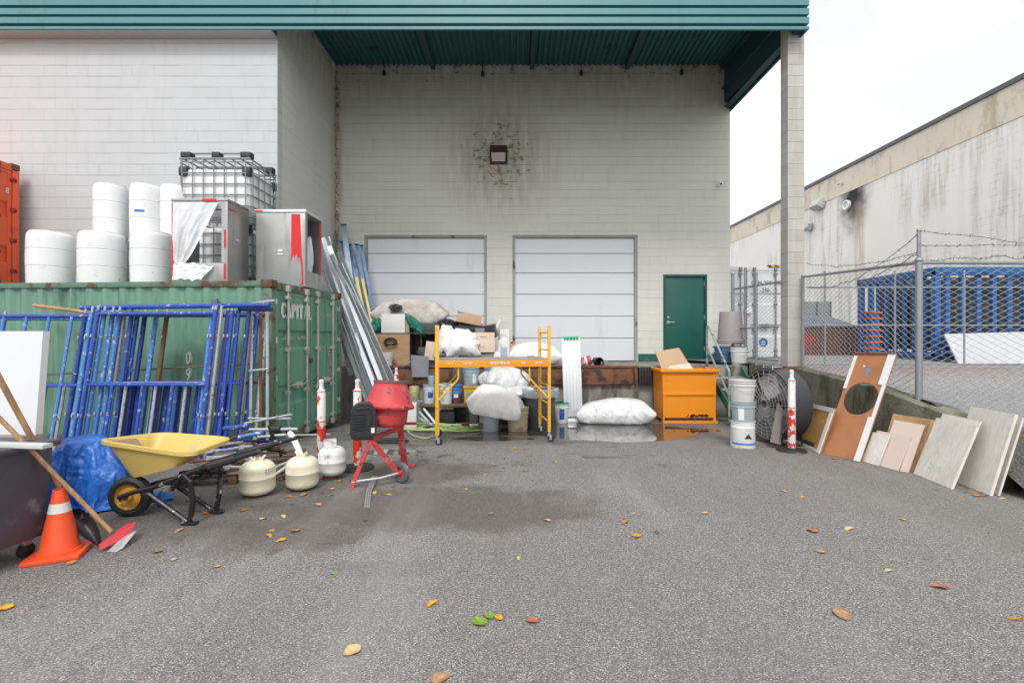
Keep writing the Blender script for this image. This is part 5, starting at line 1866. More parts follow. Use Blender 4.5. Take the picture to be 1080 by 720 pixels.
# ---- cement mixer
mxr = thing('cement_mixer', 'small red cement mixer with a black motor housing and one wheel in view', 'cement mixer', (-1.55, 5.6, gz(0, 5.6)))
RED = mat('mixer_red', (0.50, 0.045, 0.052), .55, 0, .2, 5, .2, 30, dirt=(0.62, 0.21, 0.21), ds=5, dt=.55, fleck=(.10, .045, .04), fs=10, ft=.59)
mc = Vector((-1.545, 5.62, 0))
mb = Wm(mxr)
Md = Matrix.Translation(mc) @ Matrix.Rotation(R(3), 4, 'Y') @ Matrix.Rotation(R(-5), 4, 'X')
k_ = 1.0
mb.lathe([(.03, .60), (.17, .605), (.205, .635), (.215, .66), (.222, .80), (.285, .815), (.292, .825), (.292, .845), (.283, .855), (.27, .87), (.195, 1.075), (.19, 1.10), (.198, 1.115), (.198, 1.13), (.186, 1.13), (.182, 1.10), (.26, .87), (.21, .82), (.20, .67), (.05, .65)], 40, Md)
obj('drum', mb, RED, mxr, 35)
mb = Wm(mxr)
mb.lathe([(.199, 1.118), (.202, 1.135), (.180, 1.138), (.178, 1.09)], 40, Md, False, False)
obj('drum_mouth', mb, mat('cement_crust', (0.13, 0.12, 0.11), .85, 0, .3, 20, .6, 40), mxr)
mb = Wm(mxr)
for k in range(2):
    a = R(180 * k + 20)
    mb.box((mc.x + .10 * math.cos(a), mc.y + .10 * math.sin(a), .86), (.012, .10, .24), None, 0, (0, .3, a))
obj('mixing_blade', mb, mat('cement_crust', (0, 0, 0)), mxr, 0)
node = P(391, 466, 5.36)
lf, rf = G(371, 514), Vector((0, 0, 0))
wheelc = P(423.5, 500, 5.47)
wheelc.z = .118
rear = G(427, 492)
top = P(421, 449, 6.0)
mb = Wm(mxr)
def bar(mb, a, b_, w1, w2):
    a, b_ = Vector(a), Vector(b_)
    d = (b_ - a).normalized()
    s = d.cross(Vector((0, 1, 0))).normalized() * w1 / 2
    e = d.cross(s).normalized() * w2 / 2
    mb._add([a + s + e, a - s + e, a - s - e, a + s - e, b_ + s + e, b_ - s + e, b_ - s - e, b_ + s - e],
            [(0, 1, 2, 3), (7, 6, 5, 4), (0, 4, 5, 1), (1, 5, 6, 2), (2, 6, 7, 3), (3, 7, 4, 0)])
bar(mb, node + Vector((0, 0, .03)), lf + Vector((.0, 0, .0)), .045, .03)
obj('leg', mb, RED, mxr, 0)
mb = Wm(mxr)
bar(mb, node + Vector((0, .0, .02)), wheelc + Vector((-.04, 0, 0)), .05, .035)
obj('leg', mb, RED, mxr, 0)
mb = Wm(mxr)
bar(mb, node + Vector((0, .02, -.02)), node + Vector((-.01, .1, .36)), .06, .04)
bar(mb, node + Vector((0, .03, .03)), top + Vector((.02, .0, -.02)), .05, .04)
obj('frame', mb, RED, mxr, 0)
mb = Wm(mxr)
bar(mb, top + Vector((0, 0, .10)), rear, .07, .05)
mb.box(rear + Vector((.03, 0, .012)), (.2, .10, .02), None, .005)
mb.box(top + Vector((.1, 0, .03)), (.22, .05, .03), None, .005)
obj('rear_leg', mb, RED, mxr, 0)
mb = Wm(mxr)
mb.tube([lf + Vector((0, 0, .06)), lf + Vector((.3, .05, .09)), wheelc], .013, 8)
obj('axle', mb, M['steel'], mxr)
for off_ in (0, .62):
    wcx = wheelc + Vector((-off_ * .0 - .02 * (off_ > 0), off_, 0))
    Mw = Matrix.Translation(wcx) @ Matrix.Rotation(R(-35), 4, 'Z') @ Matrix.Rotation(R(90), 4, 'X')
    if off_:
        continue
    mb = Wm(mxr)
    mb.lathe([(.06, -.026), (.10, -.03), (.115, -.018), (.118, 0), (.115, .018), (.10, .03), (.06, .026)], 28, Mw, False, False)
    wh = obj('wheel', mb, mat('grey_tyre', (0.10, 0.10, 0.105), .7, 0, .2, dirt=(.2, .19, .18), ds=8), mxr)
    mb = Wm(mxr)
    mb.lathe([(.015, -.04), (.025, -.04), (.03, -.015), (.065, -.022), (.068, .022), (.03, .015), (.025, .04), (.015, .04)], 28, Mw)
    obj('rim', mb, RED, wh)
# motor housing
mo = P(383, 445, 5.30)
Mh = Matrix.Translation(mo) @ Matrix.Rotation(R(18), 4, 'Z') @ Matrix.Scale(.92, 4)
mb = Wm(mxr)
oct_ = [(-.15, -.17), (-.11, -.215), (.10, -.215), (.155, -.15), (.155, .10), (.10, .215), (-.07, .215), (-.14, .13)]
mb.prism([(a, b_) for a, b_ in oct_], -.02, .24, Mh @ Matrix.Rotation(R(90), 4, 'X').inverted() @ Matrix.Diagonal((1, -1, 1, 1)))
bmesh.ops.bevel(mb.bm, geom=mb.bm.edges[:], offset=.018, segments=2, affect='EDGES')
ho = obj('motor_housing', mb, M['black_plastic'], mxr)
mb = Wm(mxr)
for k in range(6):
    mb.box((-.045, -.012 - .02, .10 - k * .035), (.16 - .004 * k, .02, .012), Mh, .003)
obj('vent_slat', mb, M['black_plastic'], ho)
mb = Wm(mxr)
mb.tube([Mh @ Vector(p) for p in [(-.07, -.03, .16), (.07, -.03, .17), (.10, -.03, .05), (.06, -.03, -.17), (-.10, -.03, -.16)]], .012, 6)
obj('moulded_ridge', mb, M['black_plastic'], ho)
mb = Wm(mxr)
mb.box((.11, -.026, -.10), (.04, .004, .06), Mh)
obj('label', mb, M['white_paint'], ho, 0)
mb = MB()
for dx in (0, .035, .07):
    mb.tube([G(385 + dx * 60, 535), G(387 + dx * 60, 520) + Vector((0, 0, .02)), G(393 + dx * 60, 507) + Vector((0, 0, .05))], .009, 6)
solo('wire_stakes', mb, M['steel'], 'bright bent wire stakes lying in front of the cement mixer', 'stakes')
mb = MB()
mb.blob(G(411, 466) + Vector((0, 0, .02)), (.30, .18, .035), 5, 3, .2, 2, .1, 3)
solo('black_rubber_mat', mb, M['rubber'], 'flat black rubber piece on the ground behind the cement mixer', 'mat')

# ---- steel studs and racking uprights leaning in the bay corner
def channel(mb, p0, p1, wd, dp, th=.004, face=Vector((.35, -.9, 0))):
    p0, p1 = Vector(p0), Vector(p1)
    d = (p1 - p0).normalized()
    e = (face - d * face.dot(d)).normalized()
    s = d.cross(e).normalized()
    pr = [(-wd / 2, -dp), (-wd / 2, 0), (wd / 2, 0), (wd / 2, -dp), (wd / 2 - th, -dp), (wd / 2 - th, -th), (-wd / 2 + th, -th), (-wd / 2 + th, -dp)]
    v = [p + s * a + e * b_ for p in (p0, p1) for a, b_ in pr]
    n = 8
    mb._add(v, [(k, (k + 1) % n, n + (k + 1) % n, n + k) for k in range(n)] + [tuple(range(n))[::-1], tuple(range(n, 2 * n))])
rnd = random.Random(5)
for i in range(15):
    f = i / 14
    b0 = G(392 + 36 * f + rnd.uniform(-2, 2), 452 - 10 * rnd.random())
    b0.y = 9.95 + .45 * rnd.random()
    b0.x = at_x(392 + 42 * f, b0.y)
    b0.z = gz(0, b0.y) + .01
    Yt = 10.15 + .5 * rnd.random()
    tp = P(322 + 36 * f + rnd.uniform(-3, 3), 236 + 52 * f * .6 + rnd.uniform(-6, 14), Yt)
    mb = MB()
    fc = Vector((rnd.uniform(-.7, .9), -1, .25))
    channel(mb, b0, tp, rnd.choice((.065, .092, .092)), .035, .004, fc)
    o = obj('steel_stud', mb, M['stud'], None, 0)
    so_ = ['leftmost', 'second', 'third', 'fourth', 'fifth', 'sixth', 'seventh', 'eighth', 'ninth', 'tenth', 'eleventh', 'twelfth', 'thirteenth', 'fourteenth', 'rightmost'][i]
    tag(o, so_ + (' long bright steel stud of the fifteen leaning behind the container' if i in (0, 14) else ' long bright steel stud from the left in the bundle behind the container'), 'steel stud', 'steel studs leaning in the bay')
mb = MB()
channel(mb, P(372, 395, 10.6), P(343, 250, 10.9), .20, .05, .006, Vector((.1, -1, .2)))
solo('wide_channel', mb, mat('pale_grey_metal', (.48, .52, .56), .4, .4, .08), 'wide pale grey metal channel leaning behind the steel cabinet', 'channel', None, 0)
PB = mat('rack_blue', (0.02, 0.12, 0.32), .45, 0, .15, 5, .06, 30, dirt=(.04, .15, .25), ds=4)
YL = mat('rack_yellow', (0.58, 0.50, 0.13), .5, 0, .12, 5, .06, 30)
SG = mat('slate_grey_metal', (0.17, 0.22, 0.26), .45, .3, .15, 5, .06, 30)
TA = mat('weathered_tan', (0.36, 0.31, 0.26), .7, 0, .3, 8, .1, 30)
racks = [(352, 268, 386, 388, SG, .09, 'slate grey upright leaning left of the blue ones in the bay corner'),
         (362, 237, 382, 330, SG, .13, 'wide slate grey plate reaching highest in the bay corner'),
         (360, 255, 390, 386, PB, .07, 'blue upright with end plates beside the slate grey plate'),
         (366, 258, 396, 387, SG, .06, 'thin dark upright between the blue racks in the bay corner'),
         (363, 262, 388, 386, TA, .05, 'tan weathered batten leaning among the blue uprights'),
         (369, 258, 398, 384, PB, .075, 'blue upright leaning left of the yellow ended pair'),
         (376, 258, 400, 384, PB, .075, 'blue upright with its lower half behind the yellow battens'),
         (381, 259, 404, 384, PB, .07, 'rightmost blue upright leaning against the roller door frame')]
for i, (tx, ty, bx_, by_, m, wd, lab) in enumerate(racks):
    Yb = 11.25 + .08 * i
    p0 = P(bx_, by_, Yb)
    p0.z = DZ
    p1 = P(tx, ty, 12.70 + .02 * i)
    mb = MB()
    mb.M = Matrix()
    channel(mb, p0, p1, wd, .045, .006, Vector((.15, -1, .25)))
    d = (p1 - p0).normalized()
    r_ = thing('rack_upright', lab, 'metal upright', p0)
    mb.bm.transform(Matrix.Translation(-p0))
    obj('channel', mb, m, r_, 0)
    mb = Wm(r_)
    mb.box(p1 + d * .01, (wd + .05, .09, .02), None, .003)
    obj('end_plate', mb, m, r_)
for i, (a, b_) in enumerate([((376, 292), (396, 384)), ((382, 294), (402, 384))]):
    p0 = P(*b_, 11.1)
    p0.z = DZ
    mb = MB()
    channel(mb, p0, P(*a, 12.3), .06, .03, .006, Vector((.15, -1, .25)))
    solo('yellow_batten', mb, YL, ('left' if i == 0 else 'right') + ' one of two pale yellow battens leaning in front of the blue uprights', 'batten', 'pale yellow battens', 0)
# ================================================================== yellow rolling scaffold
YS = mat('scaffold_yellow', (0.74, 0.40, 0.02), .45, 0, .12, 5, .08, 35, dirt=(0.45, 0.22, 0.03), ds=6, dt=.60, fleck=(.62, .55, .42), fs=22, ft=.64)
OR = mat('rail_orange', (0.70, 0.29, 0.012), .45, 0, .12, 5, .08, 35, dirt=(0.4, 0.15, 0.02), ds=6, dt=.62, fleck=(.6, .5, .4), fs=22, ft=.68)
SO = Vector(((461 - 545) / F * 7.55, 7.55, gz(0, 7.7)))
sc_ = thing('rolling_scaffold', 'yellow rolling scaffold with a plywood deck in the middle of the yard', 'scaffold', SO, R(9))
LW, DW = 1.79, .74
ztop = 1.65 + 12 / F * 7.6 - SO.z
for ex in (0, LW):
    mb = MB()
    for yy in (0, DW):
        mb.box((ex, yy, (ztop + .16) / 2), (.048 if ex else .062, .045, ztop - .16), None, .006)
    for k in range(6):
        zk = .32 + k * .29
        mb.tube([(ex, 0, zk), (ex, DW, zk)], .014, 8)
    fr = obj('end_frame', mb, YS, sc_)
    for yy in (0, DW):
        mb = MB()
        mb.tube([(ex, yy, .19), (ex, yy, .105)], .018, 8)
        mb.box((ex, yy, .105), (.05, .045, .02), None, .005)
        for s in (-1, 1):
            mb.box((ex + .02, yy + s * .022, .075), (.035, .004, .08))
        c_ = obj('caster', mb, M['steel'], sc_)
        mb = MB()
        mb.lathe([(.02, -.017), (.048, -.017), (.056, -.010), (.056, .010), (.048, .017), (.02, .017)], 20, Matrix.Translation((ex + .03, yy, .057)) @ Matrix.Rotation(R(90), 4, 'X'))
        obj('wheel', mb, M['rubber'], c_)
zd = 1.285 - SO.z
for yy in (-.035, DW + .035):
    mb = MB()
    mb.box((LW / 2, yy, zd - .055), (LW - .05, .03, .10), None, .006)
    mb.box((LW / 2, yy - .018, zd - .105), (LW - .05, .03, .012), None, .003)
    r_ = obj('side_rail', mb, OR, sc_)
    if yy < 0:
        for a, b_ in ((.14, .26), (.40, .55), (.82, 1.14), (1.32, 1.40), (1.55, 1.68)):
            mb = MB()
            mb.box(((a + b_) / 2, yy - .0165, zd - .05), (b_ - a, .003, .04 if b_ - a > .3 else .028))
            obj('sticker', mb, mat('worn_sticker', (.62, .58, .5), .6, 0, .2, 20, fleck=(.4, .2, .05), fs=40, ft=.52), r_, 0)
mb = MB()
mb.box((LW / 2, DW / 2, zd + .002), (LW - .06, DW + .02, .02), None, .003)
obj('deck', mb, mat('worn_ply', (0.30, 0.25, 0.22), .8, 0, .25, 3, .2, 30, dirt=(.42, .38, .34), ds=2.5, dt=.55), sc_)
for ex, s in ((0, 1), (LW, -1)):
    for yy in (-.03, DW + .03):
        mb = MB()
        mb.tube([(ex + s * .03, yy, zd - .62), (ex + s * .30, yy, zd - .33), (ex + s * .33, yy, zd - .28), (ex + s * .33, yy, zd - .10)], .015, 8)
        obj('brace', mb, YS, sc_)

# ================================================================== loads on and in front of the dock
def g0(px, Y): return Vector((at_x(px, Y), Y, gz(0, Y)))
def boxthing(name, label, cat, x0, x1, ytop, ybot, Y, depth, m, rz=0, tilt=0, group=None, bev=.006, z=None):
    """box whose front face fills the photo rectangle at depth Y"""
    a, b_ = P(x0, ytop, Y), P(x1, ybot, Y)
    c = Vector(((a.x + b_.x) / 2, Y + depth / 2, b_.z if z is None else z))
    h = a.z - c.z
    mb = MB()
    mb.box((0, 0, h / 2), (b_.x - a.x, depth, h), None, bev)
    o = obj(name, mb, m)
    o.location = c
    o.rotation_euler = (0, tilt, rz)
    return tag(o, label, cat, group)
# particle board cabinet lying open to the right
Yc = 11.45
a, b_ = P(392, 351, Yc), P(461, 351, Yc)
cab = thing('particle_board_cabinet', 'particle board cabinet with an open dark compartment on the left of the dock', 'cabinet', ((a.x + b_.x) / 2, Yc, DZ))
H_ = a.z - DZ
xm = P(432, 0, Yc).x
mb = Wm(cab)
mb.bx(a.x, xm, Yc, Yc + .03, DZ, DZ + H_ - .02, .003)
obj('front', mb, M['particle'], cab, 0)
mb = Wm(cab)
mb.bx(a.x - .01, b_.x, Yc - .01, Yc + .6, DZ + H_ - .018, DZ + H_)
mb.bx(xm - .02, xm, Yc + .031, Yc + .6, DZ, DZ + H_ - .02)
mb.bx(b_.x - .03, b_.x - .002, Yc, Yc + .6, DZ, DZ + H_ - .02)
mb.bx(a.x, b_.x, Yc + .601, Yc + .62, DZ, DZ + H_ - .02)
mb.bx(xm + .24, xm + .26, Yc + .1, Yc + .6, DZ, DZ + H_ - .02)
obj('carcass', mb, mat('dark_board', (.09, .065, .055), .7), cab, 0)
# dark wreath-like cable coil on its face
mb = MB()
cc = P(412, 362, Yc - .04)
rnd = random.Random(2)
for k in range(5):
    r0 = .13 + .02 * k * (1 if k % 2 else -1) * .5
    mb.tube([cc + Vector((r0 * math.cos(a_ * PI / 10) , -.01 - .006 * k + .008 * rnd.random(), (r0 * .8) * math.sin(a_ * PI / 10) * (1 if a_ < 11 else .55) + .02 * rnd.random())) for a_ in range(21)], .008, 6)
solo('cable_coil', mb, M['black_plastic'], 'dark coil of cable hanging on the particle board cabinet', 'cable')
# small white pail in front of the cabinet
def pail(label, px, ybot, Y, rt, rb, h, m, z=None, handle=True, lid=False, group='pails and buckets', hdir=0, name='pail', flip=False, tilt=0):
    loc = Vector((at_x(px, Y), Y, DZ if z is None else z))
    t_ = thing(name, label, 'pail', loc, hdir, group)
    if tilt:
        t_.rotation_euler = (0, tilt, hdir)
    mb = MB()
    g = (lambda z_: h - z_) if flip else (lambda z_: z_)
    pr = [(rb * .97, 0), (rb, .012)]
    pr += [(rb + (rt - rb) * .74, h * .74), (rt * 1.02, h * .75), (rt * 1.04, h * .77), (rt * 1.02, h * .785), (rb + (rt - rb) * .82, h * .79), (rb + (rt - rb) * .9, h * .88), (rt * 1.03, h * .89), (rt * 1.04, h * .905), (rb + (rt - rb) * .93, h * .915), (rt * .99, h * .97), (rt * 1.05, h * .975), (rt * 1.05, h), (rt * .97, h)]
    inn = [] if lid else [(rt * .96, h * .95), (rb * .96, .04), (.01, .03)]
    mb.lathe([(r_, g(z_)) for r_, z_ in pr + inn], 28)
    obj('body', mb, m, t_, 40)
    if lid:
        mb = MB()
        mb.lathe([(rt * 1.06, h * .955), (rt * 1.08, h * .96), (rt * 1.08, h * 1.005), (rt * 1.0, h * 1.02), (rt * .95, h * 1.0), (.02, h * 1.0)], 28)
        obj('lid', mb, lid if not isinstance(lid, bool) else m, t_, 40)
    if handle:
        mb = MB()
        zz_ = g(h * .86)
        dr = -h * .42 if not flip else h * .3
        mb.tube([(rt * 1.05 * math.cos(a_), -abs(rt * 1.08 * math.sin(a_)) - .003, zz_ + dr * math.sin(a_) * .75) for a_ in [k * PI / 12 for k in range(13)]], .0035, 5)
        obj('bail_handle', mb, M['steel'], t_)
    return t_
def pail_label(t_, rb, rt, h, z0, z1, a0, a1, m, name='label', eps=.0018, n=8):
    mb = MB()
    f = lambda z_: rb + (rt - rb) * z_ / h + eps
    for k in range(n):
        p, q = R(a0 + (a1 - a0) * k / n), R(a0 + (a1 - a0) * (k + 1) / n)
        mb._add([(f(z_) * math.cos(w_), f(z_) * math.sin(w_), z_) for w_ in (p, q) for z_ in (z0, z1)], [(0, 2, 3, 1)])
    return obj(name, mb, m, t_, 60)
PW = mat('pail_white', (0.66, 0.67, 0.66), .42, 0, .05, 4, .06, 25, dirt=(.46, .45, .42), ds=5, dt=.58)
PG = mat('pail_grey', (0.29, 0.37, 0.42), .45, 0, .08, 4, .06, 25, dirt=(.42, .43, .42), ds=5, dt=.58, fleck=(.55, .55, .52), fs=20, ft=.68)
PBe = mat('pail_beige', (0.48, 0.40, 0.25), .5, 0, .15, 4, .06, 25, dirt=(.28, .22, .12), ds=5, dt=.55)
PBl = mat('pail_blue', (0.05, 0.20, 0.48), .45, 0, .1, 4)
pail('small white pail in front of the particle board cabinet', 407.5, 385, 11.2, .148, .125, .30, PW, hdir=.6)
# white box over it with wood side, drop cloths, green tarp
boxthing('white_box', 'white square box standing on top of the particle board cabinet', 'box', 402, 427, 331, 351, 11.5, .38, mat('box_white', (.70, .70, .68), .5, 0, .04), z=DZ + H_ + .001)
boxthing('wooden_box_side', 'narrow grey wooden piece beside the white box on the cabinet', 'board', 427.5, 431.5, 332, 351, 11.52, .3, TA, z=DZ + H_ + .001)
t = NT('drop_cloth')
n = t.noise(3, 7, .65)
c = t.mix(t.ramp(n, .35, .65), (.42, .385, .35), (.60, .57, .53))
c = t.mix(t.ramp(t.noise(5, 8, .7), .60, .68, 0, .7), c, (.30, .12, .10))
M['cloth'] = t.out(c, .8, t.bump(t.noise(6, 8, .65, dist=.4), .8, .03))
q_ = P(434, 341, 12.0)
soft('drop_cloth', 'sack', M['cloth'], 'bundled cream drop cloth heaped high above the white box on the dock', 'cloth', (q_.x - .03, 12.0, q_.z - .05), R(4), (1.48, .62, 1.55))
boxthing('dark_carton', 'dark carton half hidden under the cream drop cloth', 'carton', 431.8, 466, 341.5, 351, 11.75, .5, M['dark_grey'], z=DZ + H_ + .001)
mb = MB()
mb.blob(P(417, 324.5, 11.6), (.14, .14, .08), 8, 4, .3, 2, .25, 4)
solo('dark_rag', mb, M['dark_grey'], 'dark rag tucked in front of the cream drop cloth', 'rag', None, 30)
t = NT('green_tarp')
n = t.noise(6, 7, .6)
M['green_tarp'] = t.out(t.mix(n, (.005, .10, .075), (.02, .24, .17)), .35, t.bump(t.noise(8, 8, .65, dist=.5), .9, .03))
mb = MB()
mb.blob(P(397.5, 344, 11.62), (.12, .16, .19), 3, 4, .25, 1.5, .2, 3.5)
solo('green_tarp', mb, M['green_tarp'], 'crumpled green tarp left of the white box on the dock', 'tarp', None, 30)
mb = MB()
mb.blob((0, 0, 0), (.34, .16, .11), 5, 4, .2, 1.5, .2, 3.5, M=Matrix.Translation(P(437.5, 342.5, 11.62)) @ Matrix.Rotation(R(48), 4, 'Y'))
solo('green_tarp', mb, M['green_tarp'], 'green tarp slanting down between the white box and the drop cloth', 'tarp', None, 30)
# hanging grey mat, boards
mb = MB()
def mat_fn(u, v):
    return P(433 + 19 * u + 1.5 * v * (1 - u), 374 + 23.5 * v + 2 * u * (1 - v), 10.82 - .02 * math.sin(u * 7) + .05 * (1 - v))
mb.grid(mat_fn, 12, 10)
mb.grid(lambda u, v: mat_fn(1 - u, v) + Vector((0, .012, 0)), 12, 10)
solo('grey_mat', mb, mat('mat_grey', (.20, .21, .24), .75, 0, .15, 6, .3, 60), 'grey rubber mat hanging over the dock edge beside the yellow scaffold leg', 'mat', None, 40)
tube_thing('thin pale pole end resting on the dock left of the grey mat', P(422, 389, 10.95), P(441, 376, 11.6), .02, M['steel'], 'pole', 'pole', None)
boxthing('cardboard_scrap', 'tilted piece of pale cardboard behind the yellow scaffold leg', 'cardboard', 447, 458, 360, 376, 11.3, .03, M['pale_card'], 0, .14, z=DZ + .13)
# speaker boxes, bags
boxthing('black_speaker', 'black speaker box with round drivers behind the white carrier bags', 'speaker', 478, 506, 343.5, 371, 11.75, .4, M['black_plastic'], 0, 0, z=DZ)
sp_ = bpy.context.scene.objects['black_speaker']
for px in (479, 488, 496):
    mb = MB()
    q = P(px + 1.5, 349, 11.745)
    mb.M = Matrix.Translation(-Vector(sp_.location))
    mb.lathe([(.06, 0), (.055, .006), (.04, .001), (.02, -.0), (.015, .008)], 18, FRONT(q.x, q.y, q.z))
    obj('driver', mb, mat('driver_grey', (.10, .10, .11), .4, .2), sp_)
boxthing('black_case', 'black case left of the speaker box, below the dark rags', 'case', 462, 478, 345, 371, 11.8, .35, M['black_plastic'], 0, 0, z=DZ)
mb = MB()
mb.blob(P(472, 341.5, 11.9), (.24, .2, .10), 4, 4, .3, 1.6, .25, 3.5)
solo('black_rags', mb, M['black_plastic'], 'heap of black rags left of the tilted cardboard box', 'rag', None, 30)
t = NT('white_bag')
n = t.noise(9, 7, .65, dist=.5)
M['white_bag'] = t.out(t.mix(n, (.66, .68, .70), (.78, .79, .80)), .3, t.bump(t.math('ADD', n, t.math('MULTIPLY', t.math('ABSOLUTE', t.math('SUBTRACT', t.noise(6, 4, .6, dist=1.2), .5)), -2)), .5, .014))
t = NT('clear_bag')
n = t.noise(10, 8, .7, dist=.6)
M['clear_bag'] = t.out(t.mix(n, (.60, .62, .64), (.88, .89, .90)), .16, t.bump(t.math('ADD', n, t.math('MULTIPLY', t.math('ABSOLUTE', t.math('SUBTRACT', t.noise(5, 4, .6, dist=1.2), .5)), -2.5)), .8, .02), alpha=t.ramp(n, .3, .7, .78, .96))
soft('carrier_bag', 'carrier', M['white_bag'], 'tall tied white carrier bag left of the pale boxes', 'bag', P(472.5, 361, 11.40), 0, (1.05, .82, 1.3), 'white carrier bags on the dock', (0, R(-82), R(84)))
soft('carrier_bag', 'carrier', M['white_bag'], 'wide white carrier bag beside the pale boxes', 'bag', P(488, 363.5, 11.36), 0, (.95, 1.1, 1.4), 'white carrier bags on the dock', (0, R(-70), R(100)))
# tilted cardboard box
cbx = thing('cardboard_box', 'tilted brown cardboard box on top of the black speaker box', 'box', P(493.5, 342.5, 11.85))
cbx.rotation_euler = (R(-8), R(11), R(6))
mb = MB()
mb.box((0, 0, .13), (.60, .34, .25), None, .004)
obj('carton', mb, M['cardboard'], cbx)
mb = MB()
mb.box((-.20, -.1, .262), (.22, .16, .012), None, .002, (R(12), 0, .2))
mb.box((.14, .05, .262), (.26, .12, .01), None, .002, (R(-10), 0, .1))
obj('flap', mb, M['cardboard'], cbx, 0)
bc = thing('black_crate', 'open black crate tilted behind the two pale boxes', 'crate', P(513, 357, 11.8))
bc.rotation_euler = (R(8), R(-12), R(-8))
mb = MB()
for sx in (-1, 1):
    mb.box((sx * .27, 0, .15), (.02, .36, .30), None, .004)
    mb.box((0, sx * .18, .15), (.56, .02, .30), None, .004)
mb.box((0, 0, .01), (.54, .36, .02))
obj('shell', mb, M['black_plastic'], bc)
mb = MB()
mb.box((-.22, -.2, .1), (.9, .02, .05), None, .004, (0, -.32, 0))
obj('strap', mb, M['black_plastic'], bc)
tube_thing('white paper roll sticking out of the black crate', P(521, 352, 11.9), P(528, 337, 11.9), .055, M['white_paint'], 'paper_roll', 'roll', None)
o = boxthing('pale_box', 'upper of the two pale peach boxes beside the white jug', 'box', 499, 521.5, 350.5, 359, 11.35, .3, M['pale_card'], 0, 0, 'pale boxes on the dock', z=px_z(359, 11.35))
o2 = boxthing('pale_box', 'lower and wider pale peach box beside the white jug', 'box', 495.5, 522.5, 358.7, 371.5, 11.3, .36, M['pale_card'], 0, 0, 'pale boxes on the dock', z=px_z(371.5, 11.35))
for ob, w_ in ((o, .16), (o2, .13)):
    mb = MB()
    hh = max(v.co.z for v in ob.data.vertices)
    mb.box((.0, min(v.co.y for v in ob.data.vertices) - .002, hh * .45), (w_, .003, .03))
    obj('printed_mark', mb, mat('faint_ink', (.20, .16, .13), .8, fleck=(.66, .53, .43), fs=60, ft=.48), ob, 0)
# folded grey tarps filling the dock edge under the boxes
mb = MB()
mb.grid(lambda u, v: P(461 + 63 * u, 382 - 12 * v - 1.2 * math.sin(u * 9) * v, 10.98 + .5 * v) + Vector((0, .02 * noise.noise(Vector((u * 8, v * 5, 2))), .03 * noise.noise(Vector((u * 7, v * 3, 1))))), 40, 10)
mb.grid(lambda u, v: P(524 - 63 * u, 382 - 12 * v - 1.2 * math.sin((1 - u) * 9) * v, 11.0 + .5 * v) + Vector((0, .02, -.03)), 40, 10)
solo('folded_tarp', mb, mat('tarp_grey', (.155, .165, .175), .6, 0, .3, 5, .5, 20, dirt=(.05, .05, .055), ds=3), 'folded grey tarpaulin lying under the carrier bags and pale boxes', 'tarp', None, 40)
boxthing('black_tray', 'flat black tray under the white carrier bags', 'tray', 466, 488, 369.5, 372, 11.1, .3, M['black_plastic'], z=px_z(372.2, 11.1))
# jugs
def jug(label, px, Y, w_, h, m, capm, z=None, name='jug', depth=None):
    t_ = thing(name, label, 'jug', (at_x(px, Y), Y, DZ if z is None else z), 0)
    mb = MB()
    mb.box((0, 0, h * .40), (w_, depth or w_ * .7, h * .8), None, w_ * .12)
    mb.lathe([(w_ * .42, h * .76), (w_ * .30, h * .86), (w_ * .14, h * .90), (w_ * .14, h * .93)], 16, None, False, True, 1, .7)
    obj('body', mb, m, t_, 40)
    mb = MB()
    mb.lathe([(w_ * .17, h * .92), (w_ * .17, h)], 14)
    obj('cap', mb, capm, t_)
    mb = MB()
    mb.box((0, -(depth or w_ * .7) / 2 - .002, h * .4), (w_ * .6, .003, h * .36))
    obj('label', mb, M['white_paint'] if m is not PW else mat('label_blue_grey', (.35, .42, .52), .6, 0, .3, 20), t_, 0)
    return t_
jug('tall white jug with a label beside the orange bottle on the dock', 531.5, 11.4, .27, .74, PW, PW)
jug('small orange bottle standing against the block wall between the doors', 539.5, 12.2, .14, .42, mat('bottle_orange', (.62, .22, .02), .4), M['black_plastic'], z=DZ + .12)
boxthing('black_stand', 'low black box under the orange bottle', 'box', 536, 543, 367, 372, 12.1, .3, M['black_plastic'], z=DZ)
jug('short white jug in front of the tall white jug', 524.5, 11.2, .16, .36, PW, PW)
mb = MB()
mb.blob(P(541, 374, 11.6), (.10, .1, .07), 4, 3, .3, 2, .2, 3)
solo('red_cloth', mb, mat('cloth_red', (.28, .03, .07), .8), 'dark red cloth between the white jug and the white sack', 'cloth', None, 40)
sk = soft('white_sack', 'sack', M['white_bag'], 'plump white sack lying on the dock behind the scaffold deck', 'sack', (at_x(563, 11.75), 11.78, DZ - .012), R(4), (1.06, .85, 1.3))
mb = MB()
mb.grid(lambda u, v: P(556 + 8 * u, 375.5 + 1.4 * v, 11.36) + Vector((0, .0, 0)), 6, 2)
mb.bm.transform(Matrix.Translation(-Vector(sk.location)))
o_ = obj('printed_mark', mb, M['ink'], sk, 0)
o_.rotation_euler = (0, 0, -R(4))
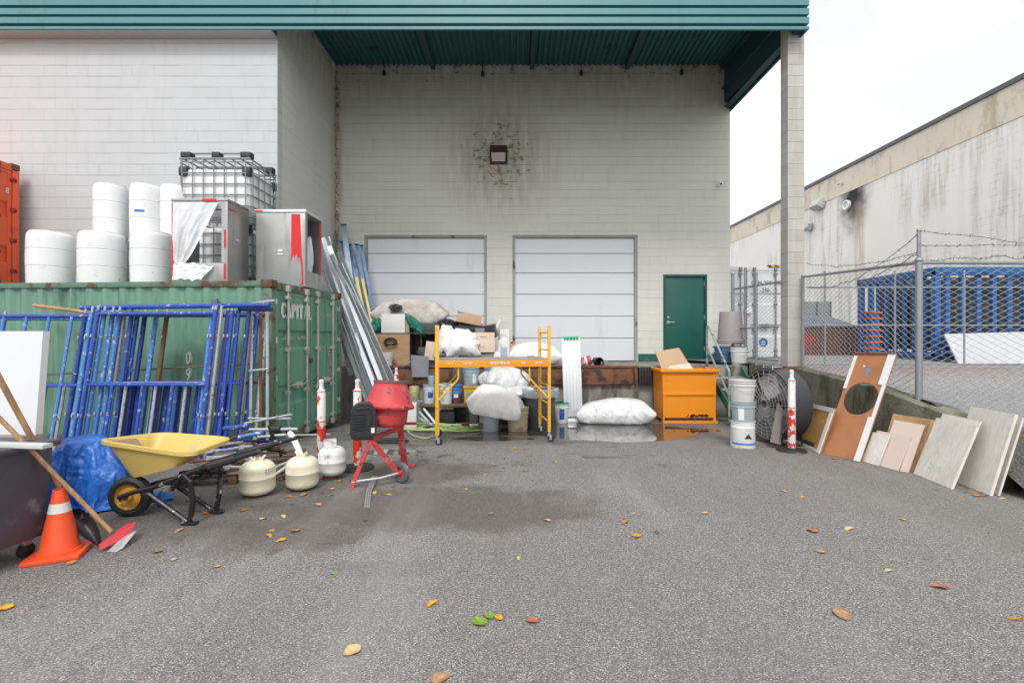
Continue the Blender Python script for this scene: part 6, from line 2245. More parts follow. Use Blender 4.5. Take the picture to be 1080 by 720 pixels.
# smaller odds and ends on the dock
boxthing('flat_carton', 'flat brown carton lying behind the speaker box, just under the tilted box', 'carton', 480, 509, 341, 344.5, 12.2, .4, M['cardboard'], .1, z=px_z(344.5, 12.2) - .02)
boxthing('grey_toolbox', 'small grey toolbox between the speaker box and the black crate', 'toolbox', 502, 512, 346, 352, 11.55, .25, M['grey_plastic'], -.2, z=px_z(352, 11.55))
boxthing('white_carton', 'white carton standing behind the tall white jug', 'carton', 526, 536, 347, 366, 12.3, .3, M['white_paint'], .2, z=DZ)
pail('small white tub with a lid beside the white sack', 548.5, 0, 11.25, .10, .09, .16, PW, z=DZ, lid=PW, handle=False)
tube_thing('short black hose end curling on the dock right of the cabinet', P(440, 371, 11.2), P(447, 377, 11.1), .03, M['rubber'], 'hose_end', 'hose', None)
boxthing('dark_tool_case', 'dark tool case on the dock behind the grey rubber mat', 'case', 441, 462, 366, 381, 11.35, .3, M['dark_grey'], .05, z=DZ)
soft('plastic_bag', 'carrier', M['clear_bag'], 'clear plastic bag slumped over the black bag left of the grey bin', 'bag', g0(551, 9.75) + Vector((0, 0, .58)), .8, (1.1, .8, .9))
boxthing('broken_brick', 'broken brick lying on the damp ground before the bench', 'brick', 487, 494, 446, 449.5, 9.2, .1, M['rust_plate'], .5)
boxthing('black_tub', 'low black tub on the ground under the plank bench', 'tub', 463, 479, 434, 444, 10.0, .3, M['black_plastic'], 0, z=gz(0, 10))
# red striped can and black bucket on the dock at right
rc = thing('striped_can', 'red and white striped can lying on the dock edge', 'can', P(618, 380.5, 11.3))
mb = MB()
mb.lathe([(.09, -.12), (.105, -.11), (.105, .11), (.09, .12)], 20, Matrix.Rotation(R(75), 4, 'Y'))
obj('body', mb, mat('can_red', (.42, .06, .06), .5, 0, .2, fleck=(.7, .65, .62), fs=9, ft=.55), rc)
mb = MB()
mb.lathe([(.107, -.03), (.107, .02)], 20, Matrix.Rotation(R(75), 4, 'Y'), False, False)
obj('white_band', mb, M['white_paint'], rc, 60)
bk = thing('black_bucket', 'small black bucket lying on its side on the dock beside the striped can', 'bucket', P(629.5, 381, 11.25))
mb = MB()
Mb_ = Matrix.Rotation(R(12), 4, 'Z') @ Matrix.Rotation(R(98), 4, 'X')
mb.lathe([(.075, -.12), (.115, .12), (.122, .12), (.122, .135), (.108, .135), (.07, -.10)], 22, Mb_)
obj('body', mb, M['black_plastic'], bk)
mb = MB()
mb.box((.17, -.02, -.05), (.18, .12, .12), None, .03)
obj('grey_pot', mb, M['grey_plastic'], bk)

# ---- low bench of planks in front of the dock with pails
Yq = 10.1
bn = thing('plank_bench', 'low bench of a weathered plank on blocks carrying the pails by the dock', 'bench', (at_x(475, Yq), Yq, gz(0, Yq)))
pz = px_z(426, Yq - .2)
mb = Wm(bn)
mb.bx(at_x(443, Yq), at_x(548, Yq), Yq - .22, Yq + .35, pz - .06, pz, .01)
obj('plank', mb, M['old_wood'], bn)
for px in (455, 500, 540):
    mb = Wm(bn)
    mb.bx(at_x(px, Yq) - .09, at_x(px, Yq) + .09, Yq - .1, Yq + .3, gz(0, Yq), pz - .062, .01)
    obj('block', mb, M['dark_grey'], bn)
DRT = mat('deep_blue_ink', (.02, .07, .36), .5)
q = pail('translucent white pail with a blue label at the left end of the bench', 453, 0, 10.05, .125, .11, .38, mat('pail_translucent', (.52, .58, .62), .35, 0, .1), z=pz, lid=PG)
pail_label(q, .11, .125, .38, .12, .24, -95, -45, DRT)
q = pail('white pail with rings and a printed label, second from the left on the bench', 470.5, 0, 10.0, .138, .122, .40, PW, z=pz, lid=PW)
pail_label(q, .122, .138, .40, .06, .24, -130, -95, mat('label_blue_grey', (.35, .42, .52), .6))
q = pail('dark pail with a bright blue lid band beside the white ringed pail', 482, 0, 10.03, .108, .10, .38, mat('pail_dark', (.10, .05, .06), .5, 0, .4, 8, fleck=(.5, .45, .45), fs=12, ft=.6), z=pz, lid=PBl)
pail_label(q, .10, .108, .38, .20, .34, -170, -10, PBl, n=16)
pail_label(q, .10, .108, .38, .13, .20, -120, -70, M['white_paint'], 'paper_label', .002)
q = pail('small pale blue pail standing on the translucent pail', 455, 0, 10.05, .075, .065, .18, mat('pail_pale_blue', (.30, .43, .54), .45), z=pz + .39)
yc_ = thing('yellow_crate', 'yellow plastic crate on the bench under the grey pail', 'crate', (at_x(497.5, 10.0), 10.15, pz))
mb = MB()
mb.box((0, 0, .175), (.33, .30, .33), None, .012, None, .94)
mb.box((0, 0, .335), (.36, .34, .045), None, .01)
obj('shell', mb, mat('crate_yellow', (.62, .33, .03), .45, 0, .1), yc_)
mb = MB()
mb.box((-.03, -.154, .17), (.17, .004, .15), None, 0)
obj('label', mb, mat('label_green_grey', (.30, .33, .16), .6, 0, .4, 12), yc_, 0)
q = pail('grey lidded pail on the yellow crate, left of the two', 497, 0, 10.12, .168, .15, .38, PG, z=pz + .36, lid=PG)
pail_label(q, .15, .168, .38, .06, .24, -75, -45, M['white_paint'])
q = pail('grey lidded pail with a blue square label, right of the two above the bench', 520, 0, 10.12, .178, .16, .38, PG, z=pz + .36, lid=PG)
pail_label(q, .16, .178, .38, .06, .24, -95, -60, M['white_paint'])
pail_label(q, .16, .178, .38, .12, .24, -58, -38, DRT, 'blue_label')
boxthing('grey_tub', 'grey tub on the bench carrying the right hand grey pail', 'tub', 512, 528, 408.5, 426, 10.0, .34, M['dark_grey'], z=pz)
boxthing('black_bin', 'dark grey bin standing behind the small pails under the scaffold', 'bin', 478, 490, 386, 424, 10.5, .3, M['dark_grey'], z=pz if False else gz(0, 10.5))
# black plastic, clear bags under the scaffold
t = NT('black_bag')
n = t.noise(8, 8, .65, dist=.5)
M['black_bag'] = t.out(t.mix(n, (.012, .012, .013), (.03, .03, .034)), .3, t.bump(n, .9, .03))
def bag(label, c, d, seed, m, zmin=None, cat='bag', name='plastic_bag', group=None, amp=.18, crease=.16, pw=1.0, cf=3.0):
    mb = MB()
    mb.blob(c, d, seed, 5, amp, 1.4, crease, cf, zmin, pw)
    return solo(name, mb, m, label, cat, group, 65)
c0 = g0(552, 10.2)
bag('large black bag filling the dark gap between the bench and the grey bin', c0 + Vector((0, 0, .42)), (.52, .35, .50), 2, M['black_bag'], gz(0, 10), crease=.10, cf=2.2)
soft('plastic_bag', 'carrier', M['clear_bag'], 'clear bag of packing with pale contents under the scaffold deck', 'bag', P(534, 413, 10.05), .4, (1.5, 1.1, 2.1))
bag('pale wrinkled plastic sheet laid over the black bag', P(546, 413.5, 9.85), (.34, .2, .10), 14, M['clear_bag'], None, amp=.3, name='plastic_sheet')
bag('dark bag lying behind the white bag under the scaffold', P(536, 427, 10.0) , (.5, .28, .28), 15, M['black_bag'], gz(0, 10))
q = pail('grey pail on the asphalt under the big white bag', 516, 0, 9.15, .20, .175, .42, PG, z=gz(0, 9.15))
M['bright_bag'] = mat('bright_film', (.86, .87, .88), .25, 0, .06, 9, .8, 9, bd=.02)
soft('plastic_bag', 'bag', M['bright_bag'], 'big white plastic bag flopped over the grey pail under the scaffold', 'bag', g0(521.5, 9.15) + Vector((0, 0, .25)), 0, (.72, .74, 1.6), None, (0, R(9), R(-8)))
q = pail('dirty beige pail beside the big white bag', 546, 0, 9.2, .205, .185, .44, PBe, z=gz(0, 9.2))
boxthing('small_dark_block', 'small dark wooden block on the ground left of the grey pail', 'block', 505, 513, 446, 452, 9.0, .15, M['old_wood'], .4)
# grey bin with liner
gb_ = thing('garbage_bin', 'dark grey garbage bin with a clear liner behind the right scaffold legs', 'garbage bin', g0(569, 9.55))
mb = MB()
mb.lathe([(.27, 0), (.28, .02), (.325, .70), (.345, .705), (.345, .76), (.325, .765), (.32, .72), (.27, .05), (.01, .04)], 32)
obj('body', mb, mat('bin_grey', (.075, .08, .095), .5, 0, .12, 4, .1, 30, dirt=(.13, .13, .13), ds=5, dt=.6), gb_, 40)
mb = MB()
N_ = 48
rings = []
for j, (r0, z_) in enumerate([(.31, .66), (.34, .785), (.372, .775), (.385, .70), (.375, .62)]):
    rings.append([(( r0 + .014 * noise.noise(Vector((k * .5, j * .7, 0)))) * math.cos(2 * PI * k / N_), (r0 + .014 * noise.noise(Vector((k * .5, j * .7, 0)))) * math.sin(2 * PI * k / N_), z_ + .03 * noise.noise(Vector((k * .4, j, 3)))) for k in range(N_)])
v = [p for r_ in rings for p in r_]
mb._add(v, [(j * N_ + k, j * N_ + (k + 1) % N_, (j + 1) * N_ + (k + 1) % N_, (j + 1) * N_ + k) for j in range(4) for k in range(N_)])
obj('liner', mb, mat('liner_film', (.35, .38, .41), .22, 0, .3, 14, .7, 24, alpha=.85), gb_, 60)
q = pail('white pail with a green lid and blue label behind the aluminium plank', 592, 0, 10.3, .16, .145, .42, PW, z=gz(0, 10.3), lid=mat('lid_green', (.03, .35, .16), .45))
pail_label(q, .145, .16, .42, .08, .30, -110, -70, DRT)
# aluminium plank
ap = thing('aluminium_plank', 'long ribbed aluminium scaffold plank with a green end cap standing against the dock', 'plank', g0(605, 10.25))
ap.rotation_euler = (R(-6), R(-1.2), 0)
hh = 1.79
mb = MB()
mb.box((0, .03, hh / 2 + .06), (.40, .025, hh - .10), None, .003)
for k in range(6):
    mb.box((-.175 + k * .07, .01, hh / 2 + .06), (.030 if k not in (0, 5) else .04, .03, hh - .12), None, .004)
obj('deck', mb, M['alu'], ap)
mb = MB()
mb.box((0, .02, .045), (.41, .05, .09), None, .008)
obj('lower_end', mb, M['alu'], ap)
for k in range(7):
    mb = MB()
    mb.box((-.165 + k * .055, -.008, .115), (.026, .012, .022), None, .004)
    obj('slot', mb, M['ink'], ap)
mb = MB()
mb.box((0, .02, hh + .01), (.34, .06, .075), None, .015)
mb.box((0, .03, hh - .03), (.40, .05, .03), None, .01)
obj('end_cap', mb, mat('cap_green', (.02, .42, .18), .45, 0, .1), ap)
for k in range(5):
    mb = MB()
    mb.box((-.12 + k * .06, -.008, hh + .0), (.025, .008, .02), None, .003)
    obj('slot', mb, M['ink'], ap)
# clear bag on the ground by the puddle
soft('plastic_bag', 'bag', M['clear_bag'], 'big cloudy plastic bag lying on the wet ground at the foot of the dock', 'bag', g0(648, 10.2) - Vector((0, 0, .012)), R(176), (1.10, .9, 1.45))
# hose
hs2 = thing('garden_hose', 'tangled pale green garden hose on the ground behind the left scaffold leg', 'hose', g0(462, 9.2))
rnd = random.Random(9)
mb = Wm(hs2)
pts = []
for k in range(120):
    a_ = k * .42
    r_ = .42 + .22 * math.sin(k * .13) + .05 * rnd.random()
    x_ = at_x(464, 9.3) + r_ * 1.25 * math.cos(a_) + .25 * math.sin(k * .05)
    y_ = 9.35 + r_ * .75 * math.sin(a_)
    pts.append(Vector((x_, y_, gz(0, y_) + .015 + .05 * abs(math.sin(k * .7)) * rnd.random())))
mb.tube(pts, .014, 6)
pts = [G(457, 461), G(448, 463), G(436, 460), G(430, 455), G(432, 449), G(445, 447), G(480, 452), G(505, 452)]
fine = []
for i in range(len(pts) - 1):
    for s in range(6):
        t_ = s / 6
        p0, p1, p2, p3 = pts[max(0, i - 1)], pts[i], pts[i + 1], pts[min(len(pts) - 1, i + 2)]
        fine.append(.5 * ((2 * p1) + (p2 - p0) * t_ + (2 * p0 - 5 * p1 + 4 * p2 - p3) * t_ * t_ + (3 * p1 - p0 - 3 * p2 + p3) * t_ ** 3) + Vector((0, 0, .016)))
mb.tube(fine, .015, 6)
obj('hose', mb, mat('hose_green', (.36, .46, .20), .45, 0, .2, 3), hs2)
# things on the ground between mixer and scaffold
boxthing('white_bucket_square', 'square white bucket standing behind the cement mixer drum', 'bucket', 425.5, 438, 425.5, 447, 9.3, .24, PW, .15, z=gz(0, 9.3), bev=.02)
mb = MB()
mb.lathe([(.10, 0), (.11, .02), (.11, .28), (.10, .30), (.06, .31)], 20)
solo('yellow_tin', mb, mat('tin_yellow', (.45, .40, .22), .45, .2, .3, 9, fleck=(.1, .2, .1), fs=12, ft=.6), 'small tin with a pale yellow label on the grey crate by the dock', 'tin', None, 35, P(437, 422, 10.3))
boxthing('grey_crate', 'grey crate under the small yellow tin beside the dock', 'crate', 432, 448, 422, 448, 10.15, .35, M['grey_plastic'], .1, z=gz(0, 10.15), bev=.02)
for i, (a, b_) in enumerate([((442, 434), (452, 445)), ((440, 440), (456, 448)), ((447, 431), (460, 447))]):
    tube_thing(['short pale pipe leaning beside the square white bucket', 'short pale pipe lying lowest beside the grey crate', 'thin pale pipe slanting under the bench end'][i], P(*a, 9.6), P(*b_, 9.4), .025, M['alu'], 'pipe', 'pipe', None)

# ================================================================== orange dumpster
dm = thing('dumpster', 'bright orange steel dumpster with cardboard sticking out beside the dock stairs', 'dumpster', ((at_x(697, 10.2) + at_x(757, 10.2)) / 2 + .0, 10.2, gz(0, 10.2)))
DO = mat('dumpster_orange', (0.74, 0.255, 0.012), .42, 0, .06, 1.5, .08, 12, dirt=(.58, .19, .01), ds=2.2, dt=.6)
x0, x1 = -.575, .575
hz = px_z(389.5, 10.2) - gz(0, 10.2)
mb = MB()
mb._add([(x0 + .03, 0, .06), (x1 - .03, 0, .06), (x1 - .03, .68, .06), (x0 + .03, .68, .06), (x0, 0, hz), (x1, 0, hz), (x1, .70, hz), (x0, .70, hz),
         (x0 + .03, .03, hz), (x1 - .03, .03, hz), (x1 - .03, .67, hz), (x0 + .03, .67, hz), (x0 + .05, .05, .1), (x1 - .05, .05, .1), (x1 - .05, .65, .1), (x0 + .05, .65, .1)],
        [(0, 1, 2, 3), (0, 4, 5, 1), (1, 5, 6, 2), (2, 6, 7, 3), (3, 7, 4, 0), (4, 8, 9, 5), (5, 9, 10, 6), (6, 10, 11, 7), (7, 11, 8, 4), (8, 12, 13, 9), (9, 13, 14, 10), (10, 14, 15, 11), (11, 15, 12, 8), (12, 15, 14, 13)])
obj('tub', mb, DO, dm, 0)
mb = MB()
mb.bx(x0 - .05, x1 + .05, -.06, .02, hz - .055, hz + .012, .008)
mb.bx(x0 - .05, x0 + .02, .021, .72, hz - .055, hz + .012, .008)
mb.bx(x1 - .02, x1 + .05, .021, .72, hz - .055, hz + .012, .008)
obj('rim', mb, DO, dm)
mb = MB()
mb.bx(x0 + .015, x1 - .015, -.025, -.001, hz * .52, hz * .56, .006)
obj('rib', mb, DO, dm)
mb = MB()
mb.bx(x0 + .02, x0 + .07, -.012, -.001, .06, hz - .06, .003)
mb.bx(x1 - .07, x1 - .02, -.012, -.001, .06, hz - .06, .003)
mb.bx(-.012, .012, -.006, -.001, .06, hz * .52)
obj('seam', mb, DO, dm, 0)
mb = MB()
mb.bx(x0 + .0, x1 - .0, -.08, .04, 0, .055, .006)
mb.bx(x0, x1, .6, .7, 0, .055, .006)
obj('skid', mb, DO, dm)
mb = MB()
mb.bx(x0 + .05, x1 - .08, -.03, -.002, .058, .115, .01)
for k in range(13):
    xx = -.05 + .036 * k + .014 * rnd.random()
    rr_ = .02 + .025 * rnd.random()
    mb.lathe([(rr_, 0), (rr_ * .9, .004)], 7, FRONT(xx, 0, .15 + .05 * noise.noise(Vector((k * .8, 0, 0)))) @ Matrix.Diagonal((1, .55 + .5 * rnd.random(), 1, 1)) @ Matrix.Rotation(rnd.random(), 4, 'Z'))
obj('rust_damage', mb, mat('burnt_rust', (.05, .022, .015), .85, 0, .4, 10, .4, 30), dm, 0)
zt_ = hz + gz(0, 10.2)
def sheet(label, quad, th, m, name, cat, group=None, smooth=0):
    c = sum((Vector(p) for p in quad), Vector()) / len(quad)
    mb = MB()
    n = (Vector(quad[1]) - Vector(quad[0])).cross(Vector(quad[-1]) - Vector(quad[0])).normalized() * th
    q = [Vector(p) - c for p in quad]
    k_ = len(q)
    mb._add(q + [p + n for p in q], [tuple(range(k_))[::-1], tuple(range(k_, 2 * k_))] + [(k, (k + 1) % k_, k_ + (k + 1) % k_, k_ + k) for k in range(k_)])
    return solo(name, mb, m, label, cat, group, smooth, c)
sheet('large flattened cardboard sheet leaning out of the orange dumpster', [P(700, 396, 10.45), P(734, 396, 10.55), P(716, 367, 10.9), P(691, 371, 10.85)], .012, M['cardboard'], 'cardboard_sheet', 'cardboard', 'cardboard in the dumpster')
sheet('smaller cardboard flap lying low in the orange dumpster', [P(702, 393, 10.35), P(733, 393, 10.4), P(727, 383, 10.6), P(706, 386, 10.6)], .008, M['pale_card'], 'cardboard_sheet', 'cardboard', 'cardboard in the dumpster')
mb = MB()
mb.blob(P(748, 391, 10.5), (.11, .1, .09), 3, 4, .3, 2, .2, 4)
solo('food_wrapper', mb, mat('wrapper', (.42, .12, .05), .5, 0, .3), 'crumpled reddish wrapper at the right end of the orange dumpster', 'wrapper', None, 30)

# ================================================================== bins on the dock at the right
gbn = thing('grey_bin', 'light grey tapered bin turned upside down on a stack of blue crates', 'bin', (at_x(770.5, 11.9), 11.9, px_z(363, 11.9)))
mb = MB()
mb.lathe([(.315, 0), (.32, .015), (.32, .10), (.30, .11), (.255, .78), (.245, .80), (.0, .805)], 30)
obj('body', mb, mat('bin_taupe', (.30, .28, .285), .55, 0, .1, 3, .1, 30, dirt=(.38, .36, .34), ds=4, dt=.6), gbn, 40)
mb = MB()
mb.tube([(-.1, -.32, .03), (-.08, -.37, .02), (.12, -.37, .02), (.14, -.31, .03)], .014, 6)
obj('handle', mb, M['dark_grey'], gbn)
BC = mat('crate_blue', (.07, .16, .30), .5, 0, .15, 5, .1, 30, dirt=(.15, .22, .30), ds=5)
for k in range(3):
    z0 = DZ + k * .148
    t_ = thing('blue_crate', ['bottom', 'middle', 'top'][k] + ' blue crate in the stack under the light grey bin', 'crate', (at_x(769.5, 11.9), 11.9, z0), .05 * (k - 1), 'blue crates under the grey bin')
    mb = MB()
    mb.box((0, 0, .07), (.60, .44, .135), None, .015, None, .95)
    obj('body', mb, BC, t_)
    mb = MB()
    mb.box((0, 0, .128), (.64, .48, .03), None, .008)
    obj('rim', mb, BC, t_)
pail('square-shouldered white pail in front of the blue crates', 779.5, 0, 11.45, .195, .165, .42, PW, z=DZ, hdir=-.3)

# ================================================================== pails, fan, post and boards on the right
gq = G(783.5, 471)
X0 = Vector((gq.x, gq.y, gq.z))
q1 = pail('lowest pail of the tall stack, white with a dark triangle emblem', 783.5, 0, gq.y, .168, .178, .40, PW, z=gq.z, handle=False, lid=False)
pail_label(q1, .178, .168, .40, .06, .085, -170, -10, M['blue_ink'], 'blue_band', .002, 16)
mb = MB()
mb.prism([(-.055, 0), (.055, 0), (.02, .055), (0, .07), (-.02, .055)], 0, .002, FRONT(0, -.1745, .155))
obj('emblem', mb, M['ink'], q1, 0)
mb = MB()
for k in range(3):
    mb.box((0, -.1735, .24 + k * .03), (.12 - .02 * k, .002, .008))
obj('faint_print', mb, mat('faint_blue', (.45, .50, .58), .6), q1, 0)
q2 = pail('middle grey pail of the tall stack with a pale paper label', 784, 0, gq.y, .172, .155, .375, PG, z=gq.z + .33, handle=False)
pail_label(q2, .155, .172, .375, .10, .30, -140, -112, M['white_paint'])
pail_label(q2, .155, .172, .375, .10, .26, -80, -66, mat('label_tan', (.40, .34, .25), .7), 'tan_label')
q3 = pail('top pail of the tall stack, off-white with a wire handle', 783, 0, gq.y, .185, .158, .36, mat('pail_offwhite', (.56, .56, .55), .45, 0, .06), z=gq.z + .665, hdir=.2)
# drum fan
fc = Vector((at_x(823, 7.55), 7.75, 0))
gfl = gz(0, 7.6)
Rf = .56
fn_ = thing('drum_fan', 'big black drum fan with a wire guard standing behind the worn post', 'fan', (fc.x, fc.y, gfl))
axis = Vector((-.97, -.20, .0)).normalized()
side = Vector((0, 0, 1)).cross(axis).normalized()
Mf = MX(Vector((0, 0, Rf + .06)) - axis * .04, side, Vector((0, 0, 1)), axis)
mb = MB()
mb.lathe([(Rf - .012, -.17), (Rf, -.18), (Rf, .17), (Rf + .015, .175), (Rf + .015, .19), (Rf - .012, .19), (Rf - .014, .16), (Rf - .014, -.165)], 56, Mf, False, False)
mb.bm.faces.ensure_lookup_table()
obj('drum', mb, mat('fan_shell', (.055, .06, .07), .38, .3, .25, 3, .08, 20, dirt=(.12, .125, .135), ds=2.5, dt=.58, fleck=(.25, .25, .26), fs=30, ft=.7), fn_, 40)
for zz_, nm in ((.185, 'front_guard'), (-.175, 'rear_guard')):
    mb = MB()
    for k in range(9):
        r_ = .08 + k * .058
        mb.tube([(r_ * math.cos(a_ * PI / 20), r_ * math.sin(a_ * PI / 20), zz_ + .03 * (1 - r_ / Rf) * (1 if zz_ > 0 else -1)) for a_ in range(41)], .0028, 4, Mf, False)
    for k in range(24):
        a_ = 2 * PI * k / 24
        mb.tube([(.06 * math.cos(a_), .06 * math.sin(a_), zz_ + .03 * (1 if zz_ > 0 else -1)), ((Rf - .01) * math.cos(a_ + .35), (Rf - .01) * math.sin(a_ + .35), zz_)], .003, 4, Mf, False)
    obj(nm, mb, mat('guard_wire', (.55, .54, .53), .5, .2, .2), fn_)
for k in range(4):
    a_ = k * PI / 2 + .5
    mb = MB()
    def bl(u, v, s=0):
        r_ = .09 + u * .42
        w2 = .10 + .10 * u
        an = a_ + (v - .5) * w2 / r_ * 1.6
        return Mf @ Vector((r_ * math.cos(an), r_ * math.sin(an), (v - .5) * .12 - .02 + s))
    mb.grid(lambda u, v: bl(u, v), 8, 5)
    mb.grid(lambda u, v: bl(1 - u, v, .004), 8, 5)
    obj('blade', mb, mat('fan_blade', (.42, .41, .41), .4, .6, .15, 6, .1, 30, dirt=(.25, .22, .2), ds=5), fn_, 60)
mb = MB()
mb.lathe([(.06, -.14), (.10, -.12), (.10, .05), (.05, .07)], 20, Mf)
obj('motor', mb, M['black_plastic'], fn_)
mb = MB()
mb.box((0, .0, -.10), (1.02, .05, .05), Mf, .005)
mb.box((0, .0, .10), (1.02, .03, .03), Mf, .005)
obj('motor_bar', mb, M['black_plastic'], fn_)
for s in (-1, 1):
    mb = MB()
    mb.tube([Mf @ Vector((s * .34, -.44, -.16)), Mf @ Vector((s * .34, -Rf - .035, -.19)), Mf @ Vector((s * .34, -Rf - .035, .19)), Mf @ Vector((s * .34, -.44, .16))], .018, 8)
    obj('foot', mb, M['black_plastic'], fn_)
mb = MB()
mb.box((0, Rf + .03, 0), (.12, .02, .16), Mf, .005)
mb.tube([Mf @ Vector((-.1, Rf - .01, .14)), Mf @ Vector((-.1, Rf + .05, .14)), Mf @ Vector((.1, Rf + .05, .14)), Mf @ Vector((.1, Rf - .01, .14))], .012, 6)
obj('carry_handle', mb, M['steel'], fn_)
# cardboard leaning against the fan mouth
sheet('torn grey cardboard piece leaning inside the mouth of the drum fan', [P(812, 466, 7.28), P(823, 469, 7.24), P(826, 432, 7.36), P(820, 424, 7.44)], .01, mat('grey_card', (.17, .15, .14), .8, 0, .15), 'cardboard_sheet', 'cardboard')
tube_thing('thin black hoop hanging at the mouth of the drum fan', P(824, 462, 7.2), P(826, 438, 7.3), .012, M['black_plastic'], 'cable_hoop', 'cable', None)

# leaning boards
def lean(label, bl, br, tl, tr, th, m, name='board', cat='board', group=None, hole=None, off=0.0, strips=None, lift=.004, k=None):
    B0, B1 = G(*bl), G(*br)
    e = (B1 - B0)
    e.z = 0
    nrm = Vector((-e.y, e.x, 0)).normalized()
    if nrm.x < 0:
        nrm = -nrm
    def solve(B, px, py):
        kx = (px - 545) / F
        d = (kx * B.y - B.x) / (nrm.x - kx * nrm.y)
        Y = B.y + d * nrm.y
        return Vector((B.x + d * nrm.x, Y, EYE - (py - 355) / F * Y)), d
    T0, d0 = solve(B0, *tl)
    T1, d1 = solve(B1, *tr)
    up0, up1 = T0 - B0, T1 - B1
    dm_ = (up0.dot(nrm) + up1.dot(nrm)) / 2
    dm_ = min(max(dm_, .16), .85)
    zm_ = (up0.z + up1.z) / 2
    zm_ = max(zm_, .3)
    if k:
        dm_ = k * zm_
    e1 = e.normalized()
    T0 = B0 + nrm * dm_ + Vector((0, 0, zm_)) + e * .0
    T1 = B1 + nrm * dm_ + Vector((0, 0, zm_))
    B0 = B0 + nrm * off + Vector((0, 0, lift))
    B1 = B1 + nrm * off + Vector((0, 0, lift))
    T0 += nrm * off
    T1 += nrm * off
    root = thing(name, label, cat, (B0 + B1) / 2, 0, group)
    fn2 = (B1 - B0).cross(T0 - B0).normalized()
    if fn2.dot(nrm) < 0:
        fn2 = -fn2
    def at(u, v): return (B0.lerp(B1, u)).lerp(T0.lerp(T1, u), v)
    mb = Wm(root)
    if hole:
        cu, cv, ru, rv_ = hole
        K = 48
        inner = [(cu + ru * math.cos(2 * PI * k / K), cv + rv_ * math.sin(2 * PI * k / K)) for k in range(K)]
        outer = []
        for k in range(K):
            c_, s_ = math.cos(2 * PI * k / K), math.sin(2 * PI * k / K)
            t_ = min([((1 - cu) / c_) if c_ > 1e-6 else 1e9, (-cu / c_) if c_ < -1e-6 else 1e9, ((1 - cv) / s_) if s_ > 1e-6 else 1e9, (-cv / s_) if s_ < -1e-6 else 1e9])
            outer.append((cu + t_ * c_, cv + t_ * s_))
        # snap nearest outer samples to the corners
        for cx, cy in ((0, 0), (1, 0), (1, 1), (0, 1)):
            k = min(range(K), key=lambda i: (outer[i][0] - cx) ** 2 + (outer[i][1] - cy) ** 2)
            outer[k] = (cx, cy)
        v = [at(*p) for p in inner] + [at(*p) for p in outer] + [at(*p) + fn2 * th for p in inner] + [at(*p) + fn2 * th for p in outer]
        f = []
        for k in range(K):
            k2 = (k + 1) % K
            f += [(k, k2, K + k2, K + k), (2 * K + k, 3 * K + k, 3 * K + k2, 2 * K + k2), (k, 2 * K + k, 2 * K + k2, k2), (K + k, K + k2, 3 * K + k2, 3 * K + k)]
        mb._add(v, f)
    else:
        q = [at(0, 0), at(1, 0), at(1, 1), at(0, 1)]
        mb._add(q + [p + fn2 * th for p in q], [(0, 1, 2, 3), (7, 6, 5, 4), (0, 4, 5, 1), (1, 5, 6, 2), (2, 6, 7, 3), (3, 7, 4, 0)])
    obj('sheet', mb, m, root, 0)
    for nm, u0, u1, v0, v1, pr, sm in (strips or []):
        mb = Wm(root)
        q = [at(u0, v0), at(u1, v0), at(u1, v1), at(u0, v1)]
        mb._add([p - fn2 * .001 for p in q] + [p - fn2 * pr for p in q], [(0, 1, 2, 3), (7, 6, 5, 4), (0, 4, 5, 1), (1, 5, 6, 2), (2, 6, 7, 3), (3, 7, 4, 0)])
        obj(nm, mb, sm, root, 0)
    return root, at, fn2
HB_ = wood_mat('hardboard', (.42, .185, .085), (.36, .15, .065), 0, .7, 30)
PK = mat('pink_board', (.62, .51, .46), .7, 0, .04, 3, .04, 30)
PLY = wood_mat('pale_ply', (.71, .685, .64), (.60, .57, .525), 2, .75, 10)
YP_ = wood_mat('yellow_ply', (.42, .25, .07), (.30, .16, .04), 0, .7, 9)
WH = mat('white_trim', (.70, .70, .69), .5, 0, .04)
lean('yellow stained board in a pale frame between the fan and the orange board', (838, 466), (866, 478.5), (851, 424), (884, 431), .02, YP_, 'framed_board', strips=[('frame_strip', 0, 1, .9, 1, .012, mat('frame_grey', (.5, .49, .45), .6)), ('frame_strip', .90, 1, 0, .899, .012, WH), ('frame_strip', 0, .899, 0, .07, .012, mat('frame_grey', (.5, .49, .45))), ('dark_strip', .1, .75, .071, .16, .008, M['ink'])], off=-.02)
lean('pale grey board low behind the pink boards', (904, 486.5), (921, 491.5), (912, 456), (929, 459), .015, PLY, 'pale_board', off=.07, k=.42)
lean('wide plywood offcut standing behind the pink boards', (915, 489), (968, 503.5), (920, 436), (990, 446), .018, wood_mat('offcut_ply', (.46, .31, .15), (.36, .22, .10), 2, .7, 9), 'plywood_offcut', off=.16, k=.40)
lean('second plywood sheet edge seen behind the offcut', (948, 497), (972, 503), (962, 441), (992, 446), .02, wood_mat('offcut_dark', (.36, .23, .11), (.27, .16, .07), 2, .7, 9), 'plywood_offcut', off=.11, k=.40)
lean('tall orange brown hardboard with a big oval hole and white edge strips', (866, 478), (907, 487.5), (904, 374), (944.5, 371), .018, HB_, 'hardboard', hole=(.50, .56, .42, .155),
     strips=[('edge_strip', .86, 1.0, .0, .40, .016, WH), ('edge_strip', .93, 1.0, .401, .70, .016, WH), ('edge_strip', .83, 1.0, .701, .99, .016, WH), ('edge_strip', 0, .07, .64, .97, .016, WH), ('top_lip', .0, 1, .991, 1.0, .03, mat('lip_brown', (.24, .09, .05), .6)), ('tape_mark', .42, .50, .80, .85, .0025, mat('tape_blue', (.04, .28, .55), .5)), ('tape_mark', .30, .36, .865, .88, .0025, WH)])
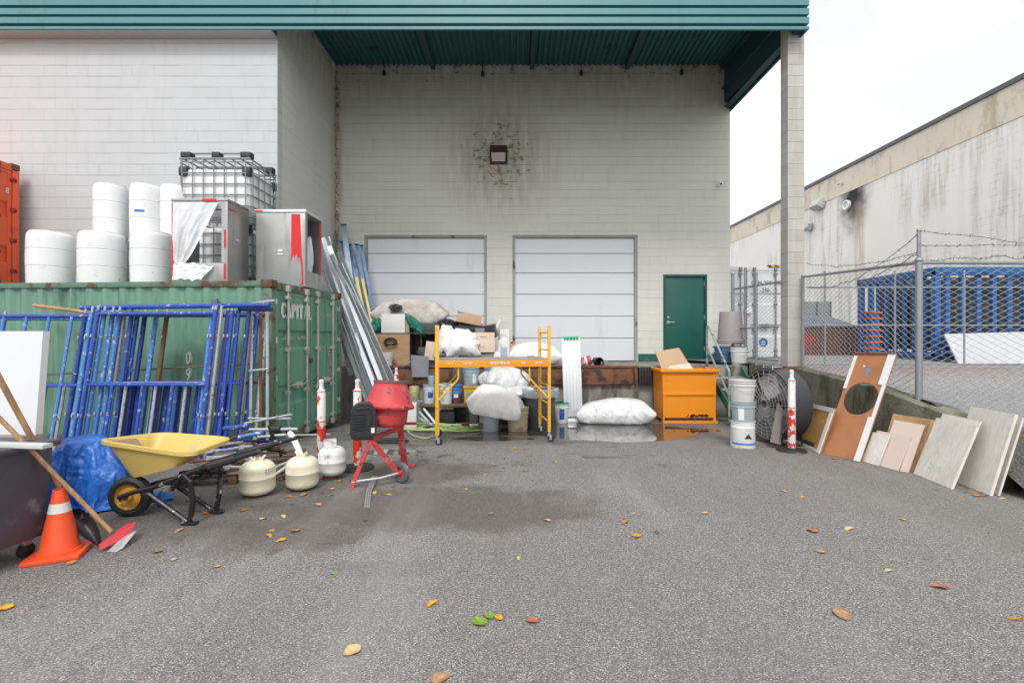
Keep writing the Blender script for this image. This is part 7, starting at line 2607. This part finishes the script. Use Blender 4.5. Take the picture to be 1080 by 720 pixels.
lean('large pink board at the front of the small stack', (914.5, 486.5), (949, 496.5), (935, 454), (966, 460), .016, PK, 'pink_board', group='pink boards', off=-.03, k=.44)
lean('narrow pink board lying across the top of the large pink one', (931, 460), (966, 464.5), (936, 442.5), (971, 448.5), .016, PK, 'pink_board', group='pink boards') if False else None
_r, _at, _n = lean('tall pink board behind the front one, its top strip showing', (925, 490), (956, 498.5), (937.5, 442.5), (971.5, 448.5), .016, PK, 'pink_board', group='pink boards', off=.02, k=.44)
lean('narrow pale pink strip board at the right of the pink stack', (951, 496.5), (956.5, 498), (965, 464), (970, 465), .02, PK, 'pink_board', group='pink boards', off=-.03, k=.44)
BW2, AT2, N2 = lean('largest pale grey ply sheet leaning at the right end of the boards', (995, 505), (1038, 522.5), (1006, 428), (1070.5, 436.5), .03, PLY, 'pale_ply_sheet', group='pale ply sheets', off=.05, k=.27)
lean('second pale ply sheet hidden just behind the largest one', (999, 505), (1041, 522), (1009, 431), (1072, 440), .02, PLY, 'pale_ply_sheet', group='pale ply sheets', off=.10, k=.27)
BW1, AT1, N1 = lean('front pale grey ply sheet marked with green lettering', (970, 499.5), (1010.5, 516), (998, 440), (1037, 450.5), .028, PLY, 'pale_ply_sheet', group='pale ply sheets', off=-.07, k=.37)
lean('narrow pale ply sheet peeping out left of the front marked one', (971, 499), (1008, 514), (1000, 435), (1034, 445), .018, PLY, 'pale_ply_sheet', group='pale ply sheets', off=-.03, k=.37)
mb = Wm(BW1)
ex = (AT1(1, .3) - AT1(0, .3)).normalized()
ey = (AT1(.5, .6) - AT1(.5, .3))
ey = (ey - ex * ey.dot(ex)).normalized()
mb.text('2x4', .10, MX(AT1(.46, .22) - N1 * .002, ex, ey, ex.cross(ey)) @ Matrix.Diagonal((1.35, 1, 1, 1)), .0008)
obj('lettering', mb, mat('green_marker', (.46, .72, .22), .6, fleck=(.68, .66, .6), fs=40, ft=.50), BW1, 0)
# litter on the bank
mb = MB()
rnd = random.Random(21)
for k in range(7):
    p = Vector((5.5 + rnd.random() * .7, 5.75 + .25 * rnd.random(), .55 + .04 * rnd.random()))
    mb.blob(p, (.07, .05, .03), k, 2, .3, 2, .2, 3)
# ================================================================== yard behind the fence
stack = thing('blue_rack', 'big blue steel rack of close upright bars standing in the yard behind the fences', 'rack', (10.4, 12.0, 1.06))
BR = mat('yard_blue', (.016, .10, .30), .5, 0, .2, 3, .06, 20, dirt=(.012, .06, .18), ds=3, dt=.56)
LX, DP, HT = 3.6, 2.6, 2.27
for xx in (0, LX):
    for yy in (0, DP):
        mb = MB()
        mb.bx(xx - .07, xx + .07, yy - .07, yy + .07, 0, HT, .01)
        obj('corner_post', mb, BR, stack)
mb = MB()
mb.bx(-.07, LX + .07, -.09, .05, HT - .16, HT + .04, .01)
obj('beam', mb, BR, stack)
mb = MB()
mb.bx(-.07, LX + .07, DP - .05, DP + .09, HT - .16, HT + .04, .01)
obj('beam', mb, BR, stack)
mb = MB()
mb.bx(-.09, .05, .051, DP - .051, HT - .16, HT + .035, .01)
obj('beam', mb, BR, stack)
mb = MB()
mb.bx(LX - .05, LX + .09, .051, DP - .051, HT - .16, HT + .035, .01)
obj('beam', mb, BR, stack)
mb = MB()
mb.bx(-.07, LX + .07, -.06, .05, .05, .2, .01)
obj('beam', mb, BR, stack)
mb = MB()
mb.bx(-.06, .05, .06, DP - .06, .05, .2, .01)
obj('beam', mb, BR, stack)
for k in range(9):
    mb = MB()
    xx = .22 + k * .385
    mb.bx(xx, xx + .11, -.04, .06, .2, HT - .16, .01)
    obj('upright_bar', mb, BR, stack)
for k in range(7):
    mb = MB()
    yy = .3 + k * .32
    mb.bx(-.04, .05, yy, yy + .06, .2, HT - .16, .01)
    obj('upright_bar', mb, BR, stack)
for k in range(11):
    mb = MB()
    xx = .2 + k * .31
    mb.bx(xx, xx + .13, DP - .1, DP, .2, HT - .16, .01)
    obj('upright_bar', mb, BR, stack)
mb = MB()
for k in range(4):
    mb.bx(.4, LX - .2, .35 + k * .55, .75 + k * .55, .22 + .02 * k, HT * .93 - .12 * (k % 2), .02)  # dark blocks added inside the rack so the gaps between bars look black
obj('gap_filler', mb, mat('dark_filler', (.05, .055, .065), .7, 0, .4, 3), stack)
for k in range(9):
    mb = MB()
    z_ = 1.10 + k * .14
    cx_, cy_ = at_x(920, 11.4), 11.4
    mb.box((cx_ + .02 * (k % 2), cy_, z_), (.32, .24, .04), None, .006, (0, .06 * ((k * 7) % 3 - 1), .1 * ((k * 5) % 3 - 1)))
    solo('orange_beam', mb, mat('beam_orange', (.50, .10, .025), .5, 0, .15), ['lowest', 'second', 'third', 'fourth', 'fifth', 'sixth', 'seventh', 'eighth', 'topmost'][k] + ' orange beam from the bottom of the cross stack by the blue rack', 'beam', 'orange beams beside the blue rack')
    if k < 8:
        mb = MB()
        mb.box((cx_ , cy_ + .01, z_ + .07), (.20, .2, .098), None, .006)
        solo('spacer_block', mb, BR, ['lowest', 'second', 'third', 'fourth', 'fifth', 'sixth', 'seventh', 'topmost'][k] + ' blue spacer from the bottom of the orange cross stack', 'spacer', 'blue spacers in the orange stack')
sheet('large white sheet leaning against the blue rack behind the fence', [P(1013, 390, 11.0), P(1120, 390, 11.0), P(1105, 350, 11.75), P(995, 353, 11.75)], .03, mat('sheet_white', (.52, .53, .56), .45, 0, .04), 'white_sheet', 'sheet')
yd = thing('yard_dumpster', 'dark red brown dumpster with grey lids in the yard behind the pillar', 'dumpster', (at_x(876, 15.5), 15.5, 1.06))
mb = MB()
mb._add([(-.85, 0, 0), (.85, 0, 0), (.85, 1.5, 0), (-.85, 1.5, 0), (-.9, 0, .85), (.9, 0, .85), (.9, 1.5, 1.25), (-.9, 1.5, 1.25)], [(0, 1, 2, 3), (4, 5, 6, 7), (0, 1, 5, 4), (1, 2, 6, 5), (2, 3, 7, 6), (3, 0, 4, 7)])
obj('tub', mb, mat('dumpster_brown', (.13, .055, .045), .6, 0, .25, 2, dirt=(.08, .04, .035)), yd, 0)
for k in range(2):
    mb = MB()
    mb.box((-.45 + .9 * k, .72, 1.10), (.86, 1.5, .05), None, .01, (R(15), 0, 0))
    for j in range(5):
        mb.box((-.78 + .9 * k + j * .165, .72, 1.135), (.06, 1.4, .02), None, .004, (R(15), 0, 0))
    obj('lid', mb, mat('lid_grey', (.17, .19, .24), .5, 0, .15), yd)
boxthing('yard_container', 'grey green steel box behind the brown dumpster in the yard', 'container', 846, 877, 318, 372, 19.5, 1.5, mat('grey_green_box', (.20, .25, .25), .6, 0, .15), z=1.06)
c_ = bpy.context.scene.objects['yard_container']
for k in range(3):
    mb = MB()
    mb.bx(-.55 + k * .55 - .02, -.55 + k * .55 + .02, -.79, -.751, .05, 2.0)
    obj('rib', mb, mat('rib_dark', (.10, .13, .13), .6), c_, 0)
sheet('red triangular sign panel lying by the pillar foot in the yard', [P(848, 371, 13.5), P(861, 357, 13.6), P(848, 350, 13.5)], .02, mat('sign_red', (.30, .025, .03), .5), 'red_sign', 'sign')
mb = MB()
rnd = random.Random(31)
for k in range(420):
    w_ = rnd.random()
    if w_ < .45:
        y_ = rnd.uniform(5.0, 9.6)
        x_ = wallx(y_) - abs(rnd.gauss(0, .22)) - .05
    elif w_ < .75:
        x_ = rnd.uniform(-3.9, 0.2)
        y_ = rnd.uniform(4.6, 6.4) + max(0, x_ + 2.5) * .5
    else:
        x_ = rnd.uniform(-2.4, 4.2)
        y_ = 10.95 - abs(rnd.gauss(0, .7))
    z_ = gz(0, y_)
    a_ = rnd.random() * 6.28
    r_ = rnd.uniform(.006, .022)
    mb._add([(x_ + r_ * math.cos(a_ + q) * (1.5 if i_ % 2 else .8), y_ + r_ * math.sin(a_ + q) * (1.5 if i_ % 2 else .8), z_ + .004 + rnd.random() * .008) for i_, q in enumerate((0, 1.3, 2.9, 4.4))], [(0, 1, 2, 3)])
o = obj('leaf_litter', mb, mat('litter', (.16, .10, .055), .85, 0, .6, 3), None, 0)
o['kind'] = 'stuff'
o['label'] = 'crumbs of dead leaf scattered along the wall foot and dock'
# small weeds and rubble at the gate foot: loose leaf litter along the fence line
# ================================================================== fallen leaves
def leaf_mesh(kind):
    mb = MB()
    L = 1.0
    def f(u, v):
        t_ = u
        wv = {0: .30, 1: .22, 2: .42}[kind] * math.sin(PI * t_ ** .8) ** .8
        s = (v - .5) * 2
        z_ = .10 * abs(s) * (1 if kind != 2 else 1.6) * (1 - t_ * .4) + .08 * math.sin(t_ * 4 + kind) * t_ + .03 * math.sin(9 * t_ + 3 * s)
        return ((t_ - .5) * L, s * wv, z_ + .02)
    mb.grid(f, 10, 6)
    mb.tube([(-.5, 0, .02), (-.62, .02, .03), (-.75, .05, .02)], .012, 4)
    return mb
LM = {}
for nm, c1, c2 in (('yellow', (.62, .36, .02), (.52, .22, .015)), ('orange', (.50, .20, .02), (.36, .11, .015)), ('tan', (.42, .25, .12), (.30, .16, .08)), ('pale', (.60, .44, .22), (.5, .34, .15)), ('green', (.10, .26, .03), (.22, .33, .03)), ('red', (.34, .07, .03), (.42, .16, .07)), ('brown', (.12, .06, .03), (.2, .1, .05))):
    t = NT('leaf_' + nm)
    M['leaf_' + nm] = t.out(t.mix(t.ramp(t.noise(4, 5), .35, .65), c1, c2), .5, t.bump(t.noise(14, 4), .3, .01))
    for k in range(3):
        o = obj('fallen_leaf', leaf_mesh(k), M['leaf_' + nm])
        LM[nm, k] = o.data
        bpy.data.objects.remove(o)
leaves = [
 (218, 542, 'orange', .10, 'orange fallen leaf under the wheelbarrow leg'), (188, 560, 'tan', .10, 'tan fallen leaf left of the wheelbarrow foot'), (258, 538, 'orange', .07, 'small orange leaf below the labelled cream tank'),
 (277, 547, 'pale', .09, 'pale leaf in front of the labelled cream tank'), (299, 545, 'pale', .11, 'larger pale leaf in front of the second cream tank'), (287, 560, 'tan', .06, 'tiny tan leaf at the top of the group of four before the tanks'),
 (284, 565, 'yellow', .08, 'yellow leaf at the left of the group of four before the tanks'), (296, 570, 'yellow', .10, 'yellow leaf lowest in the group of four before the tanks'), (311, 560, 'orange', .09, 'orange leaf rightmost in the group of four before the tanks'),
 (336, 532, 'pale', .10, 'long pale leaf between the tanks and the mixer foot'), (349, 516, 'yellow', .10, 'yellow leaf at the foot of the white gas cylinder'), (320, 522, 'tan', .09, 'tan leaf right of the second cream tank'), (305, 524, 'orange', .09, 'orange leaf at the foot of the second cream tank'),
 (358, 508, 'orange', .12, 'orange leaf between the white cylinder and the mixer foot'), (166, 582, 'tan', .08, 'tan leaf right of the scraper head'), (184, 590, 'pale', .07, 'pale leaf alone on the asphalt below the wheelbarrow'), (228, 598, 'yellow', .08, 'single yellow leaf between the cone and the stains'),
 (75, 594, 'tan', .08, 'tan leaf in front of the orange cone'), (4, 642, 'yellow', .11, 'yellow leaf at the left edge of the asphalt'), (455, 637, 'yellow', .105, 'bright yellow leaf left of the green leaf in the foreground'),
 (505, 656, 'green', .12, 'green fallen leaf in the foreground'), (516, 649, 'green', .10, 'smaller green leaf touching the first green one'), (525, 651, 'yellow', .10, 'yellow leaf touching the green leaves in the foreground'), (371, 687, 'pale', .11, 'pale leaf lowest on the left of the foreground'),
 (465, 716, 'tan', .11, 'tan leaf cut by the bottom edge of the view'), (352, 605, 'green', .06, 'tiny olive leaf on the damp stain'), (517, 542, 'tan', .07, 'tan leaf at the right edge of the brown stain'), (512, 501, 'pale', .06, 'pale leaf below the left scaffold leg'),
 (449, 497, 'orange', .08, 'orange leaf right of the mixer wheel'), (492, 516, 'yellow', .06, 'small yellow leaf on the asphalt below the scaffold'), (395, 520, 'pale', .09, 'pale leaf under the cement mixer'), (411, 522, 'yellow', .08, 'yellow leaf below the mixer wheel'), (385, 549, 'brown', .06, 'dark brown leaf on the stain below the mixer'),
 (577, 549, 'pale', .09, 'cream leaf just right of the brown stain'), (658, 551, 'orange', .12, 'large orange leaf in the group of three on the right asphalt'), (671, 565, 'yellow', .10, 'yellow leaf in the group of three on the right asphalt'), (693, 562, 'brown', .08, 'brown leaf in the group of three on the right asphalt'),
 (668, 542, 'pale', .06, 'small pale leaf above the large orange leaf'), (743, 541, 'pale', .07, 'small pale leaf alone in the middle of the right asphalt'), (781, 516, 'orange', .06, 'small orange leaf below the pail stack'), (826, 518, 'yellow', .09, 'yellow leaf below the worn post on the right'), (846, 524, 'yellow', .05, 'tiny yellow leaf right of the one below the worn post'),
 (856, 560, 'orange', .12, 'broad orange leaf below the hardboard'), (895, 558, 'pale', .12, 'long pale leaf right of the broad orange one'), (866, 582, 'tan', .09, 'tan leaf below the broad orange one'), (952, 548, 'pale', .07, 'small pale leaf below the pale ply sheets'), (937, 602, 'pale', .08, 'pale leaf between the red leaf and the boards'),
 (888, 649, 'tan', .12, 'tan leaf lowest on the right asphalt'), (990, 619, 'red', .12, 'reddish leaf on the right asphalt'), (1069, 653, 'orange', .08, 'orange leaf at the right edge of the asphalt'), (562, 655, 'red', .09, 'small red brown leaf right of the green leaves'), (547, 589, 'pale', .06, 'tiny pale leaf in the middle of the asphalt'),
 (1057, 526, 'pale', .08, 'pale leaf right of the pale ply sheets'), (1051, 519, 'green', .11, 'yellow green leaf at the corner of the pale ply sheets'), (1031, 523, 'orange', .11, 'orange leaf at the foot of the largest ply sheet'), (979, 502, 'orange', .12, 'orange leaf at the foot of the marked ply sheet'), (962, 497, 'green', .10, 'green leaf at the foot of the plywood offcut'),
 (586, 487, 'pale', .07, 'pale leaf below the right scaffold legs'), (787, 473, 'yellow', .13, 'yellow leaf at the foot of the pail stack'), (543, 473, 'yellow', .09, 'yellow leaf on the wet ground under the scaffold'), (842, 479, 'orange', .09, 'orange leaf beside the base of the worn post'), (879, 484, 'orange', .09, 'orange leaf at the foot of the hardboard'),
 (1045, 514, 'orange', .10, 'orange leaf behind the corner of the ply sheets'), (557, 480, 'tan', .06, 'tan leaf on the damp patch below the scaffold'), (640, 500, 'tan', .05, 'tiny tan leaf below the puddle'), (440, 480, 'brown', .06, 'dark leaf between the mixer and the scaffold'), (711, 455, 'brown', .07, 'dark leaf at the foot of the orange dumpster')]
rnd = random.Random(17)
for i, (px, py, kd, L_, lab) in enumerate(leaves):
    o = bpy.data.objects.new('fallen_leaf', LM[kd, i % 3])
    COL.objects.link(o)
    p = G(px, py)
    o.location = p + Vector((0, 0, .003))
    o.scale = (L_ * .92, L_ * .92, L_ * .7)
    o.rotation_euler = (rnd.uniform(-.15, .15), rnd.uniform(-.12, .12), rnd.uniform(0, 6.28))
    tag(o, lab, 'leaf', 'fallen leaves on the asphalt')
